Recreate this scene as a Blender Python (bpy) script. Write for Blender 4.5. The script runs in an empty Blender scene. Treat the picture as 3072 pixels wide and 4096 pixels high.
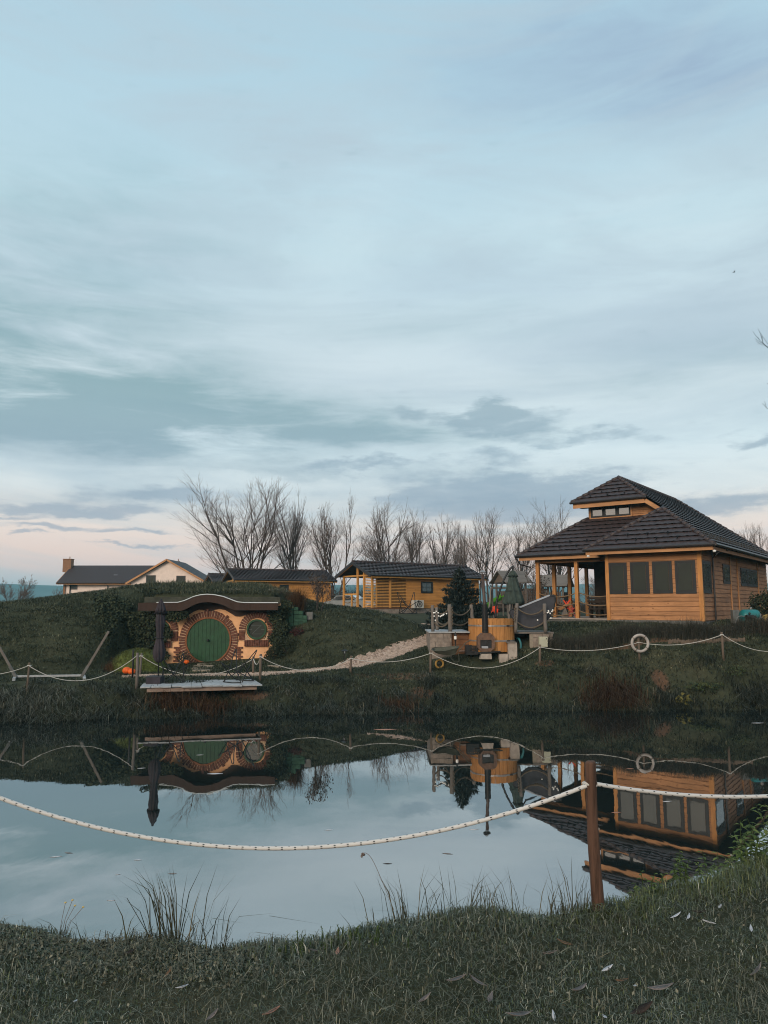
import bpy, math, random
import numpy as np
from mathutils import Vector, Matrix
rng = np.random.default_rng(7); random.seed(7)
R = math.radians
scene = bpy.context.scene
COL = scene.collection
# ------------------------------------------------------------------ camera model
FPX, EYE = 2900.0, 3.7
TH = math.atan(372/FPX); CT, ST = math.cos(TH), math.sin(TH)
def W(px, py, D):
    cx = (px-1536)/FPX; cy = (2048-py)/FPX
    y = CT-cy*ST; z = ST+cy*CT
    return Vector((cx/y*D, D, EYE+z/y*D))
def along(P0, d, px):
    # distance along horizontal direction d from P0 at which the view column px is met
    c = (px-1536)/FPX
    return (c*(P0[1]*CT+(P0[2]-EYE)*ST)-P0[0])/(d[0]-c*d[1]*CT)
cam = bpy.data.cameras.new('camera'); co = bpy.data.objects.new('camera', cam); COL.objects.link(co)
cam.sensor_fit = 'VERTICAL'; cam.sensor_height = 36; cam.lens = 36*FPX/4096
cam.clip_start = .05; cam.clip_end = 9000
co.location = (0, 0, EYE); co.rotation_euler = (math.pi/2+TH, 0, 0); scene.camera = co
# ------------------------------------------------------------------ materials
def lin(r, g, b):
    f = lambda c: c/12.92 if c <= .04045 else ((c+.055)/1.055)**2.4
    return (f(r/255), f(g/255), f(b/255), 1)
def c4(c): return (c[0], c[1], c[2], 1)
class NT:
    def __init__(s, nt): s.nt = nt
    def n(s, typ, **k):
        x = s.nt.nodes.new(typ)
        for a, v in k.items():
            if a[0] == 'i' and a[1:].isdigit(): x.inputs[int(a[1:])].default_value = v
            else: setattr(x, a, v)
        return x
    def l(s, a, b): s.nt.links.new(a, b)
    def ramp(s, fac, stops, interp='LINEAR'):
        r = s.n('ShaderNodeValToRGB'); cr = r.color_ramp; cr.interpolation = interp
        while len(cr.elements) > 1: cr.elements.remove(cr.elements[-1])
        cr.elements[0].position = stops[0][0]; cr.elements[0].color = c4(stops[0][1])
        for p, c in stops[1:]:
            e = cr.elements.new(p); e.color = c4(c)
        if fac is not None: s.l(fac, r.inputs[0])
        return r.outputs[0]
    def math(s, op, a, b=None, clamp=False):
        m = s.n('ShaderNodeMath', operation=op); m.use_clamp = clamp
        for i, v in enumerate((a, b)):
            if v is None: continue
            if isinstance(v, (int, float)): m.inputs[i].default_value = v
            else: s.l(v, m.inputs[i])
        return m.outputs[0]
    def mix(s, fac, a, b, mode='MIX'):
        m = s.n('ShaderNodeMix', data_type='RGBA', blend_type=mode)
        for i, v in ((0, fac), (6, a), (7, b)):
            if isinstance(v, (int, float)): m.inputs[i].default_value = v
            elif isinstance(v, tuple): m.inputs[i].default_value = c4(v)
            else: s.l(v, m.inputs[i])
        return m.outputs[2]
def newmat(name):
    m = bpy.data.materials.new(name); m.use_nodes = True
    t = NT(m.node_tree); p = m.node_tree.nodes['Principled BSDF']
    return m, t, p
def coords(t, kind='Object', scale=(1, 1, 1), rot=(0, 0, 0)):
    tc = t.n('ShaderNodeTexCoord'); mp = t.n('ShaderNodeMapping')
    mp.inputs['Scale'].default_value = scale; mp.inputs['Rotation'].default_value = rot
    t.l(tc.outputs[kind], mp.inputs[0]); return mp.outputs[0]
def noise(t, vec, scale, detail=4, rough=.55, dist=0):
    n = t.n('ShaderNodeTexNoise'); n.inputs['Scale'].default_value = scale; n.inputs['Detail'].default_value = detail
    n.inputs['Roughness'].default_value = rough; n.inputs['Distortion'].default_value = dist
    t.l(vec, n.inputs['Vector']); return n.outputs[0]
def bump(t, p, h, strength=.3, dist=.02):
    b = t.n('ShaderNodeBump'); b.inputs['Strength'].default_value = strength; b.inputs['Distance'].default_value = dist
    t.l(h, b.inputs['Height']); t.l(b.outputs[0], p.inputs['Normal'])
M = {}
def plain(key, c, rough=.7, var=.25, scale=6, bmp=.15, spec=.3, metal=0, stretch=(1, 1, 1)):
    m, t, p = newmat(key); v = coords(t, 'Object', stretch); n = noise(t, v, scale, 5, .6)
    lo = tuple(x*(1-var) for x in c[:3]); hi = tuple(min(1, x*(1+var)) for x in c[:3])
    t.l(t.ramp(n, [(.3, lo), (.7, hi)]), p.inputs['Base Color'])
    p.inputs['Roughness'].default_value = rough; p.inputs['Specular IOR Level'].default_value = spec; p.inputs['Metallic'].default_value = metal
    if bmp: bump(t, p, n, bmp, .02)
    M[key] = m; return m
def wood(key, c, dark=.55, ax='x', grain=24, rough=.7, board=None, knots=True, bmp=.25, grey=0):
    # timber: grain stretched along one axis, knots, optional board-to-board tone and grooves with painted shade
    m, t, p = newmat(key)
    sc = {'x': (.08, 1, 1), 'y': (1, .08, 1), 'z': (1, 1, .08)}[ax]
    v = coords(t, 'Object', sc); n = noise(t, v, grain, 6, .65, .4)
    n2 = noise(t, coords(t, 'Object'), 1.3, 3)
    lo = tuple(x*dark for x in c[:3]); mid = tuple(c[:3]); hi = tuple(min(1, x*1.22) for x in c[:3])
    col = t.ramp(n, [(.25, lo), (.5, mid), (.75, hi)])
    col = t.mix(.55, col, t.ramp(n2, [(.3, (.62, .6, .58)), (.7, (1.1, 1.08, 1.05))]), 'MULTIPLY')
    h = n
    if knots:
        vo = t.n('ShaderNodeTexVoronoi'); vo.inputs['Scale'].default_value = 3.1
        t.l(coords(t, 'Object', {'x': (.6, 1.6, 1.6), 'y': (1.6, .6, 1.6), 'z': (1.6, 1.6, .6)}[ax]), vo.inputs['Vector'])
        k = t.ramp(vo.outputs['Distance'], [(.05, (.22, .16, .12)), (.12, (1, 1, 1))])
        col = t.mix(.8, col, k, 'MULTIPLY')
    if board:
        # board: (axis across the boards, board width)
        sx = t.n('ShaderNodeSeparateXYZ'); t.l(coords(t, 'Object'), sx.inputs[0])
        q = t.math('DIVIDE', sx.outputs['xyz'.index(board[0])], board[1])
        idx = t.math('FLOOR', q); fr = t.math('FRACT', q)
        wn = t.n('ShaderNodeTexWhiteNoise', noise_dimensions='1D'); t.l(idx, wn.inputs['W'])
        col = t.mix(.6, col, t.ramp(wn.outputs[0], [(0, (.72, .7, .68)), (1, (1.12, 1.1, 1.06))]), 'MULTIPLY')
        e = t.math('MINIMUM', fr, t.math('SUBTRACT', 1, fr))
        g = t.math('MULTIPLY', e, 12, True)
        col = t.mix(1.0, col, t.ramp(g, [(0, (.25, .22, .2)), (.6, (1, 1, 1))]), 'MULTIPLY')  # shadow between the boards, multiplied into the colour as dark lines
        h = t.math('ADD', t.math('MULTIPLY', n, .25), g)
    if grey: col = t.mix(grey, col, (.16, .15, .145))
    t.l(col, p.inputs['Base Color']); p.inputs['Roughness'].default_value = rough; p.inputs['Specular IOR Level'].default_value = .25
    bump(t, p, h, bmp, .012); M[key] = m; return m
def leafy(key, stops, rough=.65, tip=None, trans=.0):
    # colour by the UV map: u = one random number per leaf or blade, v = position along it
    m, t, p = newmat(key); uv = t.n('ShaderNodeUVMap'); uv.uv_map = 'UVMap'
    s = t.n('ShaderNodeSeparateXYZ'); t.l(uv.outputs[0], s.inputs[0])
    col = t.ramp(s.outputs[0], stops)
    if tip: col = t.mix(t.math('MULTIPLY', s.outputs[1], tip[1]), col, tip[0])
    t.l(col, p.inputs['Base Color']); p.inputs['Roughness'].default_value = rough; p.inputs['Specular IOR Level'].default_value = .2
    M[key] = m; return m

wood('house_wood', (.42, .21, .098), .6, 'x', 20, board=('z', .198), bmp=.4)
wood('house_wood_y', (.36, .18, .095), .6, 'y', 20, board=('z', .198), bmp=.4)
wood('trim_wood', (.49, .255, .12), .7, 'x', 14, knots=False)
wood('post_wood', (.50, .235, .08), .62, 'z', 18)
wood('cabin_wood', (.54, .255, .070), .75, 'x', 12, board=('z', .115))
wood('cabin_trim', (.58, .29, .08), .75, 'z', 12, knots=False)
wood('grey_wood', (.17, .145, .125), .55, 'z', 22, grey=.35)
wood('deck_wood', (.42, .45, .48), .75, 'y', 14, knots=False, grey=.15)
wood('beam_wood', (.30, .22, .18), .6, 'x', 18)
wood('tower_wood', (.15, .105, .075), .6, 'z', 16, board=('x', .16), grey=.3)
wood('tower_roof', (.17, .155, .14), .6, 'x', 14, board=('z', .14), knots=False, grey=.4)
wood('stave_wood', (.46, .215, .070), .62, 'z', 14, grey=0)
wood('panel_wood', (.22, .105, .05), .6, 'x', 16, board=('z', .2))
wood('near_post', (.105, .058, .040), .22, 'z', 42, bmp=1.0)
wood('fascia_brown', (.042, .023, .017), .6, 'z', 9, knots=False)
wood('stake_wood', (.15, .105, .07), .55, 'z', 20, grey=.25)
plain('roof_tile', (.042, .028, .028), .55, .35, 5, .1, .45)
plain('roof_dark', (.022, .018, .02), .55, .3, 3, .1, .4)
plain('roof_flat', (.046, .034, .035), .6, .25, 14, .3, .35)
plain('black_metal', (.012, .012, .013), .5, .3, 9, .05, .4)
plain('gutter', (.018, .015, .016), .4, .2, 4, .05, .5)
plain('window_frame', (.012, .013, .015), .45, .15, 5, .03, .4)
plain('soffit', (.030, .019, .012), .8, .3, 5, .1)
plain('dark_brown_shade', (.035, .022, .015), .8, .3, 5, .1)  # dark brown, also used to colour walls that stand in shade
plain('concrete', (.13, .13, .125), .9, .3, 4, .4)
plain('mossy_concrete', (.055, .058, .045), .95, .4, 3, .5)
plain('plaster_pink', (.78, .66, .60), .9, .08, 3, .1)
plain('plaster_orange', (.78, .44, .235), .9, .16, 2.2, .25)
plain('mortar', (.52, .36, .24), .95, .2, 8, .3)
plain('brick', (.135, .055, .038), .9, .45, 7, .4)
plain('brick_old', (.24, .13, .075), .9, .3, 9, .4)
plain('door_green', (.009, .055, .021), .55, .3, 5, .1, .35)
plain('frame_red', (.20, .075, .032), .7, .25, 6, .1)
plain('block_green', (.035, .085, .055), .9, .3, 6, .4)
plain('flash_white', (.55, .6, .62), .4, .1, 5, .02, .5)
plain('rope_white', (.50, .49, .46), .85, .12, 30, .2)
plain('rope_jute', (.20, .135, .08), .95, .3, 40, .5)
plain('rope_grey', (.12, .095, .07), .95, .3, 40, .5)
plain('buoy_white', (.36, .33, .31), .6, .15, 5, .1, .4)
plain('parasol_dark', (.040, .034, .042), .9, .3, 4, .3)
plain('parasol_green', (.042, .060, .053), .9, .3, 4, .3)
plain('hummock_green', (.10, .13, .035), .95, .4, 14, .6)
plain('stone', (.24, .20, .17), .95, .35, 5, .5)
plain('stone_pale', (.36, .31, .27), .95, .25, 5, .5)
plain('slate_cover', (.042, .042, .05), .75, .25, 3, .2)
plain('cover_edge', (.36, .38, .42), .5, .1, 4, .1)
plain('rust', (.13, .075, .05), .75, .4, 8, .3, .4)
plain('stove_pipe', (.055, .030, .022), .5, .4, 6, .1, .5)
plain('steel_band', (.30, .28, .27), .45, .25, 8, .1, .5, .6)
plain('slide_green', (.19, .60, .055), .4, .08, 4, .02, .4)
plain('red_plastic', (.75, .07, .02), .45, .1, 4, .02, .4)
plain('orange_skin', (.80, .13, .012), .5, .15, 8, .1, .4)
plain('bulb_white', (.80, .80, .78), .25, .04, 4, 0, .5)
plain('box_beige', (.42, .42, .33), .6, .06, 5, .03, .3)
plain('ac_white', (.50, .48, .44), .5, .08, 4, .03, .4)
plain('hose_teal', (.03, .16, .18), .5, .1, 4, 0, .4)
plain('tank_teal', (.012, .16, .17), .35, .15, 5, .05, .5)
plain('hose_grey', (.16, .18, .19), .5, .1, 4, 0, .4)
plain('hose_yellow', (.50, .36, .12), .5, .1, 4, 0, .4)
plain('barrow_green', (.060, .062, .045), .6, .3, 6, .1, .4)
plain('barrow_yellow', (.34, .20, .05), .6, .2, 6, .1, .3)
plain('bark', (.070, .054, .047), .95, .3, 8, .3)
plain('twig', (.155, .120, .105), .95, .2, 8, 0)
plain('twig_dark', (.012, .013, .015), .95, .2, 8, 0)
plain('car_silver', (.25, .27, .28), .3, .08, 4, 0, .6, .4)
plain('car_dark', (.03, .035, .04), .3, .08, 4, 0, .6)
plain('tyre', (.01, .01, .01), .9, .1, 4, 0)
plain('pebble', (.50, .37, .29), .9, .35, 2.5, .2)
plain('plank_pale', (.27, .235, .19), .85, .2, 8, .2)
plain('feather_white', (.55, .56, .60), .7, .12, 60, .2)
plain('leaf_brown', (.20, .115, .065), .8, .3, 50, .3)
plain('leaf_grey', (.19, .16, .15), .8, .3, 50, .3)
plain('leaf_dark', (.03, .022, .018), .8, .3, 50, .3)
plain('leaf_pink', (.38, .20, .15), .8, .3, 50, .3)
plain('blue_red_chair', (.45, .05, .04), .5, .1, 5, 0)
def glass(key, tint, rough=.04, refl=.16):
    m, t, p = newmat(key)
    n = noise(t, coords(t), 1.2, 2)
    d = t.n('ShaderNodeBsdfPrincipled'); t.nt.nodes.remove(p)
    t.l(t.ramp(n, [(.3, tuple(x*.7 for x in tint)), (.7, tuple(x*1.3 for x in tint))]), d.inputs['Base Color']); d.inputs['Roughness'].default_value = .6
    g = t.n('ShaderNodeBsdfGlossy'); g.inputs['Roughness'].default_value = rough
    f = t.n('ShaderNodeFresnel'); f.inputs[0].default_value = 1.5
    fac = t.math('ADD', t.math('MULTIPLY', f.outputs[0], 1-refl), refl)
    mx = t.n('ShaderNodeMixShader'); t.l(fac, mx.inputs[0]); t.l(d.outputs[0], mx.inputs[1]); t.l(g.outputs[0], mx.inputs[2])
    t.l(mx.outputs[0], t.nt.nodes['Material Output'].inputs[0]); M[key] = m
glass('glass', (.011, .015, .008), .03, .085); glass('glass_light', (.02, .022, .025), .05, .34)
G1 = (.018, .024, .014); G2 = (.030, .040, .022); G3 = (.052, .062, .036); G4 = (.10, .105, .07)
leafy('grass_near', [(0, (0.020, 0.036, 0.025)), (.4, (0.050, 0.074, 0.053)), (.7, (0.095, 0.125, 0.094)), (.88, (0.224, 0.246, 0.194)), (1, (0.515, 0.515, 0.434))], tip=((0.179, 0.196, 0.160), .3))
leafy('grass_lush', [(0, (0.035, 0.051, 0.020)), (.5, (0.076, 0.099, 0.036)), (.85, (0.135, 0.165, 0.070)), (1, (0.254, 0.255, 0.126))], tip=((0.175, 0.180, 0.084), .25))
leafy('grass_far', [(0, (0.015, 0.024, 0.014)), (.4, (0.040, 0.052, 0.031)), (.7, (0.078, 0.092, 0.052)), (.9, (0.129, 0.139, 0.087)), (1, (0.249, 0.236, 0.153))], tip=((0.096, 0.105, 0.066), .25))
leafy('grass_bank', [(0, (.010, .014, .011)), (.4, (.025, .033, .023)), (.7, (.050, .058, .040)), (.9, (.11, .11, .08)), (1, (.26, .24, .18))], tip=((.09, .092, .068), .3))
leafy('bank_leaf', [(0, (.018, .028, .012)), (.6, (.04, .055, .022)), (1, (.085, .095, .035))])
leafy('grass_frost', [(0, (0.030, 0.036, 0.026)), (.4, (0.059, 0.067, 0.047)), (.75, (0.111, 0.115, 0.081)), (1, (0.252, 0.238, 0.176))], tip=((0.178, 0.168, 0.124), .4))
leafy('reed', [(0, (0.025, 0.031, 0.016)), (.6, (0.053, 0.055, 0.025)), (1, (0.108, 0.090, 0.045))], tip=((0.045, 0.036, 0.020), .4))
leafy('ivy_dark', [(0, (.008, .013, .008)), (1, (.040, .050, .028))])
leafy('ivy', [(0, (0.011, 0.017, 0.010)), (.6, (0.025, 0.036, 0.018)), (1, (0.055, 0.065, 0.034))])
leafy('shrub', [(0, (0.022, 0.023, 0.012)), (.6, (0.047, 0.044, 0.024)), (1, (0.083, 0.072, 0.041))])
leafy('lavender', [(0, (0.023, 0.024, 0.018)), (.6, (0.046, 0.046, 0.035)), (1, (0.086, 0.076, 0.060))])
leafy('rusty', [(0, (.040, .018, .010)), (.6, (.085, .042, .020)), (1, (.13, .08, .04))])
leafy('redleaf', [(0, (.035, .010, .010)), (1, (.085, .025, .022))])
leafy('weed', [(0, (0.033, 0.056, 0.014)), (.6, (0.073, 0.115, 0.029)), (1, (0.133, 0.163, 0.047))])
leafy('yellowleaf', [(0, (.07, .07, .018)), (1, (.22, .19, .06))])
leafy('needle', [(0, (0.013, 0.019, 0.018)), (.6, (0.029, 0.042, 0.038)), (1, (0.067, 0.083, 0.073))])
leafy('brightgrass', [(0, (0.045, 0.058, 0.016)), (.6, (0.108, 0.126, 0.031)), (1, (0.191, 0.192, 0.056))])
leafy('far_leaf', [(0, (0.030, 0.025, 0.021)), (1, (0.082, 0.063, 0.049))])
# ground
m, t, p = newmat('ground'); v = coords(t)
n1 = noise(t, v, .55, 5, .6); n2 = noise(t, v, 9, 6, .7); n3 = noise(t, v, 60, 3, .7)
col = t.ramp(n1, [(.3, (.038, .044, .027)), (.55, (.058, .066, .041)), (.75, (.084, .084, .054))])
col = t.mix(.8, col, t.ramp(n2, [(.25, (.45, .45, .45)), (.75, (1.45, 1.4, 1.35))]), 'MULTIPLY')
# bare clay patches worn into the turf
sx = t.n('ShaderNodeSeparateXYZ'); t.l(v, sx.inputs[0])
msk = None
def patch(t, v, P, rx, ry):
    vm = t.n('ShaderNodeVectorMath', operation='SUBTRACT'); t.l(v, vm.inputs[0]); vm.inputs[1].default_value = P
    vs = t.n('ShaderNodeVectorMath', operation='MULTIPLY'); t.l(vm.outputs[0], vs.inputs[0]); vs.inputs[1].default_value = (1/rx, 1/ry, 0)
    ln = t.n('ShaderNodeVectorMath', operation='LENGTH'); t.l(vs.outputs[0], ln.inputs[0])
    return t.math('SUBTRACT', 1, ln.outputs['Value'], True)
for (px, py, D, rx, ry) in ((2640, 2695, 27.9, .45, .5), (1560, 2700, 28.3, 2.0, .5), (2180, 2650, 28.5, .5, .3), (1690, 2765, 27.3, .6, .5), (2600, 2535, 29.4, 4.5, .22), (1000, 2820, 26.4, 1.0, .5)):
    q = patch(t, v, W(px, py, D), rx, ry); msk = q if msk is None else t.math('MAXIMUM', msk, q)
f = t.math('MULTIPLY', t.math('SUBTRACT', t.math('ADD', t.math('MULTIPLY', msk, 1.1), t.math('MULTIPLY', n2, .8)), .62), 4, True)
col = t.mix(f, col, t.ramp(n2, [(.2, (.08, .048, .030)), (.8, (.19, .115, .075))]))
t.l(col, p.inputs['Base Color']); p.inputs['Roughness'].default_value = 1; p.inputs['Specular IOR Level'].default_value = .1
bump(t, p, t.math('ADD', n2, t.math('MULTIPLY', n3, .6)), .9, .06); M['ground'] = m
# gravel
m, t, p = newmat('gravel'); v = coords(t)
vo = t.n('ShaderNodeTexVoronoi'); vo.inputs['Scale'].default_value = 16; t.l(v, vo.inputs['Vector'])
t.l(t.ramp(vo.outputs['Color'], [(.2, (.24, .17, .13)), (.5, (.42, .31, .24)), (.85, (.54, .42, .35))]), p.inputs['Base Color'])
bump(t, p, vo.outputs['Distance'], 1, .05); p.inputs['Roughness'].default_value = .95; M['gravel'] = m
# pond water
m, t, p = newmat('pond_water'); t.nt.nodes.remove(p); v = coords(t, 'Object', (1, .45, 1))
df = t.n('ShaderNodeBsdfDiffuse'); df.inputs[0].default_value = (.020, .029, .027, 1)
gl = t.n('ShaderNodeBsdfGlossy'); gl.inputs['Roughness'].default_value = .015
fr = t.n('ShaderNodeFresnel'); fr.inputs[0].default_value = 1.4
fac = t.math('ADD', .56, t.math('MULTIPLY', fr.outputs[0], .4), True)
b = t.n('ShaderNodeBump'); b.inputs['Strength'].default_value = .08; b.inputs['Distance'].default_value = .02
t.l(noise(t, v, 1.6, 3, .5), b.inputs['Height'])
for x in (gl, fr): t.l(b.outputs[0], x.inputs['Normal'])
mx = t.n('ShaderNodeMixShader'); t.l(fac, mx.inputs[0]); t.l(df.outputs[0], mx.inputs[1]); t.l(gl.outputs[0], mx.inputs[2])
t.l(mx.outputs[0], t.nt.nodes['Material Output'].inputs[0]); M['water'] = m
# braided rope with dark flecks: u = metres along, v = turns around
m, t, p = newmat('rope_braid'); uv = t.n('ShaderNodeUVMap'); uv.uv_map = 'UVMap'
s = t.n('ShaderNodeSeparateXYZ'); t.l(uv.outputs[0], s.inputs[0])
rows = None
for off, v0 in ((0, .30), (.035, .44), (.035, .58), (0, .72), (.02, .9), (.05, .1)):
    fu = t.math('FRACT', t.math('ADD', t.math('DIVIDE', s.outputs[0], .072), off/.072))
    a = t.math('LESS_THAN', fu, .15)
    dv = t.math('ABSOLUTE', t.math('SUBTRACT', s.outputs[1], t.math('ADD', v0, t.math('MULTIPLY', fu, .12))))
    q = t.math('MULTIPLY', a, t.math('LESS_THAN', dv, .038)); rows = q if rows is None else t.math('MAXIMUM', rows, q)
w1 = t.n('ShaderNodeTexWave'); w1.inputs['Scale'].default_value = 60; t.l(uv.outputs[0], w1.inputs['Vector']); w1.inputs['Distortion'].default_value = 2
base = t.mix(w1.outputs[1], (.50, .49, .48), (.60, .59, .57))
t.l(t.mix(rows, base, (.012, .014, .02)), p.inputs['Base Color']); p.inputs['Roughness'].default_value = .8
bump(t, p, w1.outputs[1], .25, .002); M['rope_braid'] = m
# ------------------------------------------------------------------ mesh helpers
class MB:
    def __init__(s): s.v = []; s.f = []; s.uv = None
    def add(s, vs, fs):
        o = len(s.v); s.v.extend([tuple(x) for x in vs]); s.f.extend([tuple(i+o for i in f) for f in fs]); return s
    def box(s, x0, x1, y0, y1, z0, z1):
        return s.add([(x0, y0, z0), (x1, y0, z0), (x1, y1, z0), (x0, y1, z0), (x0, y0, z1), (x1, y0, z1), (x1, y1, z1), (x0, y1, z1)],
                     [(0, 3, 2, 1), (4, 5, 6, 7), (0, 1, 5, 4), (1, 2, 6, 5), (2, 3, 7, 6), (3, 0, 4, 7)])
    def beam(s, p0, p1, w, h, up=(0, 0, 1)):
        p0, p1 = Vector(p0), Vector(p1); d = (p1-p0).normalized(); u = Vector(up)
        if abs(d.dot(u)) > .98: u = Vector((0, 1, 0))
        sd = d.cross(u).normalized(); u = sd.cross(d).normalized()
        c = [p+sd*a*w/2+u*b*h/2 for p in (p0, p1) for a, b in ((-1, -1), (1, -1), (1, 1), (-1, 1))]
        return s.add(c, [(3, 2, 1, 0), (4, 5, 6, 7), (0, 1, 5, 4), (1, 2, 6, 5), (2, 3, 7, 6), (3, 0, 4, 7)])
    def tube(s, pts, r, n=8, cap=True, closed=False):
        pts = [Vector(p) for p in pts]; N = len(pts); rs = r if hasattr(r, '__len__') else [r]*N
        o = len(s.v); prev = None
        for i, p in enumerate(pts):
            if closed: d = pts[(i+1) % N]-pts[i-1]
            else: d = pts[min(i+1, N-1)]-pts[max(i-1, 0)]
            d.normalize()
            if prev is None:
                u = Vector((0, 0, 1)) if abs(d.z) < .9 else Vector((1, 0, 0)); prev = d.cross(u).normalized()
            a = (prev-d*prev.dot(d)).normalized(); b = d.cross(a); prev = a
            for k in range(n):
                an = 2*math.pi*k/n; s.v.append(tuple(p+(a*math.cos(an)+b*math.sin(an))*rs[i]))
        for i in range(N if closed else N-1):
            j = (i+1) % N
            for k in range(n):
                s.f.append((o+i*n+k, o+i*n+(k+1) % n, o+j*n+(k+1) % n, o+j*n+k))
        if cap and not closed:
            s.f.append(tuple(o+k for k in reversed(range(n)))); s.f.append(tuple(o+(N-1)*n+k for k in range(n)))
        return s
    def prism(s, outline, ext):
        e = Vector(ext); a = [Vector(p) for p in outline]; n = len(a)
        return s.add(a+[p+e for p in a], [tuple(range(n)), tuple(reversed(range(n, 2*n)))]+[((i+1) % n, i, n+i, n+(i+1) % n) for i in range(n)])
    def lathe(s, prof, n=24, c=(0, 0, 0), wob=None):
        o = len(s.v)
        for i, (r, z) in enumerate(prof):
            for k in range(n):
                a = 2*math.pi*k/n; rr = r*(wob(a, i/(len(prof)-1)) if wob else 1)
                s.v.append((c[0]+rr*math.cos(a), c[1]+rr*math.sin(a), c[2]+z))
        for i in range(len(prof)-1):
            for k in range(n): s.f.append((o+i*n+k, o+i*n+(k+1) % n, o+(i+1)*n+(k+1) % n, o+(i+1)*n+k))
        s.f.append(tuple(o+k for k in reversed(range(n)))); s.f.append(tuple(o+(len(prof)-1)*n+k for k in range(n))); return s
    def ball(s, c, r, n=8, m=6, sq=(1, 1, 1)):
        pr = [(max(1e-3, math.sin(math.pi*i/m))*r, -math.cos(math.pi*i/m)*r) for i in range(m+1)]
        o = len(s.v); s.lathe(pr, n)
        for i in range(o, len(s.v)):
            x = s.v[i]; s.v[i] = (c[0]+x[0]*sq[0], c[1]+x[1]*sq[1], c[2]+x[2]*sq[2])
        return s
    def build(s, name, mat, parent=None, smooth=False, world=False):
        me = bpy.data.meshes.new(name); me.from_pydata(s.v, [], s.f); me.materials.append(M[mat] if isinstance(mat, str) else mat)
        if smooth: me.polygons.foreach_set('use_smooth', [True]*len(me.polygons))
        me.update(); o = bpy.data.objects.new(name, me); COL.objects.link(o)
        if parent: o.parent = parent
        return o
def shift(o, origin):
    # move the object's origin to a point without moving its mesh
    o.data.transform(Matrix.Translation(-Vector(origin))); o.location = origin; return o
def tag(o, label=None, cat=None, group=None, kind=None):
    for k, v in (('label', label), ('category', cat), ('group', group), ('kind', kind)):
        if v: o[k] = v
    return o
def thing(name, loc, label, cat, group=None, rz=0):
    o = bpy.data.objects.new(name, None); COL.objects.link(o); o.location = loc; o.rotation_euler = (0, 0, rz); o.empty_display_size = .2
    return tag(o, label, cat, group)
def one(mb, name, mat, origin, label, cat, group=None, smooth=False):
    o = mb.build(name, mat, None, smooth); shift(o, origin); return tag(o, label, cat, group)
def fast_mesh(name, verts, tris, uv, mat, parent=None):
    verts = np.asarray(verts, np.float32); tris = np.asarray(tris, np.int32)
    me = bpy.data.meshes.new(name); me.vertices.add(len(verts)); me.vertices.foreach_set('co', verts.ravel())
    me.loops.add(tris.size); me.loops.foreach_set('vertex_index', tris.ravel())
    me.polygons.add(len(tris)); me.polygons.foreach_set('loop_start', np.arange(0, tris.size, 3, dtype=np.int32))
    if uv is not None:
        l = me.uv_layers.new(name='UVMap'); l.data.foreach_set('uv', np.asarray(uv, np.float32)[tris.ravel()].ravel())
    me.update(calc_edges=True); me.validate(); me.materials.append(M[mat])
    o = bpy.data.objects.new(name, me); COL.objects.link(o)
    if parent: o.parent = parent
    return o
def blades(pos, h, w, lean=.35, droop=.3, az=None, rnd=None):
    """tapering, bending blades: 5 vertices, 3 triangles each; returns verts, tris, uv"""
    pos = np.asarray(pos, float); n = len(pos); h = np.broadcast_to(h, n); w = np.broadcast_to(w, n)
    a = rng.uniform(0, 2*np.pi, n) if az is None else az
    ln = np.minimum(np.abs(rng.normal(0, lean, n)), lean*2)+.05; d = np.c_[np.cos(a), np.sin(a), np.zeros(n)]
    fa = a+np.pi/2+rng.normal(0, .5, n); sd = np.c_[np.cos(fa), np.sin(fa), np.zeros(n)]*(w/2)[:, None]
    up = np.array([0, 0, 1.])
    mid = pos+d*(h*ln*.45)[:, None]+up*(h*.6*np.cos(np.minimum(ln, 1.3)*.6))[:, None]
    dr = droop*rng.uniform(.3, 1.6, n)
    tip = pos+d*(h*(ln+dr*.5))[:, None]+up*np.maximum(h*(np.cos(np.minimum(ln, 1.3))-dr*.55), h*.12)[:, None]
    V = np.stack([pos-sd, pos+sd, mid-sd*.75, mid+sd*.75, tip], 1).reshape(-1, 3)
    b = (np.arange(n)*5)[:, None, None]; T = (np.array([[0, 1, 3], [0, 3, 2], [2, 3, 4]])[None]+b).reshape(-1, 3)
    r = rng.random(n) if rnd is None else rnd
    UV = np.stack([np.repeat(r, 5), np.tile([0, 0, .6, .6, 1.], n)], 1)
    return V, T, UV
def leaves(pos, size, nrm=None, asp=.55, spread=.8, rnd=None):
    """pointed leaf quads (4 vertices, 2 triangles)"""
    pos = np.asarray(pos, float); n = len(pos); size = np.broadcast_to(size, n)
    a = rng.normal(0, 1, (n, 3))
    if nrm is not None: a = a*spread+np.asarray(nrm)
    a /= np.linalg.norm(a, axis=1, keepdims=True); b = rng.normal(0, 1, (n, 3)); b -= a*(a*b).sum(1, keepdims=True); b /= np.linalg.norm(b, axis=1, keepdims=True)
    c = np.cross(a, b); L = b*(size/2)[:, None]; S = c*(size*asp/2)[:, None]; k = a*(size*.12)[:, None]
    V = np.stack([pos-L, pos+S+k, pos+L, pos-S+k], 1).reshape(-1, 3)
    bs = (np.arange(n)*4)[:, None, None]; T = (np.array([[0, 1, 2], [0, 2, 3]])[None]+bs).reshape(-1, 3)
    r = rng.random(n) if rnd is None else rnd
    return V, T, np.stack([np.repeat(r, 4), np.tile([0, .5, 1, .5], n)], 1)
def join(*parts):
    V = []; T = []; U = []; o = 0
    for v, t_, u in parts: V.append(v); T.append(t_+o); U.append(u); o += len(v)
    return np.concatenate(V), np.concatenate(T), np.concatenate(U)
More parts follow.
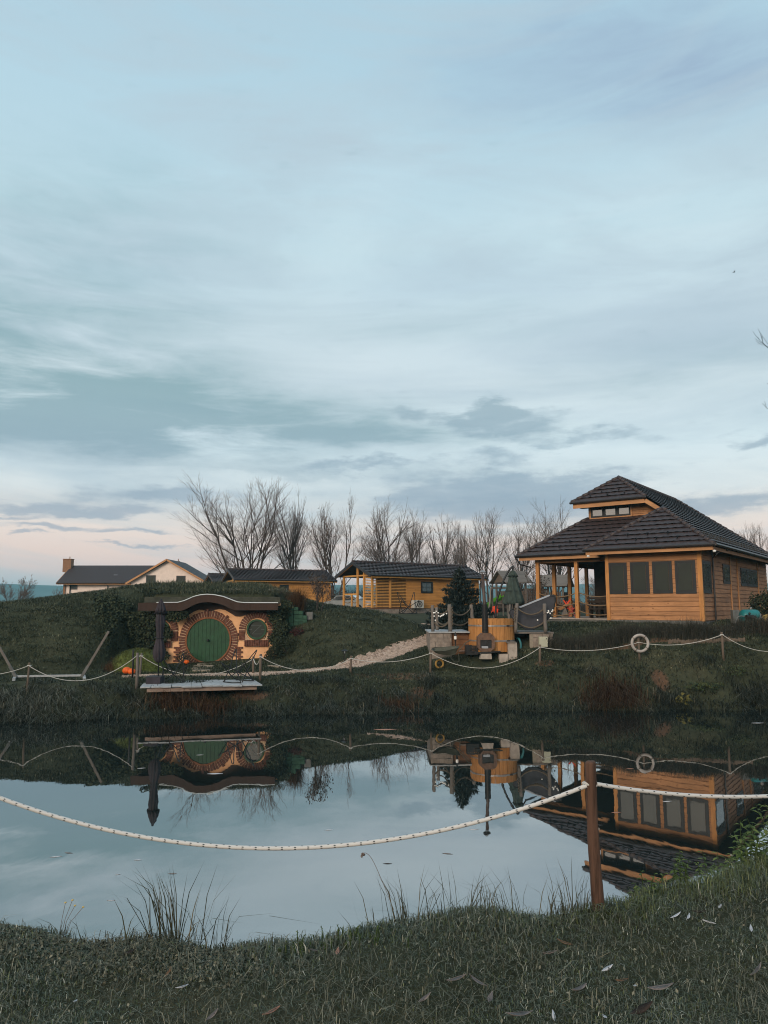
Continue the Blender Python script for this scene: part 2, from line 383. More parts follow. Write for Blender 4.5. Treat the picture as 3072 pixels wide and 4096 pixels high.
def sag(p0, p1, drop, n=24):
    p0, p1 = Vector(p0), Vector(p1)
    return [p0.lerp(p1, i/n)-Vector((0, 0, drop*4*(i/n)*(1-i/n))) for i in range(n+1)]
def copy_tree(o, parent=None):
    c = o.copy(); COL.objects.link(c)
    if parent: c.parent = parent
    for ch in list(o.children): copy_tree(ch, c)
    return c
# ------------------------------------------------------------------ sky and light
SUN_EL, SUN_AZ = R(19), R(-152)        # azimuth from +Y towards +X: low behind the camera, a little to its left
w = bpy.data.worlds.new('World'); scene.world = w; w.use_nodes = True
t = NT(w.node_tree); bg = w.node_tree.nodes['Background']
tc = t.n('ShaderNodeTexCoord'); sp = t.n('ShaderNodeSeparateXYZ'); t.l(tc.outputs['Generated'], sp.inputs[0])
el = t.math('MULTIPLY', t.math('ARCSINE', sp.outputs[2]), 180/math.pi)
az = t.math('MULTIPLY', t.math('ARCTAN2', sp.outputs[0], sp.outputs[1]), 180/math.pi)
def dirof(px, py):
    d = (W(px, py, 1)-Vector((0, 0, EYE))).normalized()
    return math.degrees(math.atan2(d.x, d.y)), math.degrees(math.asin(d.z))
SKY = [(-2, (218, 192, 190)), (1.5, (229, 197, 190)), (4, (234, 207, 195)), (6.2, (231, 216, 206)), (8.5, (217, 222, 222)), (12, (203, 219, 224)), (17, (197, 211, 217)),
       (22, (191, 209, 217)), (27, (184, 208, 217)), (32, (176, 203, 215)), (42, (163, 196, 212)), (60, (148, 184, 204)), (90, (124, 164, 190))]
base = t.ramp(t.math('DIVIDE', t.math('ADD', el, 2), 92), [((e+2)/92, lin(*c)) for e, c in SKY])
ae = t.n('ShaderNodeCombineXYZ'); t.l(az, ae.inputs[0]); t.l(el, ae.inputs[1])
# warped copy of (azimuth, elevation) gives the clouds torn edges
nz = t.n('ShaderNodeTexNoise'); nz.inputs['Scale'].default_value = .19; nz.inputs['Detail'].default_value = 6; nz.inputs['Roughness'].default_value = .62
mp = t.n('ShaderNodeMapping'); mp.inputs['Scale'].default_value = (.55, 1.7, 1); t.l(ae.outputs[0], mp.inputs[0]); t.l(mp.outputs[0], nz.inputs['Vector'])
off = t.n('ShaderNodeVectorMath', operation='MULTIPLY_ADD'); t.l(nz.outputs['Color'], off.inputs[0]); off.inputs[1].default_value = (12, 4.4, 0); off.inputs[2].default_value = (-6, -2.2, 0)
wv = t.n('ShaderNodeVectorMath', operation='ADD'); t.l(ae.outputs[0], wv.inputs[0]); t.l(off.outputs[0], wv.inputs[1]); wv = wv.outputs[0]
def blobs(lst, power=1):
    tot = None
    for (px, py, rx, ry, amp) in lst:
        a0, e0 = dirof(px, py); sx, sy = 50.6/rx, 50.6/ry
        v = t.n('ShaderNodeVectorMath', operation='MULTIPLY_ADD'); t.l(wv, v.inputs[0]); v.inputs[1].default_value = (sx, sy, 0); v.inputs[2].default_value = (-a0*sx, -e0*sy, 0)
        ln = t.n('ShaderNodeVectorMath', operation='LENGTH'); t.l(v.outputs[0], ln.inputs[0])
        mr = t.n('ShaderNodeMapRange', interpolation_type='SMOOTHSTEP'); t.l(ln.outputs['Value'], mr.inputs[0])
        for i, q in ((1, 0), (2, 1.25), (3, amp), (4, 0)): mr.inputs[i].default_value = q
        tot = mr.outputs[0] if tot is None else t.math('ADD', tot, mr.outputs[0])
    return tot
dark = blobs([(0, 1580, 1300, 250, .72), (60, 1320, 1100, 520, .55), (1000, 1690, 1100, 150, .68), (650, 1770, 1100, 110, .4), (1700, 1300, 700, 110, .22), (2700, 1480, 700, 130, .25), (500, 760, 900, 240, .18), (1700, 1740, 700, 80, .5), (1900, 1975, 800, 160, .55), (2850, 2030, 650, 70, .4), (1250, 1880, 500, 30, .35), (500, 1975, 500, 90, .3)])
low = blobs([(1900, 1975, 620, 120, 1.0), (2250, 1940, 420, 90, .8), (2050, 2050, 620, 70, .5), (2850, 2030, 520, 55, 1.0), (1450, 1860, 420, 26, .8), (560, 1960, 330, 70, .85), (150, 2010, 380, 34, .8), (2010, 1690, 330, 80, 1.0), (1750, 1650, 420, 40, .7), (2350, 1745, 330, 40, .8), (1980, 1830, 260, 42, .8),
             (360, 2040, 330, 28, .9), (280, 2112, 330, 24, 1.0), (90, 2062, 300, 18, .8), (150, 2150, 110, 14, 1.0), (590, 2196, 200, 12, .9), (600, 2135, 130, 18, .8), (3000, 1737, 190, 36, .9), (850, 1985, 300, 50, .7)])
soft = blobs([(2350, 230, 900, 240, 1.25), (2950, 330, 700, 180, 1.0), (2700, 1330, 900, 200, .5), (1900, 1130, 700, 120, .4), (500, 1080, 700, 160, .3), (1900, 3400, 1, 1, 0)])
lite = blobs([(2000, 1830, 1400, 90, .5), (2500, 1620, 800, 140, .35), (1300, 1500, 900, 300, .35), (300, 1880, 700, 60, .5), (2600, 900, 900, 300, .2), (1300, 850, 700, 400, .2)])
st = t.n('ShaderNodeTexNoise'); st.inputs['Scale'].default_value = .22; st.inputs['Detail'].default_value = 7; st.inputs['Roughness'].default_value = .6; st.inputs['Distortion'].default_value = .5
mp2 = t.n('ShaderNodeMapping'); mp2.inputs['Scale'].default_value = (.35, 2.0, 1); mp2.inputs['Rotation'].default_value = (0, 0, R(-9)); t.l(ae.outputs[0], mp2.inputs[0]); t.l(mp2.outputs[0], st.inputs['Vector'])
s0 = t.math('SUBTRACT', st.outputs[0], .5)
dk = t.math('MULTIPLY', dark, t.math('ADD', .8, t.math('MULTIPLY', s0, 3.8)), True)
dk = t.math('MULTIPLY', t.math('SMOOTH_MIN', dk, .85), 1.0, True)
s2n = t.n('ShaderNodeTexNoise'); s2n.inputs['Scale'].default_value = .55; s2n.inputs['Detail'].default_value = 8; s2n.inputs['Roughness'].default_value = .6
mp3 = t.n('ShaderNodeMapping'); mp3.inputs['Scale'].default_value = (.5, 1.7, 1); t.l(ae.outputs[0], mp3.inputs[0]); t.l(mp3.outputs[0], s2n.inputs['Vector'])
lw = t.n('ShaderNodeMapRange', interpolation_type='SMOOTHSTEP'); t.l(t.math('ADD', low, t.math('MULTIPLY', t.math('SUBTRACT', s2n.outputs[0], .5), 1.7)), lw.inputs[0])
for i, q in ((1, .12), (2, .95), (3, 0), (4, .66)): lw.inputs[i].default_value = q
col = t.mix(t.math('MULTIPLY', lite, t.math('ADD', .8, t.math('MULTIPLY', s0, 3)), True), base, lin(208, 220, 225))
col = t.mix(t.math('MULTIPLY', t.math('MULTIPLY', soft, t.math('ADD', .8, t.math('MULTIPLY', s0, 2))), .75, True), col, lin(150, 173, 194))
mot = t.n('ShaderNodeTexNoise'); mot.inputs['Scale'].default_value = .085; mot.inputs['Detail'].default_value = 6; mot.inputs['Roughness'].default_value = .6; mot.inputs['Distortion'].default_value = .8; t.l(mp2.outputs[0], mot.inputs['Vector'])
col = t.mix(t.math('MULTIPLY', t.math('SUBTRACT', mot.outputs[0], .42), 3.2, True), col, lin(172, 190, 201))
col = t.mix(dk, col, t.ramp(t.math('DIVIDE', el, 30), [(0, lin(150, 158, 176)), (.33, lin(134, 156, 170)), (.55, lin(122, 154, 162)), (1, lin(130, 166, 176))]))
col = t.mix(lw.outputs[0], col, t.ramp(t.math('DIVIDE', el, 30), [(0, lin(146, 152, 172)), (.33, lin(132, 152, 170)), (.55, lin(124, 150, 162)), (1, lin(130, 160, 172))]))
# the low sun's glow on the cloud behind the camera
gl = t.n('ShaderNodeVectorMath', operation='DOT_PRODUCT'); t.l(tc.outputs['Generated'], gl.inputs[0])
SD = Vector((math.cos(SUN_EL)*math.sin(SUN_AZ), math.cos(SUN_EL)*math.cos(SUN_AZ), math.sin(SUN_EL))); gl.inputs[1].default_value = SD
glow = t.math('POWER', t.math('MAXIMUM', gl.outputs['Value'], 0), 3)
col = t.mix(t.math('MULTIPLY', glow, .8), col, (1.15, .86, .62))
sky = t.n('ShaderNodeTexSky', sky_type='NISHITA'); sky.sun_disc = False; sky.sun_elevation = SUN_EL; sky.sun_rotation = SUN_AZ
col = t.mix(1.0, col, t.mix(1.0, sky.outputs[0], (.004, .004, .004), 'MULTIPLY'), 'ADD')
t.l(col, bg.inputs[0]); bg.inputs[1].default_value = 1.0
sl = bpy.data.lights.new('sun', 'SUN'); sl.energy = 1.75; sl.angle = R(24); sl.color = (1, .86, .70)
so = bpy.data.objects.new('sun', sl); COL.objects.link(so); so.rotation_euler = (-SD).to_track_quat('-Z', 'Y').to_euler(); so.location = (-20, -40, 30)
scene.view_settings.view_transform = 'Standard'; scene.view_settings.look = 'None'; scene.view_settings.gamma = 1; scene.view_settings.exposure = .22
scene.cycles.max_bounces = 6; scene.cycles.diffuse_bounces = 2; scene.cycles.glossy_bounces = 4; scene.cycles.caustics_reflective = False; scene.cycles.caustics_refractive = False
scene.cycles.use_denoising = True; scene.cycles.filter_width = 1.05
# ------------------------------------------------------------------ terrain
def pxX(px, D): return (px-1536)/FPX*D*1.012
SH = np.array([(-60, 19), (-30, 21), (pxX(0, 23.6), 23.6), (pxX(600, 24.6), 24.6), (pxX(1500, 25.7), 25.7), (pxX(2300, 26.3), 26.3), (pxX(3072, 26.7), 26.7), (60, 27.5)])
def shore(X): return np.interp(X, SH[:, 0], SH[:, 1])+.22*np.sin(X*1.9)+.13*np.sin(X*4.3+1)
CP = [(-500, 2760, 26), (112, 2747, 25.3), (300, 2690, 29), (545, 2738, 26.3), (785, 2655, 32.0), (1041, 2722, 27.8), (1404, 2695, 28.4), (1290, 2678, 29.5), (1560, 2622, 31.3), (1700, 2565, 33),
      (1724, 2688, 28.7), (1900, 2608, 30), (1850, 2645, 29.3), (1650, 2500, 38), (1780, 2535, 35), (2162, 2647, 28.6), (2557, 2639, 28.6), (2892, 2622, 28.3), (3300, 2600, 28.3),
      (2600, 2545, 29.6), (2290, 2562, 30.2), (2185, 2612, 29.4), (2045, 2630, 29.2), (3000, 2540, 29.5), (1924, 2700, 28.5), (2050, 2672, 28.6), (2817, 2500, 31), (2430, 2492, 33), (2150, 2500, 33), (1750, 2470, 42), (1400, 2660, 31), (1300, 2600, 33), (700, 2640, 34), (100, 2660, 31), (-500, 2640, 32)]
P3 = [tuple(W(*q)) for q in CP]
P3 += [(x, 46, 3.05) for x in range(-36, 37, 9)]+[(x, 52, 3.1) for x in range(-36, 37, 12)]+[(-34, 26, 1.0), (-34, 34, 1.6), (34, 30, 2.6), (34, 38, 2.9), (-20, 39, 1.9), (-8, 39, 2.0), (14, 37, 2.85), (20, 33, 2.8), (6, 38, 2.75)]
P3 = np.array(P3)
def tps_k(r): return np.where(r > 0, r*r*np.log(r+1e-9), 0)
_K = tps_k(np.linalg.norm(P3[:, None, :2]-P3[None, :, :2], axis=2))+np.eye(len(P3))*.6
_Pm = np.c_[np.ones(len(P3)), P3[:, :2]]
_A = np.block([[_K, _Pm], [_Pm.T, np.zeros((3, 3))]]); _S = np.linalg.solve(_A, np.r_[P3[:, 2], 0, 0, 0])
def tps(X, Y):
    sh_ = X.shape; X = X.ravel(); Y = Y.ravel(); out = np.empty(len(X))
    for i in range(0, len(X), 20000):
        x, y = X[i:i+20000], Y[i:i+20000]
        K = tps_k(np.sqrt((x[:, None]-P3[None, :, 0])**2+(y[:, None]-P3[None, :, 1])**2))
        out[i:i+20000] = K@_S[:-3]+np.c_[np.ones(len(x)), x, y]@_S[-3:]
    return out.reshape(sh_)
# hill that carries the round-door house: ridge height read off its outline
RIDGE = [(-700, 2452, 33.5), (-300, 2437, 33.5), (0, 2413, 33.5), (130, 2400, 34), (240, 2386, 34.5), (400, 2366, 35), (520, 2347, 36), (600, 2337, 36.5), (700, 2336, 36.5), (850, 2340, 36.5), (1000, 2341, 36.5), (1070, 2345, 36.5),
         (1120, 2362, 36.3), (1170, 2378, 36), (1235, 2402, 36), (1303, 2420, 36), (1399, 2431, 36), (1491, 2443, 35.8), (1590, 2469, 35.4), (1675, 2500, 35), (1715, 2524, 34.6), (1790, 2570, 34)]
RX = np.array([W(*q)[0] for q in RIDGE]); RZ = np.array([W(*q)[2] for q in RIDGE]); RY = np.array([q[2] for q in RIDGE], float)
FOOT = [(-700, 28), (0, 28), (300, 28.3), (420, 29.5), (500, 31.2), (560, 32.4), (620, 32.75), (1112, 32.75), (1150, 31.9), (1290, 30.2), (1400, 30.4), (1560, 31.8), (1700, 33.2), (1800, 34)]
FX = np.array([pxX(p, y) for p, y in FOOT]); FY = np.array([y for p, y in FOOT], float)
FAC0, FAC1 = pxX(600, 32.7), pxX(1118, 32.7)
def hnoise(X, Y, s, sd=0):
    return (np.sin(X*s+1.3+sd)*np.cos(Y*s*1.13+.7+sd)+.6*np.sin(X*s*2.3+Y*s*1.7+2.1+sd)+.4*np.sin(-X*s*3.7+Y*s*4.1+.3+sd))/2
def mound(X, Y, base):
    zr = np.interp(X, RX, RZ); yr = np.interp(X, RX, RY); yf = np.interp(X, FX, FY)
    fac = (X > FAC0) & (X < FAC1)
    t = np.clip((Y-yf)/(yr-yf), 0, 1); front = 1-(1-t)**1.7
    tf = np.clip((Y-yf)/.35, 0, 1); z0 = 4.12
    ff = np.where(t > 0, tf*np.clip((z0-base)/np.maximum(zr-base, .1), 0, 1)+(1-np.clip((z0-base)/np.maximum(zr-base, .1), 0, 1))*(1-(1-t)**1.5), 0)
    front = np.where(fac, ff, front)
    back = np.clip((Y-yr)/7, 0, 1); back = 1-back*back*(3-2*back)
    h = (zr-base)*np.where(Y < yr, front, back)
    return np.where((X > RX[0]-4) & (X < RX[-1]), np.maximum(h, 0), 0)
NE = np.array([(-60, 5), (-10, 4.4), (-3, 3.95), (-2.18, 3.86), (-1.5, 3.72), (-.84, 3.52), (-.4, 3.62), (-.05, 3.72), (.68, 3.95), (1.31, 4.12), (1.92, 4.5), (2.92, 5.2), (5.3, 8.3), (9.5, 13.75), (13, 18.3), (18, 24.8), (60, 78)])
def near_edge(X): return np.interp(X, NE[:, 0], NE[:, 1])+.07*np.clip(3-X, 0, 1)+.17*np.clip((1.15-X)/.8, 0, 1)-.10*np.clip(-X/.9, 0, 1)+.05*np.sin(X*5.1)+.03*np.sin(X*11.3+2)
def height(X, Y):
    X = np.asarray(X, float); Y = np.asarray(Y, float)
    yb = np.clip(Y, 20, 52); xb = np.clip(X, -34, 34)
    b = tps(xb, yb); b = np.where(Y > 46, b+(3.1-b)*np.clip((Y-46)/8, 0, 1), b)
    b = b+.035*hnoise(X, Y, 1.1)
    s = Y-shore(X); q = np.clip(s/2.1, 0, 1); q = q*q*(3-2*q)*.55+.45*np.sqrt(np.clip(s/2.1, 0, 1))
    zf = np.where(s > 0, b*q-.06*(1-q)+.09*hnoise(X, Y, 2.6, 3)*np.clip(s*2, 0, 1)*np.clip(3-s, 0, 1), np.maximum(-.06+s*.5, -1.6))
    zf = np.where(s > 0, zf+mound(X, Y, b), zf)
    e = Y-near_edge(X); zn = 2.1+.03*hnoise(X, Y, 3.1)-.02*np.clip(3.2-Y, 0, 5)*0-np.where(e > -.35, .35*(np.clip(e+.35, 0, .7))**2, 0)-1.25*np.clip(e-.1, 0, None)
    zn = np.where(Y > 20+np.maximum(X, 0), np.minimum(zn, -1.6), zn)
    side = np.maximum((-30-X)*.5-1.6, (X-np.maximum(Y, 0)*.95-16)*.3-1.6); side = np.where(Y < 27, np.minimum(side, 2.2), -1.6)
    z = np.maximum(np.maximum(zf, np.maximum(zn, -1.6)), side)
    return z
def hz(x, y): return float(height(np.array([x]), np.array([y]))[0])
def on(px, D, dz=0):
    # ground point in the view column px at distance D
    v = W(px, 2500, D); return Vector((v.x, D, hz(v.x, D)+dz))
gx = np.unique(np.round(np.r_[-4000, -1500, -500, -200, -100, -60, np.arange(-44, 44.01, .3), np.arange(-3, 3.6, .11), 60, 100, 200, 500, 1500, 4000], 3))
gy = np.unique(np.round(np.r_[-400, -60, -10, 0, 1.5, np.arange(2.4, 7, .11), np.arange(7, 22, .9), np.arange(22, 41, .17), np.arange(41, 58, .8), 62, 70, 85, 110, 160, 260, 500, 1000, 2000, 4500], 3))
GX, GY = np.meshgrid(gx, gy); GZ = height(GX, GY)
nx, ny = len(gx), len(gy); idx = np.arange(nx*ny).reshape(ny, nx)
a_, b_, c_, d_ = idx[:-1, :-1].ravel(), idx[:-1, 1:].ravel(), idx[1:, 1:].ravel(), idx[1:, :-1].ravel()
o = fast_mesh('ground', np.c_[GX.ravel(), GY.ravel(), GZ.ravel()], np.r_[np.c_[a_, b_, c_], np.c_[a_, c_, d_]], None, 'ground')
o.data.polygons.foreach_set('use_smooth', [True]*len(o.data.polygons)); tag(o, kind='structure')
mb = MB(); mb.add([(-70, 1, 0), (70, 1, 0), (70, 34, 0), (-70, 34, 0)], [(0, 1, 2, 3)]); tag(mb.build('pond_water', 'water'), kind='structure')
# gravel path draped over the ground
PATH = [(520, 27.9, .5), (700, 28.5, .55), (900, 28.8, .55), (1060, 28.9, .6), (1200, 29.2, .65), (1310, 29.7, .8), (1420, 30.4, 1.0), (1530, 31.2, 1.15), (1620, 32.0, 1.2), (1690, 32.7, 1.15), (1750, 33.6, 1.1), (1790, 35, 1.1), (1765, 37, 1.2), (1715, 38.5, 1.1)]
PW = [(pxX(p, d), d, w_) for p, d, w_ in PATH]
def catmull(pts, n=8):
    out = []; pts = [np.array(p, float) for p in pts]; pts = [2*pts[0]-pts[1]]+pts+[2*pts[-1]-pts[-2]]
    for i in range(1, len(pts)-2):
        p0, p1, p2, p3 = pts[i-1:i+3]
        for k in range(n):
            u = k/n; out.append(.5*(2*p1+(p2-p0)*u+(2*p0-5*p1+4*p2-p3)*u*u+(3*p1-p0-3*p2+p3)*u**3))
    return out+[pts[-2]]
PC = catmull(PW, 10); V = []; F = []
for i, p in enumerate(PC):
    d = PC[min(i+1, len(PC)-1)][:2]-PC[max(i-1, 0)][:2]; d /= np.linalg.norm(d); nrm = np.array([-d[1], d[0]])
    for k in range(7):
        u = (k/6-.5)*(p[2]+.16*math.sin(i*1.7+k)*(k in (0, 6))+.1*random.random()*(k in (0, 6))); x, y = p[:2]+nrm*u; V.append((x, y, hz(x, y)+.035-.05*(k in (0, 6))))
for i in range(len(PC)-1):
    for k in range(6): a = i*7+k; F.append((a, a+1, a+8, a+7))
mb = MB(); mb.add(V, F); tag(mb.build('gravel_path', 'gravel', None, True), kind='structure')
# loose stones lying on the path
PCa = np.array(PC); n = 5200; ii = rng.integers(0, len(PC)-1, n); fr = rng.random(n)[:, None]; pp = PCa[ii]*(1-fr)+PCa[ii+1]*fr
dd = PCa[ii+1][:, :2]-PCa[ii][:, :2]; dd /= np.linalg.norm(dd, axis=1, keepdims=True); q = (pp[:, :2]+np.c_[-dd[:, 1], dd[:, 0]]*(np.clip(rng.normal(0, .24, n), -.46, .46)*pp[:, 2])[:, None])
zz = height(q[:, 0], q[:, 1])+.03; r = rng.uniform(.010, .028, n)
oc = np.array([(1, 0, 0), (-1, 0, 0), (0, 1, 0), (0, -1, 0), (0, 0, .7), (0, 0, -.5)]); of = np.array([(0, 2, 4), (2, 1, 4), (1, 3, 4), (3, 0, 4), (2, 0, 5), (1, 2, 5), (3, 1, 5), (0, 3, 5)])
Vp = (np.c_[q, zz][:, None, :]+oc[None]*r[:, None, None]*rng.uniform(.7, 1.3, (n, 6, 1))).reshape(-1, 3); Tp = (of[None]+(np.arange(n)*6)[:, None, None]).reshape(-1, 3)
tag(fast_mesh('gravel', Vp, Tp, None, 'pebble'), 'loose pale pinkish stones covering the garden path', 'gravel', kind='stuff')
def path_dist(x, y):
    d = np.full(len(x), 9.)
    for p in PC[::3]: d = np.minimum(d, np.hypot(x-p[0], y-p[1])-p[2]/2)
    return d
# far hills
V = []; F = []; n = 60
prof = lambda u: 48+7*math.sin(u*5.1+1.9)+4*math.sin(u*13+.5)+2*math.sin(u*31)
for i in range(n+1):
    u = i/n; a = R(-70+140*u); dist = 1500
    for (dr, hh) in ((-420, -3), (-260, .35), (-110, .75), (0, 1.0), (250, .6), (600, -3)):
        h = prof(u)*hh+(6*math.sin(u*47+dr) if 0 < hh < 1 else 0) if hh > -1 else -3; V.append((math.sin(a)*(dist+dr), math.cos(a)*(dist+dr), h))
for i in range(n):
    for k in range(5): a = i*6+k; F.append((a, a+6, a+7, a+1))
plain('hill_woods', (.07, .10, .10), 1, .35, .006, 0, .05)
mb = MB(); mb.add(V, F); tag(mb.build('hills', 'hill_woods', None, True), kind='structure')
# the air between here and the hills
m = bpy.data.materials.new('haze_air'); m.use_nodes = True; t = NT(m.node_tree); t.nt.nodes.remove(t.nt.nodes['Principled BSDF'])
v = t.n('ShaderNodeVolumePrincipled'); v.inputs['Color'].default_value = (.40, .84, 1.0, 1); v.inputs['Density'].default_value = .00042; v.inputs['Anisotropy'].default_value = .0
t.l(v.outputs[0], t.nt.nodes['Material Output'].inputs['Volume']); M['haze'] = m
HAZE = True
if HAZE:
    mb = MB(); mb.box(-4600, 4600, -600, 4700, -4.5, 66); tag(mb.build('haze', 'haze'), kind='stuff')
# ------------------------------------------------------------------ roofs, siding, windows
def interval(poly, t):
    xs = []
    for i in range(len(poly)):
        (x0, y0), (x1, y1) = poly[i], poly[(i+1) % len(poly)]
        if abs(y1-y0) < 1e-6: continue
        if min(y0, y1)-1e-6 <= t <= max(y0, y1)+1e-6: xs.append(x0+(x1-x0)*min(max((t-y0)/(y1-y0), 0), 1))
    return (min(xs), max(xs)) if xs else None
def tiles(mb, pts, course=.36, lip=.062, step=.11, wave=.010, period=.33, thick=.07):
    """tiled roof plane: pts is the planar outline, pts[0]->pts[1] the eave; stepped courses with wavy lips"""
    P = [Vector(p) for p in pts]; e = (P[1]-P[0]).normalized(); n = None
    for p in P[2:]:
        n = e.cross(p-P[0])
        if n.length > 1e-3: break
    n.normalize()
    if n.z < 0: n = -n
    s = n.cross(e).normalized()
    if s.z < 0: s = -s
    q = [((p-P[0]).dot(e), (p-P[0]).dot(s)) for p in P]; top = max(y for x, y in q); k = max(1, round(top/course)); c = top/k
    for j in range(k):
        t0, t1 = j*c+(1e-4 if j == 0 else 0), (j+1)*c-1e-4
        i0, i1 = interval(q, t0), interval(q, t1)
        if not i0 or not i1: continue
        ph = (j % 2)*.5; N = max(2, int(max(i0[1]-i0[0], i1[1]-i1[0])/step)); o = len(mb.v)
        for u in range(N+1):
            f = u/N; x0 = i0[0]+(i0[1]-i0[0])*f; x1 = i1[0]+(i1[1]-i1[0])*f
            w0 = wave*math.sin(2*math.pi*(x0/period+ph)); w1 = wave*math.sin(2*math.pi*(x1/period+ph))
            jig = .006*math.sin(x0*9.1+j*3.7)
            mb.v += [tuple(P[0]+e*x0+s*(t0+.05+jig)+n*(-.012)), tuple(P[0]+e*x0+s*(t0-.035+jig+w0*.6)+n*(lip+w0)), tuple(P[0]+e*x1+s*t1+n*(.004+w1*.5))]
        for u in range(N):
            a = o+u*3; mb.f += [(a, a+3, a+4, a+1), (a+1, a+4, a+5, a+2)]
    mb.add([p-n*thick for p in P], [tuple(range(len(P)))])
def caps(mb, p0, p1, r=.11, L=.38, up=Vector((0, 0, 1))):
    p0, p1 = Vector(p0), Vector(p1); n = max(1, round((p1-p0).length/L))
    for i in range(n):
        a, b = p0.lerp(p1, i/n), p0.lerp(p1, (i+1.12)/n); mb.tube([a+up*.025, b+up*.005], [r, r*.80], 8)
def siding(mb, o, e, length, z0, z1, h=.19, out=.022, wane=.008, n=None, skip=()):
    """lapped boards on a vertical wall from point o along unit vector e"""
    o, e = Vector(o), Vector(e); nn = Vector(n); k = max(1, round((z1-z0)/h)); hh = (z1-z0)/k; N = max(2, int(length/.18))
    for j in range(k):
        b = len(mb.v); ph = random.random()*9
        for u in range(N+1):
            x = length*u/N; wv = wane*(math.sin(x*2.3+ph)+.6*math.sin(x*6.1+ph*2))
            zb = z0+j*hh+(wv if j else 0); zt = z0+(j+1)*hh+.02
            mb.v += [tuple(o+e*x+nn*.0+Vector((0, 0, zb))), tuple(o+e*x+nn*out+Vector((0, 0, zb))), tuple(o+e*x+nn*.002+Vector((0, 0, min(zt, z1))))]
        for u in range(N):
            a = b+u*3; mb.f += [(a, a+3, a+4, a+1), (a+1, a+4, a+5, a+2)]
def window(root, o, e, n, w, h, fw=.07, depth=.03, pane='glass', pane_line=None, name='window', sill=None):
    """window with its own frame mesh and pane child; o is the lower left corner on the wall, e along it, n outward"""
    o, e, n = Vector(o), Vector(e), Vector(n); z = Vector((0, 0, 1)); mb = MB()
    def bar(x0, x1, z0, z1, d0=-.02, d1=depth):
        c = [o+e*x+n*d+z*zz for zz in (z0, z1) for x, d in ((x0, d0), (x1, d0), (x1, d1), (x0, d1))]
        mb.add(c, [(0, 3, 2, 1), (4, 5, 6, 7), (0, 1, 5, 4), (1, 2, 6, 5), (2, 3, 7, 6), (3, 0, 4, 7)])
    bar(0, w, 0, fw); bar(0, w, h-fw, h); bar(0, fw, fw, h-fw); bar(w-fw, w, fw, h-fw)
    i = fw*1.7
    bar(fw, w-fw, fw, i, 0, depth-.015); bar(fw, w-fw, h-i, h-fw, 0, depth-.015); bar(fw, i, i, h-i, 0, depth-.015); bar(w-i, w-fw, i, h-i, 0, depth-.015)
    if pane_line:
        for k in range(1, pane_line[0]): x = w*k/pane_line[0]; bar(x-.015, x+.015, i, h-i, 0, depth-.02)
        for k in range(1, pane_line[1]): y = h*k/pane_line[1]; bar(i, w-i, y-.015, y+.015, 0, depth-.022)
    f = mb.build(name, 'window_frame', root)
    g = MB(); g.add([o+e*i+z*i+n*.018, o+e*(w-i)+z*i+n*.018, o+e*(w-i)+z*(h-i)+n*.018, o+e*i+z*(h-i)+n*.018], [(0, 1, 2, 3)])
    g.build('pane', pane, f); return f
# ------------------------------------------------------------------ the big timber house on the right
PHI = .654
HO = Vector((13.355, 30.6, 3.044)); HA = Vector((math.sin(PHI), math.cos(PHI), 0)); HB = Vector((math.cos(PHI), -math.sin(PHI), 0))
def hl(px, py, a=None, b=None):
    # where the view ray meets the house plane y=a or x=b, in house coordinates
    d = W(px, py, 1)-Vector((0, 0, EYE)); C = Vector((0, 0, EYE))
    t_ = (((HO-C).dot(HA)+a)/d.dot(HA)) if a is not None else (((HO-C).dot(HB)+b)/d.dot(HB))
    P = C+d*t_-HO; return Vector((P.dot(HB), P.dot(HA), P.z))
house = thing('timber_house', HO, 'large orange timber house with dark tiled hipped roof, clerestory and open veranda', 'house', rz=-PHI)
WL, L = -4.08, 14.3; ze = 3.119; k = .724
zr = ze+k*5.68
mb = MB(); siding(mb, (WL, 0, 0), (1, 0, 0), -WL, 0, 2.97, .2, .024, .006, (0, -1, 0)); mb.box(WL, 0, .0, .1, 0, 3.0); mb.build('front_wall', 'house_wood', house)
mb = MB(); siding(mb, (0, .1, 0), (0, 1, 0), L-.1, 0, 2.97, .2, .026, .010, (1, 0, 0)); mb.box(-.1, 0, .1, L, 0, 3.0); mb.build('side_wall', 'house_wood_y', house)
mb = MB(); mb.box(WL, WL+.1, .1, 6, 0, 3.0); mb.box(-7.0, WL+.1, 6, L-.1, 0, 3.0); mb.box(WL+.1, -.1, L-.1, L, 0, 3.0); mb.build('veranda_wall', 'dark_brown_shade', house)  # veranda shade is put into the dark colour of these walls
mb = MB(); mb.box(-.13, .045, -.045, .12, -.02, 3.0); mb.build('corner_board', 'post_wood', house); mb = MB(); mb.box(WL-.03, WL+.13, -.045, .1, -.02, 3.0); mb.build('corner_board', 'post_wood', house)
mb = MB(); mb.box(WL+.02, .0, -.02, L, -.6, 0); mb.box(-8.6, WL, 1.35, L, -.6, -.03); mb.build('plinth', 'concrete', house)
mb = MB(); mb.box(-8.62, WL-.03, 1.3, L, -.03, .02); mb.build('veranda_floor', 'stone_pale', house)
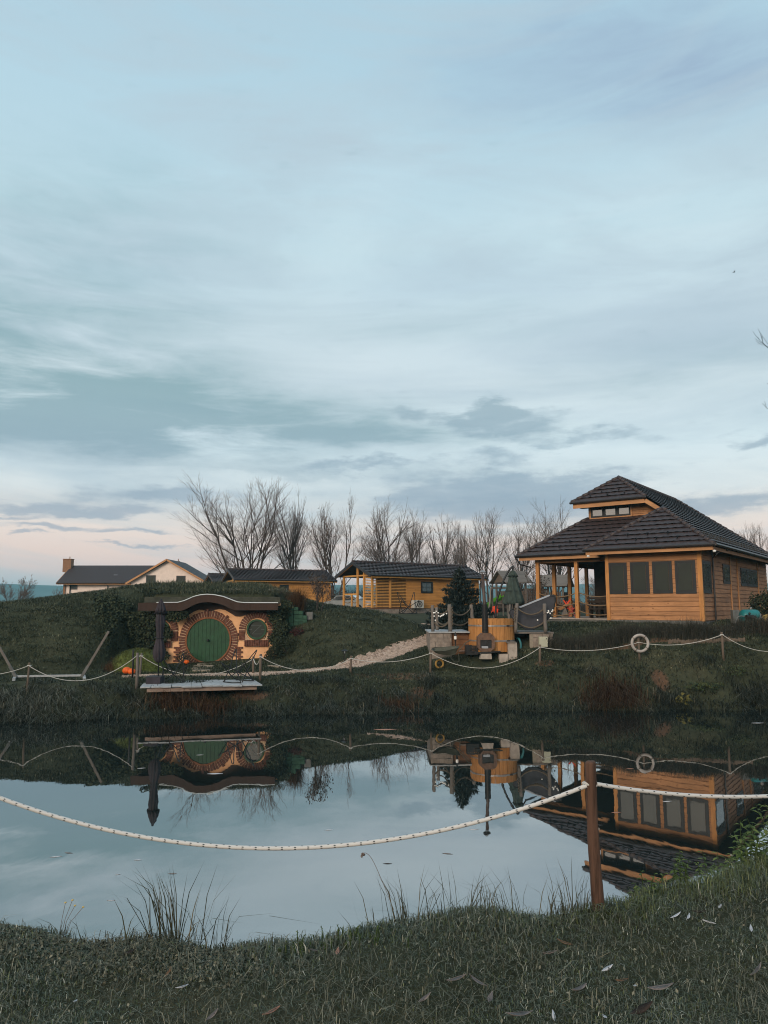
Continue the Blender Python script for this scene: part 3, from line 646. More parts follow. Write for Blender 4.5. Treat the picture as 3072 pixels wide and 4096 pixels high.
# front windows
for (x0, y0, x1, y1) in ((675, 572, 793, 768), (808, 567, 930, 766), (945, 562, 1072, 765), (1086, 557, 1218, 766)):
    p = hl(2000+x0*.6462, 1880+y1*.6462, a=0); q = hl(2000+x1*.6462, 1880+y0*.6462, a=0)
    window(house, (p.x+.035, -.026, p.z), (1, 0, 0), (0, -1, 0), q.x-p.x-.10, q.z-p.z, .085, .014)
for (x0, y0, x1, y1) in ((1254, 560, 1296, 762), (1380, 583, 1415, 703), (1490, 605, 1525, 716), (1527, 612, 1558, 720), (1560, 618, 1590, 722)):
    p = hl(2000+x0*.6462, 1880+y1*.6462, b=0); q = hl(2000+x1*.6462, 1880+y0*.6462, b=0); pz = hl(2000+x0*.6462, 1880+y0*.6462, b=0)
    window(house, (.026, p.y, p.z), (0, 1, 0), (1, 0, 0), q.y-p.y, pz.z-p.z, .08, .02)
for px in (1325, 1430, 1475, 1600): p = hl(2000+px*.6462, 2400, b=0); mb = MB(); mb.beam((.045, p.y, 0), (.045, p.y, 2.95), .07, .05, (1, 0, 0)); mb.build('batten', 'trim_wood', house)
p = hl(2000+1322*.6462, 2400, b=0); mb = MB(); mb.tube([(.09, p.y-.15, -.3), (.09, p.y-.15, 2.7), (.35, p.y-.15, 2.95), (.75, p.y-.15, 3.05)], .04, 8); mb.build('downpipe', 'gutter', house)
# roof planes
E0 = ze
def Z(d): return ze+k*d
rf = MB()
tiles(rf, [(.73, -.73, E0), (.73, 14.95, E0), (-4.95, 14.95, zr), (-4.95, 4.6, zr), (-3.1, 2.9, Z(3.83)), (-2.04, 2.9, Z(2.77)), (-2.04, 2.04, Z(2.77))], .36)
tiles(rf, [(-4.81, -.73, E0), (.73, -.73, E0), (-2.04, 2.04, Z(2.77))], .36)
tiles(rf, [(-9.0, .94, E0), (-4.81, .94, E0), (-2.11, 3.64, Z(2.7)), (-6.3, 3.64, Z(2.7))], .36)
tiles(rf, [(-9.0, 14.95, E0), (-9.0, .94, E0), (-6.3, 3.64, Z(2.7)), (-6.3, 14.95, Z(2.7))], .36, step=.3)
tiles(rf, [(-6.85, 2.9, 5.88), (-3.1, 2.9, 5.88), (-4.95, 4.6, zr)], .36)
tiles(rf, [(-6.85, 14.95, 5.88), (-6.85, 2.9, 5.88), (-4.95, 4.6, zr), (-4.95, 14.95, zr)], .36, step=.3)
rf.add([(-4.81, -.73, E0), (-2.04, 2.04, Z(2.77)), (-2.04, 3.64, Z(2.77)), (-2.11, 3.64, Z(2.7)), (-4.81, .94, E0)], [(0, 1, 2, 3, 4)])
roof = rf.build('roof', 'roof_tile', house)
for a, b in (((.73, -.73, E0), (-2.04, 2.04, Z(2.77))), ((-4.81, -.73, E0), (-2.04, 2.04, Z(2.77))), ((-9, .94, E0), (-6.3, 3.64, Z(2.7))), ((-6.85, 2.9, 5.88), (-4.95, 4.6, zr)), ((-3.1, 2.9, 5.88), (-4.95, 4.6, zr)),
             ((-4.95, 4.6, zr), (-4.95, 14.95, zr)), ((.73, 14.95, E0), (-4.95, 14.95, zr))): mb = MB(); caps(mb, a, b); mb.build('ridge_cap', 'roof_tile', roof, True)
# snow guards
def guards(p0, e, s, n, m, dx, rows):
    p0, e, s, n = Vector(p0), Vector(e), Vector(s).normalized(), Vector(n).normalized()
    for r_, (t0, x0, cnt) in enumerate(rows):
        for i in range(cnt):
            mb = MB(); c = p0+e*(x0+dx*i)+s*t0+n*.03; mb.beam(c, c+n*.13-s*.03, .035, .03, e); mb.beam(c+n*.05+s*.12, c-s*.12+n*.05, .03, .02, n); mb.build('snow_guard', 'black_metal', roof)
cs, sn = 1/math.hypot(1, k), k/math.hypot(1, k)
guards((-4.81, -.73, E0), (1, 0, 0), (0, cs, sn), (0, -sn, cs), 0, .88, ((.62, 1.35, 4), (1.05, 1.75, 3)))
guards((-9, .94, E0), (1, 0, 0), (0, cs, sn), (0, -sn, cs), 0, .88, ((.62, 1.2, 4), (1.05, 1.6, 3)))
guards((-6.85, 2.9, 5.88), (1, 0, 0), (0, cs, sn), (0, -sn, cs), 0, .88, ((.42, .9, 3), (.8, 1.4, 2)))
guards((.73, -.73, E0), (0, 1, 0), (-cs, 0, sn), (sn, 0, cs), 0, .62, ((.62, 1.2, 21), (1.0, 1.5, 20)))
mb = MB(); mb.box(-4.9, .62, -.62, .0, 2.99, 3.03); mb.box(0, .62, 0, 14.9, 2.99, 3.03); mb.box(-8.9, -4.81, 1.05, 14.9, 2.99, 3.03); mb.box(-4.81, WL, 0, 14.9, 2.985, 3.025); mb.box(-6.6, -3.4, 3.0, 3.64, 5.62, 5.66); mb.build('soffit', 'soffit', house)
for q in ((-4.75, .66, -.68, -.635, 2.90, 3.07), (-8.95, -4.76, .99, 1.035, 2.88, 3.06), (-6.8, -3.15, 2.95, 3.0, 5.58, 5.84)): mb = MB(); mb.box(*q); mb.build('fascia', 'trim_wood', house)
mb = MB(); mb.beam((-3.12, 2.95, 5.70), (-2.1, 2.95, 4.96), .05, .2); mb.build('fascia', 'trim_wood', house)
mb = MB(); mb.box(.635, .68, -.63, 14.9, 2.90, 3.07); mb.build('fascia', 'house_wood_y', house)
mb = MB()
for a, b in (((-4.85, -.80, 3.12), (.80, -.80, 3.12)), ((.80, -.80, 3.12), (.80, 14.9, 3.10)), ((-9.12, .87, 3.10), (-4.83, .87, 3.12)), ((-6.92, 2.84, 5.86), (-3.05, 2.84, 5.86)), ((-9.08, .9, 3.1), (-9.08, 14.9, 3.1))): mb.tube([a, b], .062, 8)
mb.tube([(-9.1, .9, 3.05), (-8.95, 1.1, 2.7), (-8.55, 1.5, 2.55)], .035, 6); mb.build('gutter', 'gutter', house)
# clerestory
mb = MB(); siding(mb, (-6.25, 3.64, 0), (1, 0, 0), 3.05, 5.0, 5.66, .16, .02, .004, (0, -1, 0)); mb.prism([(-6.25, 3.642, 5.0), (-2.2, 3.642, 4.95), (-3.2, 3.642, 5.72), (-6.25, 3.642, 5.72)], (0, .1, 0)); mb.box(-6.27, -6.2, 3.76, 14.5, 5.0, 5.75); mb.build('clerestory_wall', 'house_wood', house)
p = hl(2365, 2070, a=3.62); q = hl(2523, 2033, a=3.62); ww = (q.x-p.x)
mb = MB()
for x in (p.x-.06, p.x+ww): mb.box(x, x+.06, 3.56, 3.62, 5.1, 5.63)
mb.box(p.x-.06, p.x+ww+.06, 3.56, 3.62, 5.05, 5.1); mb.build('window_trim', 'trim_wood', house)
for i in range(3): window(house, (p.x+ww*i/3+.01, 3.615, 5.11), (1, 0, 0), (0, -1, 0), ww/3-.02, .52, .05, .04, 'glass_light')
# veranda
for i, (x, y) in enumerate(((-8.2, 1.56), (-6.15, 1.56), (-8.2, 3.5), (-8.2, 5.5), (-8.2, 7.9), (-8.2, 11), (-8.2, 14))):
    mb = MB(); mb.box(x-.085, x+.085, y-.085, y+.085, .02, 2.98); mb.build('post', 'post_wood', house)
mb = MB(); mb.box(-8.3, WL, 1.48, 1.62, 2.74, 2.97); mb.box(-8.28, -8.12, 1.62, 14, 2.74, 2.97); mb.build('lintel', 'house_wood', house)
for (a, b, zs) in (((-8.2, 1.5), (-6.15, 1.5), (1.25, .78, .34)), ((-6.05, 1.5), (WL, 1.5), (1.25, .82, .38)), ((-8.2, 1.6), (-8.2, 3.5), (1.25, .8, .35)), ((-8.2, 3.5), (-8.2, 5.5), (1.25, .8, .35))):
    for z in zs: mb = MB(); mb.tube(sag((*a, z), (*b, z), .2, 16), .028, 6); mb.build('rope_rail', 'rope_jute', house, True)
for (x, y) in ((-4.6, -.75), (.74, -.75)): mb = MB(); mb.lathe([(.05, 0), (.075, .05), (.04, .09)], 10, (x, y, 2.80)); mb.build('spotlight', 'bulb_white', house)
# veranda furniture, seen dim between the posts
def hw(x, y, z=0.02): return HO+HB*x+HA*y+Vector((0, 0, z))
def table(x, y, lab):
    t_ = thing('veranda_table', hw(x, y), lab, 'table', rz=-PHI)
    mb = MB(); mb.box(-.8, .8, -.4, .4, .72, .77); mb.build('tabletop', 'dark_brown_shade', t_)
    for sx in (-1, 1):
        for sy in (-1, 1): mb = MB(); mb.box(sx*.7-.04, sx*.7+.04, sy*.32-.04, sy*.32+.04, 0, .72); mb.build('leg', 'dark_brown_shade', t_)
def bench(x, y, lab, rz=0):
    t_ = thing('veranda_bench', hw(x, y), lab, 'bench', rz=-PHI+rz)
    mb = MB(); mb.box(-.7, .7, -.2, .2, .42, .47); mb.build('seat', 'dark_brown_shade', t_)
    mb = MB(); [mb.beam((-.7, .2, z), (.7, .27, z+.02), .03, .1) for z in (.62, .8, .95)]; mb.build('backrest', 'dark_brown_shade', t_)
    for sx in (-1, 1): mb = MB(); mb.box(sx*.62-.03, sx*.62+.03, -.18, .2, 0, .42); mb.beam((sx*.62, .2, .4), (sx*.62, .26, 1.0), .05, .05); mb.build('leg', 'dark_brown_shade', t_)
table(-5.4, 3.6, 'dark veranda table behind the right-hand rope railing of the timber house')
bench(-5.3, 2.7, 'dark slatted veranda bench in front of the veranda table', math.pi)
bench(-5.5, 4.6, 'dark slatted veranda bench farther back, behind the veranda table')
def folding_chair(P, rz, lab):
    t_ = thing('folding_chair', P, lab, 'folding chair', rz=rz)
    for sx in (-.22, .22): mb = MB(); mb.beam((sx, -.25, 0), (sx, .2, .85), .035, .02, (1, 0, 0)); mb.beam((sx*.9, .28, 0), (sx*.9, -.2, .5), .035, .02, (1, 0, 0)); mb.build('leg_frame', 'blue_red_chair', t_)
    mb = MB(); mb.box(-.22, .22, -.2, .2, .44, .47); mb.build('seat', 'blue_red_chair', t_)
    mb = MB(); mb.beam((-.22, .17, .78), (.22, .17, .78), .1, .02); mb.build('backrest', 'blue_red_chair', t_)
folding_chair(hw(-7.45, 3.9), R(60), 'red folding chair standing on the veranda behind its rope railing')
# ------------------------------------------------------------------ holiday cabins
def cabin(px, py_floor, py_eave, D, ang, wide, long_, label, porch=True, rise=.42):
    P = W(px, py_floor, D); Q = W(px, py_eave, D); h = Q.z-P.z-.1
    r = thing('holiday_cabin', P, label, 'cabin', 'small timber cabins beyond the pond', rz=ang); ov = .42
    pl = long_*.30 if porch else 0
    mb = MB(); mb.box(pl, long_, 0, .1, 0, h); mb.box(pl, long_, wide-.1, wide, 0, h); mb.box(long_-.1, long_, .1, wide-.1, 0, h)
    zr_ = h+(wide/2)*rise*1.15
    mb.add([(long_, 0, h), (long_, wide, h), (long_, wide/2, zr_)], [(0, 1, 2)]); mb.add([(pl, 0, h), (pl, wide, h), (pl, wide/2, zr_)], [(0, 2, 1)]); mb.build('wall', 'cabin_wood', r)
    mb = MB(); mb.box(-.05, long_+.05, -.05, wide+.05, -.9, -.02); mb.build('plinth', 'stone', r)
    if porch: mb = MB(); mb.box(-.1, pl, -.08, wide+.05, -.02, .06); mb.build('porch_floor', 'panel_wood', r); mb = MB(); mb.box(pl, pl+.1, .1, wide-.1, 0, h); mb.build('porch_wall', 'dark_brown_shade', r)  # porch wall coloured dark to carry the shade inside the porch
    kk = (zr_-h)/(wide/2); ez = h-kk*ov
    rm = MB(); tiles(rm, [(-ov, -ov, ez+.12), (long_+ov, -ov, ez+.12), (long_+ov, wide/2, zr_+.12), (-ov, wide/2, zr_+.12)], .33, .062, .16, .018, .3, .05)
    tiles(rm, [(long_+ov, wide+ov, ez+.12), (-ov, wide+ov, ez+.12), (-ov, wide/2, zr_+.12), (long_+ov, wide/2, zr_+.12)], .33, .04, .3, .018, .3, .05)
    ro = rm.build('roof', 'roof_tile', r); mb = MB(); caps(mb, (-ov, wide/2, zr_+.15), (long_+ov, wide/2, zr_+.15), .1, .4); mb.build('ridge_cap', 'roof_tile', ro, True)
    mb = MB(); mb.box(-ov, long_+ov, -ov+.02, -ov+.07, ez-.06, ez+.07); mb.build('fascia', 'cabin_trim', r)
    mb = MB()
    for s in (0, 1):
        a, b = (-ov, -ov-.02 if s == 0 else wide+ov+.02, ez+.05), (-ov, wide/2, zr_+.06); mb.beam(a, b, .05, .2)
        a, b = (long_+ov, a[1], a[2]), (long_+ov, b[1], b[2]); mb.beam(a, b, .05, .2)
    mb.tube([(-ov, -ov-.05, ez+.1), (long_+ov, -ov-.05, ez+.1)], .06, 6); mb.tube([(long_+.1, -ov-.05, ez+.05), (long_+.08, -.06, ez-.3), (long_+.08, -.06, -.5)], .05, 6); mb.build('gutter', 'gutter', r)
    if porch:
        for (x, y) in ((.06, .06), (pl*.52, .03), (.06, wide*.28), (.06, wide/2), (.06, wide-.06), (pl, wide-.06)):
            mb = MB(); mb.box(x-.065, x+.065, y-.065, y+.065, .06, h+(kk*min(y, wide-y) if x < .1 else 0)); mb.build('post', 'cabin_trim', r)
        mb = MB()
        for s in (0, 1): mb.beam((-ov+.06, -ov if s == 0 else wide+ov, ez+.0), (-ov+.06, wide/2, zr_-.02), .05, .10)
        mb.box(0, .12, 0, wide, h-.1, h); mb.box(0, pl, -.01, .11, h-.12, h); mb.build('gable_trim', 'cabin_trim', r)
        n = int((h-.1)/.105)
        for (o_, e_, ln) in (((.13, .02, .1), (1, 0, 0), pl*.52-.2), ((pl*.52+.07, .02, .1), (1, 0, 0), pl*.48-.07), ((.05, .13, .1), (0, 1, 0), wide*.28-.2)):
            mb = MB(); o_, e_ = Vector(o_), Vector(e_)
            for i in range(n): z = Vector((0, 0, .105*i+.03)); mb.beam(o_+z, o_+z+e_*ln, .03, .05)
            mb.build('slat_screen', 'cabin_trim', r)
        mb = MB(); mb.beam((.06, wide/2, 1.0), (.06, wide, 1.0), .06, .1); mb.beam((.06, wide*.7, .06), (.06, wide*.7, 1.0), .1, .1); mb.build('railing', 'cabin_trim', r)
        for (y0, y1) in ((wide/2, wide*.7), (wide*.7, wide)):
            for z in (.75, .42): mb = MB(); mb.tube(sag((.06, y0, z+.12), (.06, y1, z+.12), .16, 10), .03, 5); mb.build('rope_rail', 'rope_jute', r)
    return r, h, P
CANG = R(35.5)
_p = W(1488, 2434, 50); cab, ch, CP2 = cabin(1488, 2434, 2291, 50, CANG, 3.75, along(_p, (math.cos(CANG), math.sin(CANG)), 1917), 'yellow timber cabin with slatted porch and dark roof, behind the spruce', rise=.37)
l_ = (math.cos(CANG), math.sin(CANG))
x0, x1 = along(CP2, l_, 1684), along(CP2, l_, 1730)
window(cab, (x0, -.01, ch*.47), (1, 0, 0), (0, -1, 0), x1-x0, .82, .07, .05, 'glass', (2, 2))
x0 = along(CP2, l_, 1642); x1 = along(CP2, l_, 1681)
ac = thing('air_conditioner', CP2+Vector((l_[0]*x0+.25*l_[1], l_[1]*x0-.25*l_[0], .02)), 'white outdoor air conditioner unit on the yellow cabin wall', 'air conditioner', rz=CANG)
mb = MB(); mb.box(0, x1-x0, -.16, .16, 0, .56); mb.build('housing', 'ac_white', ac)
mb = MB(); mb.tube([((x1-x0)*.58+.21*math.cos(a), -.175, .28+.21*math.sin(a)) for a in np.linspace(0, 2*math.pi, 20)[:-1]], .02, 5, closed=True)
for a in np.linspace(0, math.pi, 6)[:-1]: mb.beam(((x1-x0)*.58-.2*math.cos(a), -.172, .28-.2*math.sin(a)), ((x1-x0)*.58+.2*math.cos(a), -.172, .28+.2*math.sin(a)), .012, .012)
mb.build('fan_grille', 'black_metal', ac)
_p = W(950, 2452, 60); cab1, ch1, CP1 = cabin(950, 2452, 2312, 60, R(24), 4.6, along(_p, (math.cos(R(24)), math.sin(R(24))), 1322), 'yellow timber cabin half hidden behind the grassy roof of the round-door house', rise=.295)
l1 = (math.cos(R(24)), math.sin(R(24))); x0, x1 = along(CP1, l1, 1116), along(CP1, l1, 1152)
window(cab1, (x0, -.01, ch1*.1), (1, 0, 0), (0, -1, 0), x1-x0, ch1*.75, .07, .05)
cabin(868, 2445, 2334, 78, R(30), 4.4, 7, 'small dark-roofed cabin gable between the pink house and a yellow cabin')
# ------------------------------------------------------------------ pale pink house on the left
D = 86
def pk(px, py, d=D): return W(px, py, d)
b0 = pk(238, 2430); ph = thing('pink_house', (b0.x, D, 3.1), 'pale pink house with long dark roof, brick chimney and wide gable wing', 'house')
org = Vector((b0.x, D, 3.1))
def pl_(px, py, dy=0.): v = W(px, py, D+dy); return v-org
eL, eR = pl_(238, 2328), pl_(515, 2328)
mb = MB(); mb.box(.25, eR.x+4, .6, 7, 0, eL.z); mb.add([(.25, .6, eL.z), (.25, 7, eL.z), (.25, 3.8, pl_(231, 2262, 3.8).z)], [(0, 1, 2)])
g0, g1, ga = pl_(512, 2330, -1.5), pl_(832, 2335, -1.5), pl_(671, 2240, -1.5)
mb.box(g0.x+.35, g1.x-.35, -1.5, 5, 0, g0.z+.1); mb.add([(g0.x+.35, -1.5, g0.z+.1), (g1.x-.35, -1.5, g0.z+.1), (ga.x, -1.5, ga.z-.15)], [(0, 1, 2)]); mb.build('wall', 'plaster_pink', ph)
rz_ = pl_(235, 2262, 3.8).z
rm = MB(); tiles(rm, [(-.45, -.2, eL.z-.1), (eR.x+3, -.2, eL.z-.1), (eR.x+3, 3.8, rz_), (-.45, 3.8, rz_)], .4, .02, 1.0, 0); tiles(rm, [(eR.x+3, 7.8, eL.z-.1), (-.45, 7.8, eL.z-.1), (-.45, 3.8, rz_), (eR.x+3, 3.8, rz_)], .4, .02, 1.0, 0)
el_ = pl_(503, 2332, -1.9); er_ = pl_(840, 2336, -1.9)
tiles(rm, [(el_.x, 6, el_.z), (el_.x, -1.95, el_.z), (ga.x, -1.95, ga.z+.1), (ga.x, 6, ga.z+.1)], .4, .02, 1.0, 0); tiles(rm, [(er_.x, -1.95, er_.z), (er_.x, 6, er_.z), (ga.x, 6, ga.z+.1), (ga.x, -1.95, ga.z+.1)], .4, .02, 1.0, 0)
pr = rm.build('roof', 'roof_flat', ph)
for (x0, x1, y0, y1, d) in ((251, 285, 2262, 2237, 3.0), (699, 715, 2262, 2246, 4)):
    a, b = pl_(x0, y0, d), pl_(x1, y1, d); mb = MB(); mb.box(a.x, b.x, d, d+(b.x-a.x)*.8, a.z-.8, b.z); mb.box(a.x-.05, b.x+.05, d-.05, d+(b.x-a.x)*.8+.05, b.z, b.z+.06)
    mb.tube([(a.x+.7*(b.x-a.x), d+.3, b.z), (a.x+.7*(b.x-a.x), d+.3, b.z+.35)], .05, 6); mb.build('chimney', 'brick_old', pr)
a, b = pl_(455, 2307, 1.5), pl_(475, 2296, 1.9); mb = MB(); mb.add([(a.x, 1.45, a.z), (b.x, 1.45, a.z), (b.x-.05, 2.1, b.z), (a.x-.1, 2.1, b.z)], [(0, 1, 2, 3)]); sky_ = mb.build('skylight', 'cover_edge', pr); sky_.location = (0, -.12, .1)
mb = MB(); mb.beam((el_.x, -1.97, el_.z-.08), (ga.x, -1.97, ga.z+.0), .06, .2); mb.beam((er_.x, -1.97, er_.z-.08), (ga.x, -1.97, ga.z), .06, .2); mb.beam((-.47, -.2, eL.z-.2), (-.47, 3.8, rz_-.1), .06, .2); mb.box(-.4, el_.x, -.16, -.1, eL.z-.3, eL.z-.16); mb.build('fascia', 'trim_wood', ph)
mb = MB(); mb.box(-.4, .25, -.1, 6, eL.z-.24, eL.z-.2); mb.build('soffit', 'panel_wood', ph)
mb = MB(); mb.tube([(-.45, -.25, eL.z-.12), (el_.x, -.25, eL.z-.12)], .07, 6)
for px in (273, 425, 512): x = pl_(px, 2340).x; mb.tube([(x, -.2, eL.z-.15), (x, .5, eL.z-.5), (x, .52, 0)], .06, 6)
mb.build('gutter', 'gutter', ph)
mb = MB(); x = pl_(250, 2350).x; mb.box(x-.12, x+.12, .45, .6, 0, eL.z-.2); mb.build('porch_pillar', 'brick_old', ph)
for (x0, y0, x1, y1, d) in ((584, 2301, 623, 2333, -1.5), (705, 2303, 742, 2333, -1.5), (279, 2338, 310, 2358, .6), (279, 2373, 310, 2395, .6)):
    a, b = pl_(x0, y1, d), pl_(x1, y0, d); window(ph, (a.x, d-.01, a.z), (1, 0, 0), (0, -1, 0), b.x-a.x, b.z-a.z, .08, .05)
# ------------------------------------------------------------------ round-door house set into the hill
FD = 32.55; S2 = 700/1659
def c2(x, y, D=FD): return W(500+x*S2, 2300+y*S2, D)
ho = c2(790, 830); hob = thing('hillside_house', (ho.x, FD, ho.z), 'orange plastered hillside house with round green door, brick arches and grass roof', 'house')
O2 = Vector((ho.x, FD, ho.z))
def h2(x, y, D=FD): return c2(x, y, D)-O2
mb = MB(); top = [h2(x, y) for x, y in ((300, 330), (1470, 330))]
xl, xr_ = h2(300, 600).x, h2(1465, 600).x
# plaster wall with its two round openings left as recesses behind door and window
mb.box(xl, xr_, 0, .25, -.4, h2(0, 268).z); mb.build('wall', 'plaster_orange', hob)
dc = h2(793, 618); dr = 198*S2*FD*1.012/FPX
def disc(mb, c, r0, r1, y0, y1, n=48):
    o = len(mb.v)
    for i in range(n):
        a = 2*math.pi*i/n
        for r_, y in ((r0, y0), (r1, y0), (r1, y1), (r0, y1)): mb.v.append((c.x+r_*math.cos(a), y, c.z+r_*math.sin(a)))
    for i in range(n):
        a, b = o+i*4, o+((i+1) % n)*4
        for q in range(4): mb.f.append((a+q, a+(q+1) % 4, b+(q+1) % 4, b+q))
mb = MB(); mb.tube([(dc.x, -.005, dc.z), (dc.x, -.055, dc.z)], dr, 56)
for i in range(-5, 6):
    x = i*dr*2/11; hh = math.sqrt(max(dr*dr-x*x, 0))*.97
    if hh > .1: mb.box(dc.x+x-.07, dc.x+x+.07, -.068, -.056, dc.z-hh, dc.z+hh)
door = mb.build('round_door', 'door_green', hob); mb = MB(); mb.tube([(dc.x, -.05, dc.z), (dc.x, -.13, dc.z)], [.03, .03], 10); mb.ball((dc.x, -.15, dc.z), .055, 10, 8); mb.build('door_knob', 'black_metal', door, True)
mb = MB(); disc(mb, dc, dr, dr*1.075, -.10, .01); mb.build('door_frame', 'frame_red', hob)
def brick(mb, c, a, r0, r1, wd, y0, y1):
    u = Vector((math.cos(a), 0, math.sin(a))); v = Vector((-math.sin(a), 0, math.cos(a))); j = random.uniform(-.012, .012)
    P = [c+u*r_+v*s_*(wd*r_/r1)/2+Vector((0, y+j, 0)) for y in (y0, y1) for r_, s_ in ((r0, -1), (r1, -1), (r1, 1), (r0, 1))]
    mb.add(P, [(0, 1, 2, 3), (7, 6, 5, 4), (0, 4, 5, 1), (1, 5, 6, 2), (2, 6, 7, 3), (3, 7, 4, 0)])
mb = MB(); n = 62
for i in range(n):
    a = 2*math.pi*(i+.5)/n-math.pi/2; long_ = i % 7 == 3; brick(mb, dc, a, dr*1.085, dr*(1.43 if long_ else 1.36)+random.uniform(-.015, .015), 2*math.pi*dr*1.36/n*.70, -.10 if long_ else -.075, -.0)
for sgn in (-1, 1):
    for j in range(7):
        z = h2(0, 822-j*21).z; x0 = dc.x+sgn*(1.30+.05*(j % 2)-.02*j); x1 = dc.x+sgn*(1.43+.09*((j+1) % 2)); mb.box(min(x0, x1), max(x0, x1), -.06, 0, z, z+.07)
mb.build('brick_surround', 'brick', hob)
mb = MB(); disc(mb, dc, dr*1.08, dr*1.35, -.045, .01); mb.build('mortar_ring', 'mortar', hob)
mb = MB(); mb.box(dc.x-1.25, dc.x+1.25, -.45, 0, -.25, .0); mb.build('doorstep', 'concrete', hob)
def round_window(cx, cy, part):
    wc = h2(cx, cy); r = 76*S2*FD*1.012/FPX
    f = MB(); disc(f, wc, r, r*1.22, -.12, .0); fr_ = f.build('window', 'door_green', hob)
    g = MB(); g.tube([(wc.x, -.01, wc.z), (wc.x, -.03, wc.z)], r, 36); g.build('pane', 'glass', fr_)
    mu = MB()
    for a, b in (((-.7, .5), (.6, .5)), ((.5, .45), (-.5, -.5)), ((-.55, -.55), (.6, -.55)), ((-.95, 0), (-.55, 0)), ((.55, 0), (.95, 0))): mu.beam((wc.x+a[0]*r, -.045, wc.z+a[1]*r), (wc.x+b[0]*r, -.045, wc.z+b[1]*r), .010, .010)
    mu.build('pane_line', 'hose_grey', fr_)  # whitish reflections on the round pane, modelled as thin grey bars
    bm_ = MB(); ns = 19
    for i in range(ns): a = math.pi*(i+.5)/ns; brick(bm_, wc, a, r*1.40, r*2.15, math.pi*r*2.15/ns*.72, -.075, 0)
    for sgn in (-1, 1):
        for j in range(7): z = wc.z-(j+1)*.062; bm_.box(min(wc.x+sgn*r*1.4, wc.x+sgn*r*2.15), max(wc.x+sgn*r*1.4, wc.x+sgn*r*2.15), -.07, 0, z-.026, z+.024)
    for j in range(14): x = wc.x-r*1.35+j*(2.7*r)/13; bm_.box(x-.028, x+.028, -.11, 0, wc.z-r*2.03, wc.z-r*1.28)
    bm_.build('brick_arch', 'brick', hob)
    mo = MB(); disc(mo, wc, r*1.39, r*2.13, -.04, .0); mo.build('mortar_ring', 'mortar', hob)
round_window(1250, 515, 0); round_window(335, 525, 1)
# eave board, its white flashing, and the scalloped board below it
top = [(125, 265), (300, 263), (500, 262), (560, 246), (600, 229), (640, 211), (680, 198), (720, 190), (780, 185), (850, 190), (930, 206), (1000, 232), (1040, 248), (1070, 258), (1130, 264), (1300, 265), (1450, 265)]
bot = [(120, 338), (300, 339), (530, 340), (560, 331), (600, 312), (640, 290), (680, 273), (720, 262), (790, 257), (860, 265), (930, 285), (990, 315), (1020, 328), (1050, 335), (1130, 335), (1300, 334), (1450, 333)]
FE = 31.75
mb = MB(); A = [h2(x, y, FE) for x, y in top]; B = [h2(x, y, FE) for x, y in bot]; th_ = Vector((0, .06, 0)); n = len(A)
V = A+B+[p+th_ for p in A]+[p+th_ for p in B]; F = []
for i in range(n-1): F += [(n+i, n+i+1, i+1, i), (2*n+i, 2*n+i+1, 3*n+i+1, 3*n+i), (i, i+1, 2*n+i+1, 2*n+i), (n+i+1, n+i, 3*n+i, 3*n+i+1)]
F += [(0, 2*n, 3*n, n), (n-1, 2*n-1, 4*n-1, 3*n-1)]; mb.add(V, F); mb.build('eave_board', 'fascia_brown', hob)
mb = MB(); mb.tube([p+Vector((0, -.01, .012)) for p in A[1:]], .022, 6); mb.build('flashing', 'flash_white', hob)
mb = MB(); V = []
for p in A: V += [(p.x, p.y+.03, p.z-.03), (p.x, .25, p.z+.02), (p.x, .25, p.z-.16), (p.x, p.y+.065, p.z-.2)]
F = []
for i in range(n-1):
    for q in range(4): F.append((i*4+q, i*4+4+q, i*4+4+(q+1) % 4, i*4+(q+1) % 4))
mb.add(V, F); mb.build('roof_slab', 'fascia_brown', hob)
sc = [(440, 392), (500, 394), (560, 394), (600, 378), (650, 347), (700, 328), (735, 330), (770, 345), (810, 345), (850, 327), (895, 320), (950, 332), (1000, 362), (1045, 390), (1090, 392), (1140, 378), (1200, 366), (1300, 362), (1380, 372), (1440, 392)]
mb = MB(); lo = [h2(x, y, FD-.06) for x, y in sc]; up = [Vector((p.x, p.y, h2(0, 262).z-.02)) for p in lo]; V = lo+up+[p+Vector((0, .05, 0)) for p in lo]; n = len(lo); F = []
for i in range(n-1): F += [(i, i+1, n+i+1, n+i), (i+1, i, 2*n+i, 2*n+i+1)]
mb.add(V, F); mb.build('scalloped_board', 'fascia_brown', hob)
mb = MB(); a, b = h2(170, 207), h2(1465, 262); mb.box(a.x, b.x, .22, .5, b.z-.5, a.z); mb.build('parapet', 'mossy_concrete', hob)
# green block retaining wall beside it
bw = W(1165, 2512, 33.1); mb = MB()
cols = [(1112, 2412, 2440), (1128, 2420, 2516), (1146, 2447, 2516), (1164, 2432, 2514), (1184, 2428, 2512), (1202, 2443, 2510), (1220, 2462, 2500)]
rw = thing('block_wall', bw, 'green painted concrete block wall stepping down beside the hillside house', 'wall'); rows = 0
for (px, yt, yb) in cols:
    y = yt
    while y < yb-4:
        a, b = W(px-9, y+13.5, 33.1), W(px+9, y, 33.1); j = random.uniform(-.03, .03); q = 9 if (int(y/15) % 2) else 4
        mb.box(a.x-bw.x+.006, b.x-bw.x-.006+random.uniform(-.01, .02), -.1+j, .35, a.z-bw.z, b.z-bw.z); y += 15
mb.build('block', 'block_green', rw); mb = MB(); a, b = W(1228, 2460, 33.3), W(1252, 2448, 33.3); mb.box(a.x-bw.x, b.x-bw.x, 0, .3, a.z-bw.z-.2, b.z-bw.z); mb.build('bare_block', 'concrete', rw)
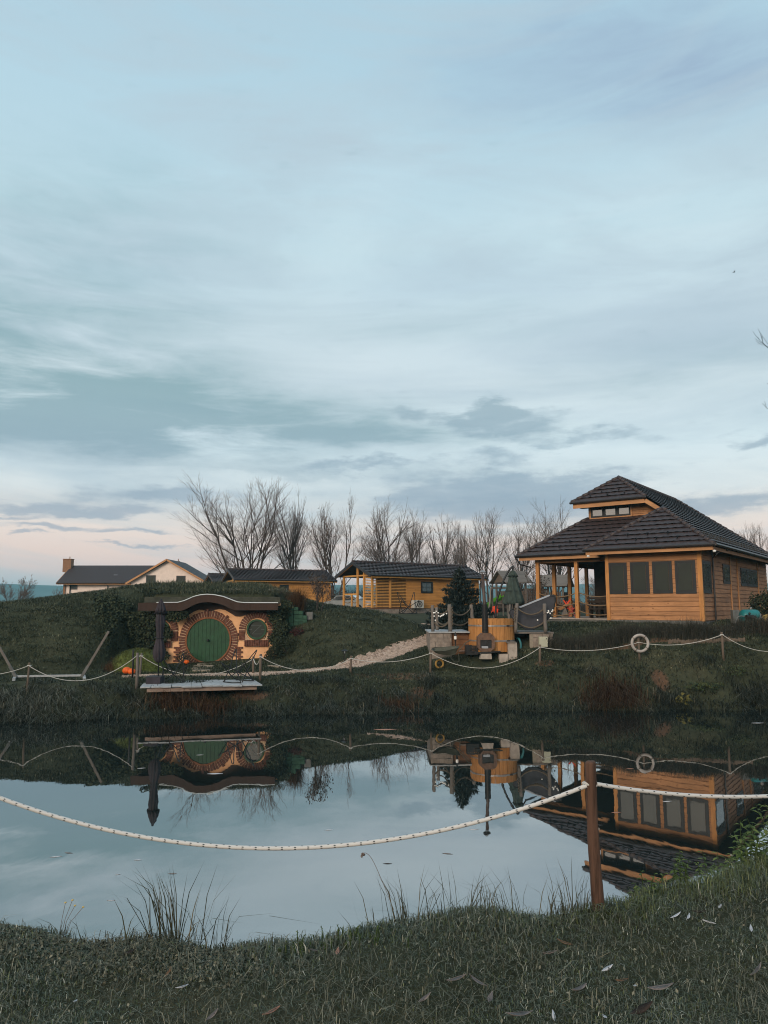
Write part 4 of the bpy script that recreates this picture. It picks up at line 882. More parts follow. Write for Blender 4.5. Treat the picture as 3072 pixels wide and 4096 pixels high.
# ------------------------------------------------------------------ rope fence on the far bank
def c1(x, y, D): return W(x*768/1659, 2150+y*768/1659, D)
POSTS = [(-215, 2640, 2740, 24.6, 'grey_wood', .05), (112, 2650, 2747, 25.3, 'stake_wood', .035), (545, 2611, 2738, 26.3, 'grey_wood', .055), (1041, 2616, 2722, 27.8, 'stake_wood', .05), (1404, 2623, 2695, 28.4, 'stake_wood', .045),
         (1724, 2602, 2690, 28.7, 'stake_wood', .045), (2162, 2578, 2647, 28.6, 'stake_wood', .05), (2557, 2538, 2639, 28.6, 'stake_wood', .045), (2892, 2528, 2622, 28.3, 'stake_wood', .045), (3260, 2530, 2610, 28.3, 'stake_wood', .045)]
PL = ['far bank rope post out beyond the grey swing-frame foot', 'thin far bank rope post standing in front of the wooden stand', 'pale grey rope post at the left end of the dock', 'rope post at the right end of the dock',
      'thin far bank rope post standing beside the gravel path', 'far bank rope post in front of the wheelbarrow', 'far bank rope post in front of the beige electrical box', 'far bank rope post that carries the life ring', 'far bank rope post between the life ring and the teal tank', 'far bank rope post in front of the teal tank and shrub']
TOPS = []
def post(px, yt, yb, D, mat, r, lab, name='rope_post', grp='rope fence posts on the far bank', cat='post', smooth=True):
    b = W(px, yb, D); g = hz(b.x, D); h = W(px, yt, D).z; j = random.uniform(-.03, .03)
    pts = [(b.x+j, D, g-.25), (b.x+j*.6, D, (g+h)/2), (b.x, D, h-.02), (b.x, D, h)]
    mb = MB(); mb.tube(pts, [r*1.08, r, r*.97, r*.8], 10); one(mb, name, mat, (b.x, D, g), lab, cat, grp, True); return Vector((b.x, D, h))
for q, lab in zip(POSTS, PL): TOPS.append(post(*q, lab))
EXTRA = [(528, 2598, 2722, 27.6, 'black_metal', .035, 'dark metal pole between the orange pumpkin and the pale grey rope post', 'pole'), (563, 2613, 2692, 28.4, 'grey_wood', .04, 'short grey post behind the dark parasol', 'rope_post'), (1012, 2625, 2707, 29.0, 'stake_wood', .045, 'shorter rope post behind the dock chair on the right', 'rope_post')]
ET = [post(*q[:6], q[6], q[7]) for q in EXTRA]
SP = [((0, 1), 2701, 'far rope span leaving the frame to the left of the wooden stand'), ((1, 2), 2722, 'far rope span hanging in front of the wooden stand'), (('e1', 'e2'), 2701, 'rope span hanging across the dock in front of the green door'), ((3, 4), 2682, 'far rope span hanging over the start of the gravel path'),
      ((4, 5), 2647, 'far rope span crossing the gravel path up to the wheelbarrow'), ((5, 6), 2672, 'far rope span hanging in front of the hot tub'), ((6, 7), 2602, 'far rope span between the electrical box and the life ring'), ((7, 8), 2578, 'far rope span running on from the life ring past the house corner'), ((8, 9), 2606, 'far rope span in front of the teal tank')]
for (a, b), ym, lab in SP:
    A = ET[1] if a == 'e1' else TOPS[a]; B = ET[2] if b == 'e2' else TOPS[b]
    A = A-Vector((0, .05, .10 if a not in (7, 0) else .30)); B = B-Vector((0, .05, .10 if b not in (7,) else .30))
    m_ = (A+B)/2; zm = W(1536, ym, m_.y).z; mb = MB(); mb.tube(sag(A, B, max(m_.z-zm, .03), 28), .0125, 6)
    mb.tube([A+Vector((.06*math.cos(x), .05+.06*math.sin(x), 0)) for x in np.linspace(0, 6.28, 12)[:-1]], .016, 5, closed=True)
    one(mb, 'rope', 'rope_white', A, lab, 'rope', 'white rope spans on the far bank', True)
A, B = ET[2]-Vector((0, 0, .08)), TOPS[3]-Vector((0, 0, .06)); mb = MB(); mb.tube(sag(A, B, .28, 14), .0165, 6); one(mb, 'rope', 'rope_white', A, 'short slack loop of white rope at the right end of the dock', 'rope', 'white rope spans on the far bank', True)
A = ET[1]-Vector((0, 0, .08)); mb = MB(); mb.tube([A, A+Vector((-.12, -.1, -.06)), A+Vector((-.13, -.12, -.36))], .022, 6); one(mb, 'rope_end', 'rope_white', A, 'loose end of white rope hanging behind the dark parasol', 'rope', None, True)
# life ring
b = W(2560, 2573, 28.45); mb = MB()
n_ = 40; mb.tube([(b.x+.31*math.cos(a), b.y+.01*math.sin(3*a), b.z+.31*math.sin(a)) for a in np.linspace(0, 2*math.pi, n_+1)[:-1]], .055, 12, closed=True)
lr = one(mb, 'life_ring', 'buoy_white', b, 'worn white life ring hanging on a far bank rope post', 'life ring', None, True)
mb = MB()
for a in (.8, 2.35, 3.95, 5.5):
    c, s = math.cos(a), math.sin(a); mb.tube([(.30*c-.045*s+.072*math.cos(x)*c, .072*math.sin(x), .30*s+.045*c+.072*math.cos(x)*s) for x in np.linspace(0, 6.28, 12)[:-1]], .012, 5, closed=True)
mb.build('grab_band', 'rope_grey', lr, True)
# foreground post and ropes
ND = 4.12; pb = W(2395, 3640, ND); pt = W(2360, 3052, ND-.02); g = hz(pb.x, ND)
mb = MB(); N = 22; pts = []; rs = []
for i in range(N+1):
    f = i/N; p = Vector((pb.x, ND, g-.3)).lerp(pt, f); pts.append(p+Vector((.004*math.sin(f*7), 0, 0))); rs.append((.0345-.006*f)*(1+.03*math.sin(f*23)+.02*math.sin(f*51)))
pts += [pt+Vector((0, 0, .006)), pt+Vector((0, 0, .010))]; rs += [.026, .018]
mb.tube(pts, rs, 20); o = one(mb, 'rope_post', 'near_post', (pb.x, ND, g), 'reddish brown round rope post in the near grass, by far the largest', 'post', None, True)
def braided(name, A, B, drop, r, lab):
    pts = sag(A, B, drop, 90); n = 14; V = []; T = []; U = []; s = 0; prev = None
    for i, p in enumerate(pts):
        if i: s += (p-pts[i-1]).length
        d = (pts[min(i+1, 90)]-pts[max(i-1, 0)]).normalized(); a = d.cross(Vector((0, 0, 1))).normalized(); b_ = d.cross(a)
        for k in range(n+1):
            an = 2*math.pi*k/n; rr = r*(1+.012*math.sin(s*190+an*2)); V.append(p+(a*math.cos(an)+b_*math.sin(an))*rr); U.append((s, k/n))
    for i in range(90):
        for k in range(n): q = i*(n+1)+k; T += [(q, q+1, q+n+2), (q, q+n+2, q+n+1)]
    V = np.array([tuple(v) for v in V]); o = fast_mesh(name, V-np.array(tuple(A)), T, U, 'rope_braid'); o.location = A; o.data.polygons.foreach_set('use_smooth', [True]*len(o.data.polygons)); return tag(o, lab, 'rope', 'near white ropes with black flecks')
A = W(2346, 3143, ND-.03); B = W(-115, 3146, ND+.1); zm = W(1130, 3402, ND).z
braided('rope', A, B, (A.z+B.z)/2-zm, .0112, 'white braided near rope sagging across the water, left of the brown post')
A2 = W(2386, 3136, ND-.03); B2 = W(3560, 3120, 4.5); braided('rope', A2, B2, (A2.z+B2.z)/2-W(2930, 3186, 4.3).z, .0108, 'white braided near rope running to the right of the brown post')
for B_, lab in ((B, 'reddish brown rope post just out of frame at the left end of the near rope'), (B2, 'reddish brown rope post just out of frame at the right end of the near rope')):
    g_ = hz(B_.x, B_.y); mb = MB(); mb.tube([(B_.x, B_.y, g_-.3), (B_.x, B_.y, g_+.4), (B_.x-.02, B_.y, max(B_.z+.1, g_+.78)), (B_.x-.02, B_.y, max(B_.z+.1, g_+.78)+.01)], [.034, .032, .029, .02], 16); one(mb, 'rope_post', 'near_post', (B_.x, B_.y, g_), lab, 'post', None, True)
mb = MB(); cx = A.lerp(A2, .5); mb.tube([(cx.x+.034*math.cos(a), ND-.0+.036*math.sin(a), cx.z+.004*math.sin(2*a)) for a in np.linspace(0, 6.28, 20)[:-1]], .0105, 8, closed=True)
one(mb, 'rope_loop', 'rope_white', (cx.x, ND, cx.z), 'loop of white rope wrapped round the near brown post', 'rope', None, True)
# ------------------------------------------------------------------ dock
dz = .93
f0, f1 = W(560, 2746, 25.2), W(1050, 2735, 26.0); bk0, bk1 = W(582, 2716, 27.2), W(1013, 2707, 27.9)
dk = thing('dock', ((f0.x+f1.x)/2, 26.5, dz), 'frosty plank dock jutting over the water below the round green door', 'dock'); DO = Vector(dk.location); n = 12
mb = MB()
for i in range(n):
    u0, u1 = (i+.015)/n, (i+.985)/n; j = random.uniform(-.04, .04); q = [f0.lerp(f1, u0), f0.lerp(f1, u1), bk0.lerp(bk1, u1), bk0.lerp(bk1, u0)]; q[0].y += j; q[1].y += j; zt = random.uniform(-.008, .008)
    mb.prism([(p.x-DO.x, p.y-DO.y, -.04+zt) for p in q], (0, 0, .04))
mb.build('deck', 'deck_wood', dk)
mb = MB(); mb.beam((f0.x-DO.x+.2, f0.y-DO.y+.12, -.12), (f1.x-DO.x-.22, f1.y-DO.y+.12, -.12), .06, .12); mb.beam((bk0.x-DO.x+.1, bk0.y-DO.y-.3, -.12), (bk1.x-DO.x-.1, bk1.y-DO.y-.3, -.12), .06, .12); mb.build('beam', 'beam_wood', dk)
for x, y in ((f0.x+.35, f0.y+.4), (f1.x-.35, f1.y+.4), ((f0.x+f1.x)/2, 26.0)): mb = MB(); mb.tube([(x-DO.x, y-DO.y, -.1), (x-DO.x, y-DO.y, -2.0)], .06, 10); mb.build('pile', 'dark_brown_shade', dk)
def closed_parasol(name, P, h0, h1, r, mat, lab, base=True, pole_r=.022, folds=9, cone=False):
    t_ = thing(name, P, lab, 'parasol'); mb = MB(); mb.tube([(0, 0, 0), (0, 0, h1)], pole_r, 8); mb.build('pole', 'black_metal', t_, True)
    H = h1-h0
    prof = [(.30, 0), (.62, .03), (.90, .09), (1.0, .17), (.84, .27), (.58, .38), (.62, .48), (.74, .58), (.78, .68), (.66, .78), (.50, .83), (.98, .775), (.80, .86), (.55, .94), (.32, .985), (.10, 1.0)]
    if cone: prof = [(.80, 0), (1.0, .02), (.97, .10), (.86, .25), (.74, .42), (.62, .58), (.48, .74), (.40, .84), (.52, .80), (.40, .88), (.20, .97), (.06, 1.0)]
    prof = [(r*a, h0+H*b) for a, b in prof]
    mb = MB(); mb.lathe(prof, 54, (0, 0, 0), lambda a, f: 1+.16*math.sin(a*folds+f*9)+.10*math.sin(a*2+f*11)); mb.build('canopy', mat, t_, True)
    mb = MB(); mb.tube([(.0+r*.86*math.cos(a), r*.86*math.sin(a), h0+H*.40+.02*math.sin(a)) for a in np.linspace(0, 6.28, 20)[:-1]], .012, 5, closed=True); mb.build('tie', 'black_metal', t_)
    mb = MB(); mb.lathe([(.03, h1-.02), (.05, h1+.01), (.02, h1+.05)], 10); mb.build('finial', 'black_metal', t_)
    return t_
pp_ = W(632, 2722, 26.4); pp_.z = dz; pr_ = closed_parasol('parasol', pp_, W(632, 2650, 26.4).z-dz, W(632, 2400, 26.4).z-dz, .19, 'parasol_dark', 'closed dark purple parasol standing on the dock')
b0, b1 = W(583, 2732, 26.15), W(641, 2708, 26.15)
hw_ = (b1.x-b0.x)/2; mb = MB(); mb.prism([(-hw_, -.25, 0), (hw_, -.25, 0), (hw_*.97, -.25, .23), (-hw_*.97, -.25, .23)], (0, .5, 0)); bb = mb.build('base', 'parasol_dark', pr_); bb.location = ((b0.x+b1.x)/2-pp_.x, 0, 0)
mb = MB(); mb.box(-hw_-.02, hw_+.02, -.27, .27, .23, .26); mb.build('lid', 'slate_cover', bb)
def butterfly(name, P, rz, s, lab):
    t_ = thing(name, P, lab, 'chair frame', 'bare butterfly chair frames', rz)
    def lp(a): return [Vector(p)*s for p in a]
    for sx in (-1, 1):
        # one bent rod per side: front foot, up to the tall back tip, and down again
        mb = MB(); q = [(sx*-.34, -.36, .02), (sx*.05, -.05, .38), (sx*.36, .34, .92), (sx*.40, .36, .97), (sx*.42, .33, .93), (sx*.36, .02, .45), (sx*.34, -.30, .02)]
        mb.tube([tuple(v) for v in catmull(lp(q), 5)], .016*s, 6); mb.build('back_rod', 'black_metal', t_, True)
        mb = MB(); q = [(sx*-.34, .36, .02), (sx*-.02, .05, .26), (sx*.36, -.36, .56), (sx*.40, -.39, .60), (sx*.41, -.35, .57), (sx*.38, .0, .25), (sx*.34, .34, .02)]
        mb.tube([tuple(v) for v in catmull(lp(q), 5)], .016*s, 6); mb.build('front_rod', 'black_metal', t_, True)
    mb = MB(); mb.tube(lp([(-.34, -.36, .02), (0, -.37, .0), (.34, -.36, .02)]), .016*s, 6); mb.tube(lp([(-.34, .36, .02), (0, .37, .0), (.34, .36, .02)]), .016*s, 6); mb.build('foot_rod', 'black_metal', t_, True)
p = W(692, 2712, 26.7); p.z = dz+.01; butterfly('chair_frame', p, R(28), 1.0, 'black wire chair frame on the dock beside the dark parasol')
p = W(955, 2710, 26.9); p.z = dz+.01; butterfly('chair_frame', p, R(-24), 1.14, 'black wire chair frame at the right end of the dock')
p = CP2+Vector((l_[0]*3.6+1.0*l_[1], l_[1]*3.6-1.0*l_[0], 0)); x = along(CP2+Vector((1.0*l_[1], -1.0*l_[0], 0)), l_, 1632); p = CP2+Vector((l_[0]*x+1.0*l_[1], l_[1]*x-1.0*l_[0], 0)); p.z = hz(p.x, p.y); butterfly('chair_frame', p, R(15), 1.5, 'black wire chair frame on the grass in front of the yellow cabin')
# wooden hammock stand on the left lawn
a0, a1 = W(56, 2728, 27.0), W(334, 2716, 27.3); g0, g1 = hz(a0.x, 27), hz(a1.x, 27.3)
hs = thing('hammock_stand', ((a0.x+a1.x)/2, 27.1, g0), 'weathered wooden hammock stand with two slanting arms, no hammock', 'hammock stand'); HS = Vector(hs.location)
mb = MB(); mb.beam(Vector((a0.x, 27, g0+.1))-HS, Vector((a1.x, 27.3, g1+.13))-HS, .07, .07); mb.build('base_beam', 'deck_wood', hs)
for (p0, p1, sl) in ((Vector((a1.x-.08, 27.3, g1+.06)), W(435, 2525, 27.5), 1), (Vector((a0.x+.08, 27, g0+.06)), W(-42, 2520, 26.7), 0)):
    mb = MB(); mb.beam(p0-HS, p1-HS, .085, .08); mb.build('arm', 'grey_wood', hs); q = p0.lerp(p1, .24); mb = MB(); mb.beam(p0-HS+Vector((0, -.012, 0)), q-HS+Vector((0, -.012, 0)), .105, .10); mb.build('sleeve', 'concrete', hs)
for a, gg in ((a0, g0), (a1, g1)): mb = MB(); mb.beam(Vector((a.x-.22, a.y+.55, gg+.06))-HS, Vector((a.x+.26, a.y-.55, gg+.04))-HS, .1, .09); mb.build('foot', 'deck_wood', hs)
# pumpkins
def pumpkin(P, r, lab, sq=.8):
    t_ = thing('pumpkin', P, lab, 'pumpkin', 'orange pumpkins by the round-door house'); mb = MB(); prof = [(max(.001, math.sin(math.pi*i/12))*r, r*sq*(1-math.cos(math.pi*i/12))) for i in range(13)]
    mb.lathe(prof, 48, (0, 0, 0), lambda a, f: .9+.1*abs(math.sin(a*4.5))); mb.build('body', 'orange_skin', t_, True); mb = MB(); mb.tube([(0, 0, r*sq*1.9), (.02*r, 0, r*sq*2.15), (.15*r, 0, r*sq*2.35)], [r*.12, r*.08, r*.09], 7); mb.build('stalk', 'grey_wood', t_)
for px, D_, r, lab in ((515, 28.7, .17, 'large orange pumpkin left of the dark metal pole'), (535, 28.6, .15, 'large orange pumpkin on the right of the pair, touching its neighbour'), (751, 31.7, .12, 'small orange pumpkin at the foot of the door bricks')): P = on(px, D_); pumpkin(P, r, lab)
# stepping boards to the door, path lamp, board lying in the grass
for i, (y, D_, w0, w1, lab) in enumerate(((2667, 31.5, 795, 850, 'topmost stepping board, nearest the green door'), (2675, 30.9, 782, 860, 'second stepping board below the green door'), (2685, 30.3, 775, 862, 'third stepping board below the green door'), (2696, 29.7, 778, 850, 'lowest stepping board, nearest the gravel path'))):
    a, b = on(w0, D_), on(w1, D_); mb = MB(); mb.box(a.x, b.x, D_-.12, D_+.12, a.z-.02, a.z+.06); one(mb, 'stepping_board', 'plank_pale', ((a.x+b.x)/2, D_, a.z), lab, 'stepping board', 'stepping boards in front of the green door')
a, b = on(1077, 30.3, .05), on(1133, 30.0, .05); mb = MB(); mb.beam(a, b, .12, .07); one(mb, 'board', 'plank_pale', a, 'pale board lying in the grass above the gravel path', 'board')
P = on(1379, 30.6); lp_ = thing('path_lamp', P, 'small dark garden lamp on a stake beside the gravel path', 'garden lamp'); hh = W(1379, 2600, 30.6).z-P.z
mb = MB(); mb.tube([(0, 0, -.1), (0, 0, hh-.12)], .018, 8); mb.build('stake', 'black_metal', lp_); mb = MB(); mb.lathe([(.05, hh-.16), (.06, hh-.04)], 12); mb.build('container', 'glass_light', lp_); mb = MB(); mb.lathe([(.13, hh-.05), (.15, hh-.03), (.02, hh+.03)], 14); mb.build('shade', 'black_metal', lp_)
# ------------------------------------------------------------------ hot tub terrace
def c5(x, y, D): return W(1650+x*650/1659, 2200+y*650/1659, D)
TD = 30.1; tb, tt = c5(808, 1040, TD), c5(808, 702, TD); gz = hz(tb.x, TD); r0 = (1032-583)/2*650/1659*TD*1.012/FPX
tub = thing('hot_tub', (tb.x, TD, gz-.05), 'orange wooden barrel hot tub with metal bands beside the stove', 'hot tub'); th = tt.z-gz+.05
mb = MB(); ns = 34
for i in range(ns):
    a0_, a1_ = 2*math.pi*(i+.03)/ns, 2*math.pi*(i+.97)/ns; j = random.uniform(-.004, .006); zt = random.uniform(-.006, .01); q = []
    for a, r_ in ((a0_, r0-.05), (a0_, r0+j), ((a0_+a1_)/2, r0+.006+j), (a1_, r0+j), (a1_, r0-.05)): q.append((r_*math.cos(a), r_*math.sin(a), 0))
    mb.prism(q, (0, 0, th+zt))
mb.build('stave_wall', 'stave_wood', tub)
for y in (775, 930):
    z = c5(808, y, TD-r0).z-tub.location.z; mb = MB(); mb.lathe([(r0+.004, z-.03), (r0+.016, z-.03), (r0+.016, z+.03), (r0+.004, z+.03)], 48); mb.build('band', 'steel_band', tub); mb = MB(); mb.box(.42, .62, -r0*.86, -r0*.78, z-.028, z+.028); mb.build('band_clasp', 'black_metal', tub)
mb = MB(); mb.lathe([(r0-.06, th-.14), (.01, th-.14)], 30); mb.build('tub_water', 'glass', tub)
# stove with its octagonal front
SD_ = TD-r0-.22; so_ = c5(752, 1040, SD_); gz = hz(so_.x, SD_); st_ = thing('wood_stove', (so_.x, SD_, gz), 'rusty octagonal wood stove with tall perforated chimney in front of the tub', 'stove'); so_ = Vector(st_.location)
def s5(x, y, D=SD_): return c5(x, y, D)-so_
oct_ = [(668, 890), (708, 848), (795, 848), (838, 890), (838, 1000), (800, 1038), (705, 1038), (668, 1000)]
cx_, cy_ = 752, 945; dd_ = .45
mb = MB(); O = [s5(*p) for p in oct_]; mb.prism([p+Vector((0, .02, 0)) for p in reversed(O)], (0, dd_, 0)); mb.build('body', 'rust', st_)
mb = MB(); I = [s5(692, 918), s5(806, 918), s5(806, 1000), s5(692, 1000)]; Ob = [s5(*p) for p in oct_]
fr = Vector((0, -.03, 0)); mb.prism(list(reversed([Ob[0], Ob[1], Ob[2], Ob[3], s5(838, 918), s5(668, 918)])), fr); mb.prism(list(reversed([s5(668, 1000), s5(838, 1000), Ob[5], Ob[6]])), fr); mb.prism([s5(668, 918), s5(668, 1000), s5(692, 1000), s5(692, 918)], fr); mb.prism([s5(806, 918), s5(806, 1000), s5(838, 1000), s5(838, 918)], fr); mb.build('front_plate', 'rust', st_)
mb = MB(); mb.prism([s5(692, 1000)+Vector((0, .015, 0)), s5(806, 1000)+Vector((0, .015, 0)), s5(806, 918)+Vector((0, .015, 0)), s5(692, 918)+Vector((0, .015, 0))], (0, -.01, 0)); mb.build('firebox', 'black_metal', st_)
mb = MB(); mb.prism([s5(766, 1000), s5(804, 1000), s5(804, 926), s5(766, 935)], (0, -.05, 0)); mb.build('door', 'black_metal', st_)
mb = MB(); mb.beam(s5(705, 990)+Vector((0, -.04, 0)), s5(770, 990)+Vector((0, -.04, 0)), .03, .06); mb.build('grate', 'cover_edge', st_)
mb = MB(); mb.beam(s5(712, 1004)+Vector((0, -.04, 0)), s5(770, 1004)+Vector((0, -.04, 0)), .02, .02); mb.build('handle', 'steel_band', st_)
pc = s5(749, 840); pc.y = .22; r1 = (778-720)/2*650/1659*SD_*1.012/FPX
z0, z1, z2 = s5(749, 850).z, s5(749, 562).z, s5(733, 245).z
mb = MB(); mb.tube([(pc.x, pc.y, z0-.05), (pc.x, pc.y, z1), (pc.x-.06, pc.y, z2)], r1*.55, 14); pi_ = mb.build('chimney_pipe', 'stove_pipe', st_, True)
# heat shield: a thin cylinder pierced with rows of holes (built as a lattice of bars)
mb = MB(); nr, na = 26, 22; zs = np.linspace(z0+.06, z1, nr)
for i in range(nr-1):
    for k in range(na):
        a0_ = 2*math.pi*(k+.5*(i % 2))/na; a1_ = a0_+2*math.pi*.56/na; am = (a0_+a1_)/2
        P = lambda a, z, q=r1: (pc.x+q*math.cos(a), pc.y+q*math.sin(a), z)
        h_ = zs[1]-zs[0]; zc = (zs[i]+zs[i+1])/2; mb.add([P(am, zc-h_*.72), P(a1_+.06, zc), P(am, zc+h_*.72), P(a0_-.06, zc), P(am, zc-h_*.72, r1-.012), P(a1_+.06, zc, r1-.012), P(am, zc+h_*.72, r1-.012), P(a0_-.06, zc, r1-.012)], [(0, 1, 2, 3), (7, 6, 5, 4), (0, 4, 5, 1), (1, 5, 6, 2), (2, 6, 7, 3), (3, 7, 4, 0)])
mb.lathe([(r1, z0+.02), (r1+.006, z0+.02), (r1+.006, z0+.07), (r1, z0+.07)], 24, (pc.x, pc.y, 0)); mb.lathe([(r1, z1-.02), (r1+.006, z1-.02), (r1+.006, z1+.03), (r1, z1+.03)], 24, (pc.x, pc.y, 0)); mb.build('heat_shield', 'black_metal', pi_)
mb = MB(); zt = z2; mb.lathe([(.13, zt+.07), (.14, zt+.08), (.02, zt+.17)], 14, (pc.x-.06, pc.y, 0)); [mb.tube([(pc.x-.06+.06*math.cos(a), pc.y+.06*math.sin(a), zt-.02), (pc.x-.06+.1*math.cos(a), pc.y+.1*math.sin(a), zt+.08)], .006, 4) for a in (0, 2.1, 4.2)]; mb.build('rain_cap', 'steel_band', pi_)
def cut_stones(mb, x0, x1, y0, y1, z0, z1, s=.2):
    z = z0; r_ = 0
    while z < z1-.02:
        hh = min(s*random.uniform(.7, 1.2), z1-z); x = x0
        while x < x1-.02:
            ww = min(s*random.uniform(1.0, 2.0), x1-x); j = random.uniform(0, .035); mb.box(x+.006, x+ww-.006, y0-j, y1, z+.006, z+hh-.006); x += ww
        z += hh; r_ += 1
pl = c5(178, 980, 30.0); a, b = c5(178, 838, 29.9), c5(398, 838, 29.9); gz = hz(a.x+.5, 29.9)-.1
tr = thing('stone_terrace', ((a.x+b.x)/2, 30, gz), 'low stone-walled wooden terrace at the left of the hot tub', 'terrace'); TO = Vector(tr.location)
mb = MB(); cut_stones(mb, a.x-TO.x, b.x-TO.x, -.1, .25, 0, a.z-TO.z-.03); cut_stones(mb, a.x-TO.x, a.x-TO.x+.3, .25, 2.6, 0, a.z-TO.z-.03); mb.box(a.x-TO.x+.02, b.x-TO.x-.02, -.06, .22, 0, a.z-TO.z-.04); mb.build('stone_wall', 'stone', tr)
e = c5(583, 830, 29.9); mb = MB(); mb.box(a.x-TO.x-.05, e.x-TO.x, -.18, 2.7, a.z-TO.z-.03, a.z-TO.z+.02); mb.build('deck', 'deck_wood', tr)
mb = MB(); mb.box(b.x-TO.x, e.x-TO.x, .05, .12, 0, a.z-TO.z-.03); mb.build('side_panel', 'panel_wood', tr); mb = MB(); mb.beam((b.x-TO.x+.3, .0, .36), (e.x-TO.x, .0, .38), .05, .06); mb.build('batten', 'beam_wood', tr)
# right-hand terrace that carries the tub cover
a, b = c5(1215, 845, 29.9), c5(1432, 845, 29.9); gz = hz(a.x+.4, 29.7)-.12; t2 = thing('stone_terrace', ((a.x+b.x)/2, 30, gz), 'stone and plank terrace under the folded dark tub cover', 'terrace'); TO2 = Vector(t2.location)
mb = MB(); zt = a.z-TO2.z; cut_stones(mb, a.x-TO2.x+.05, b.x-TO2.x, -.1, .3, 0, zt-.03, .26); cut_stones(mb, b.x-TO2.x-.3, b.x-TO2.x, .3, 2.4, 0, zt-.03, .26); mb.box(a.x-TO2.x+.07, b.x-TO2.x-.02, -.06, .28, 0, zt-.05); mb.build('stone_wall', 'stone', t2)
l0 = c5(1030, 845, 29.9); mb = MB(); mb.box(l0.x-TO2.x, b.x-TO2.x+.03, -.16, 2.4, zt-.03, zt+.03); mb.build('deck', 'grey_wood', t2)
mb = MB(); mb.box(a.x-TO2.x-.08, a.x-TO2.x+.05, -.12, .0, 0, zt-.04); mb.build('post', 'plank_pale', t2)
mb = MB(); mb.box(l0.x-TO2.x, a.x-TO2.x, 1.0, 1.1, -.1, zt-.03); mb.box(l0.x-TO2.x-.0, l0.x-TO2.x+.06, .0, 1.0, -.1, zt-.03); mb.build('back_panel', 'dark_brown_shade', t2)  # dark sheets stand in for the shade of the open cavity
p = c5(1100, 985, 29.95); ho_ = MB(); ho_.tube([tuple(v) for v in catmull([c5(1072, 1062, 29.9), c5(1098, 1020, 29.9), c5(1106, 965, 29.95), c5(1088, 910, 30.0), c5(1070, 905, 30.2)], 6)], .045, 8); one(ho_, 'hose', 'hose_teal', p, 'teal hose hanging in the dark space under the terrace', 'hose', None, True)
mb = MB(); mb.tube([tuple(v) for v in catmull([c5(1125, 1010, 30.1), c5(1140, 1000, 30.1), c5(1150, 1030, 30.1), c5(1185, 1035, 30.2)], 6)], .03, 8); one(mb, 'pipe', 'hose_grey', c5(1140, 1020, 30.1), 'bent grey drain pipe under the terrace beside the teal hose', 'pipe', None, True)
a, b = c5(975, 1095, 29.2), c5(1062, 945, 29.2); mb = MB(); mb.box(a.x, b.x, 29.1, 29.55, a.z-.3, b.z); bl = one(mb, 'stone_block', 'stone_pale', (a.x, 29.3, a.z), 'tall pale stone block standing right of the stove', 'stone block')
a, b = c5(885, 1100, 29.1), c5(975, 1062, 29.1); mb = MB(); mb.box(a.x, b.x, 29.05, 29.5, a.z-.2, b.z); one(mb, 'stone_block', 'stone_pale', (a.x, 29.2, a.z), 'low pale stone block at the foot of the tall stone block', 'stone block')
a, b = c5(690, 1075, 28.9), c5(810, 1060, 28.9); mb = MB(); mb.prism([(a.x, 28.9, a.z-.15), (b.x, 28.9, a.z-.15), (b.x-.02, 28.9, b.z), (a.x+.06, 28.9, b.z-.01)], (0, .4, 0)); one(mb, 'stone_slab', 'stone_pale', (a.x, 29, a.z), 'flat stone slab under the wood stove', 'stone slab')
a, b = c5(960, 948, 29.1), c5(1052, 935, 29.1); mb = MB(); mb.box(a.x, b.x, 29.05, 29.5, a.z, b.z); one(mb, 'plank', 'grey_wood', (a.x, 29.2, a.z), 'short grey plank lying on the tall stone block', 'plank')
a, b = c5(640, 1052, 28.95), c5(900, 1042, 28.95); mb = MB(); mb.beam((a.x, 29.0, a.z), (b.x, 29.0, b.z+.02), .12, .05); one(mb, 'plank', 'black_metal', a, 'long dark plank on the ground under the stove', 'plank')
a, b = c5(542, 1045, 29.4), c5(668, 975, 29.4); cr = thing('crate', ((a.x+b.x)/2, 29.55, a.z), 'black plastic crate on the grass left of the stove', 'crate'); hw_ = (b.x-a.x)/2; hh = b.z-a.z
mb = MB(); [mb.box(-hw_, hw_, -.16, -.14, z, z+.055) for z in np.linspace(.0, hh-.055, 4)]; mb.box(-hw_, -hw_+.02, -.14, .18, 0, hh); mb.box(hw_-.02, hw_, -.14, .18, 0, hh); mb.box(-hw_, hw_, .16, .18, 0, hh); mb.box(-hw_, hw_, -.14, .16, -.1, .015); [mb.box(x, x+.02, -.165, -.14, 0, hh) for x in np.linspace(-hw_, hw_-.02, 7)]; mb.build('shell', 'black_metal', cr)
a, b = W(2158, 2588, 29.5), W(2191, 2547, 29.5); eb = thing('electrical_box', ((a.x+b.x)/2, 29.6, a.z), 'beige electrical box fixed to the right end of the stone terrace', 'electrical box'); hw_ = (b.x-a.x)/2; hh = b.z-a.z
mb = MB(); mb.box(-hw_, hw_, -.08, .12, 0, hh); mb.build('housing', 'box_beige', eb); mb = MB(); mb.box(-hw_+.02, hw_-.09, -.094, -.081, .02, hh-.02); mb.build('door', 'box_beige', eb); mb = MB(); mb.box(hw_-.06, hw_-.03, -.1, -.081, hh-.1, hh-.06); mb.build('latch', 'black_metal', eb)
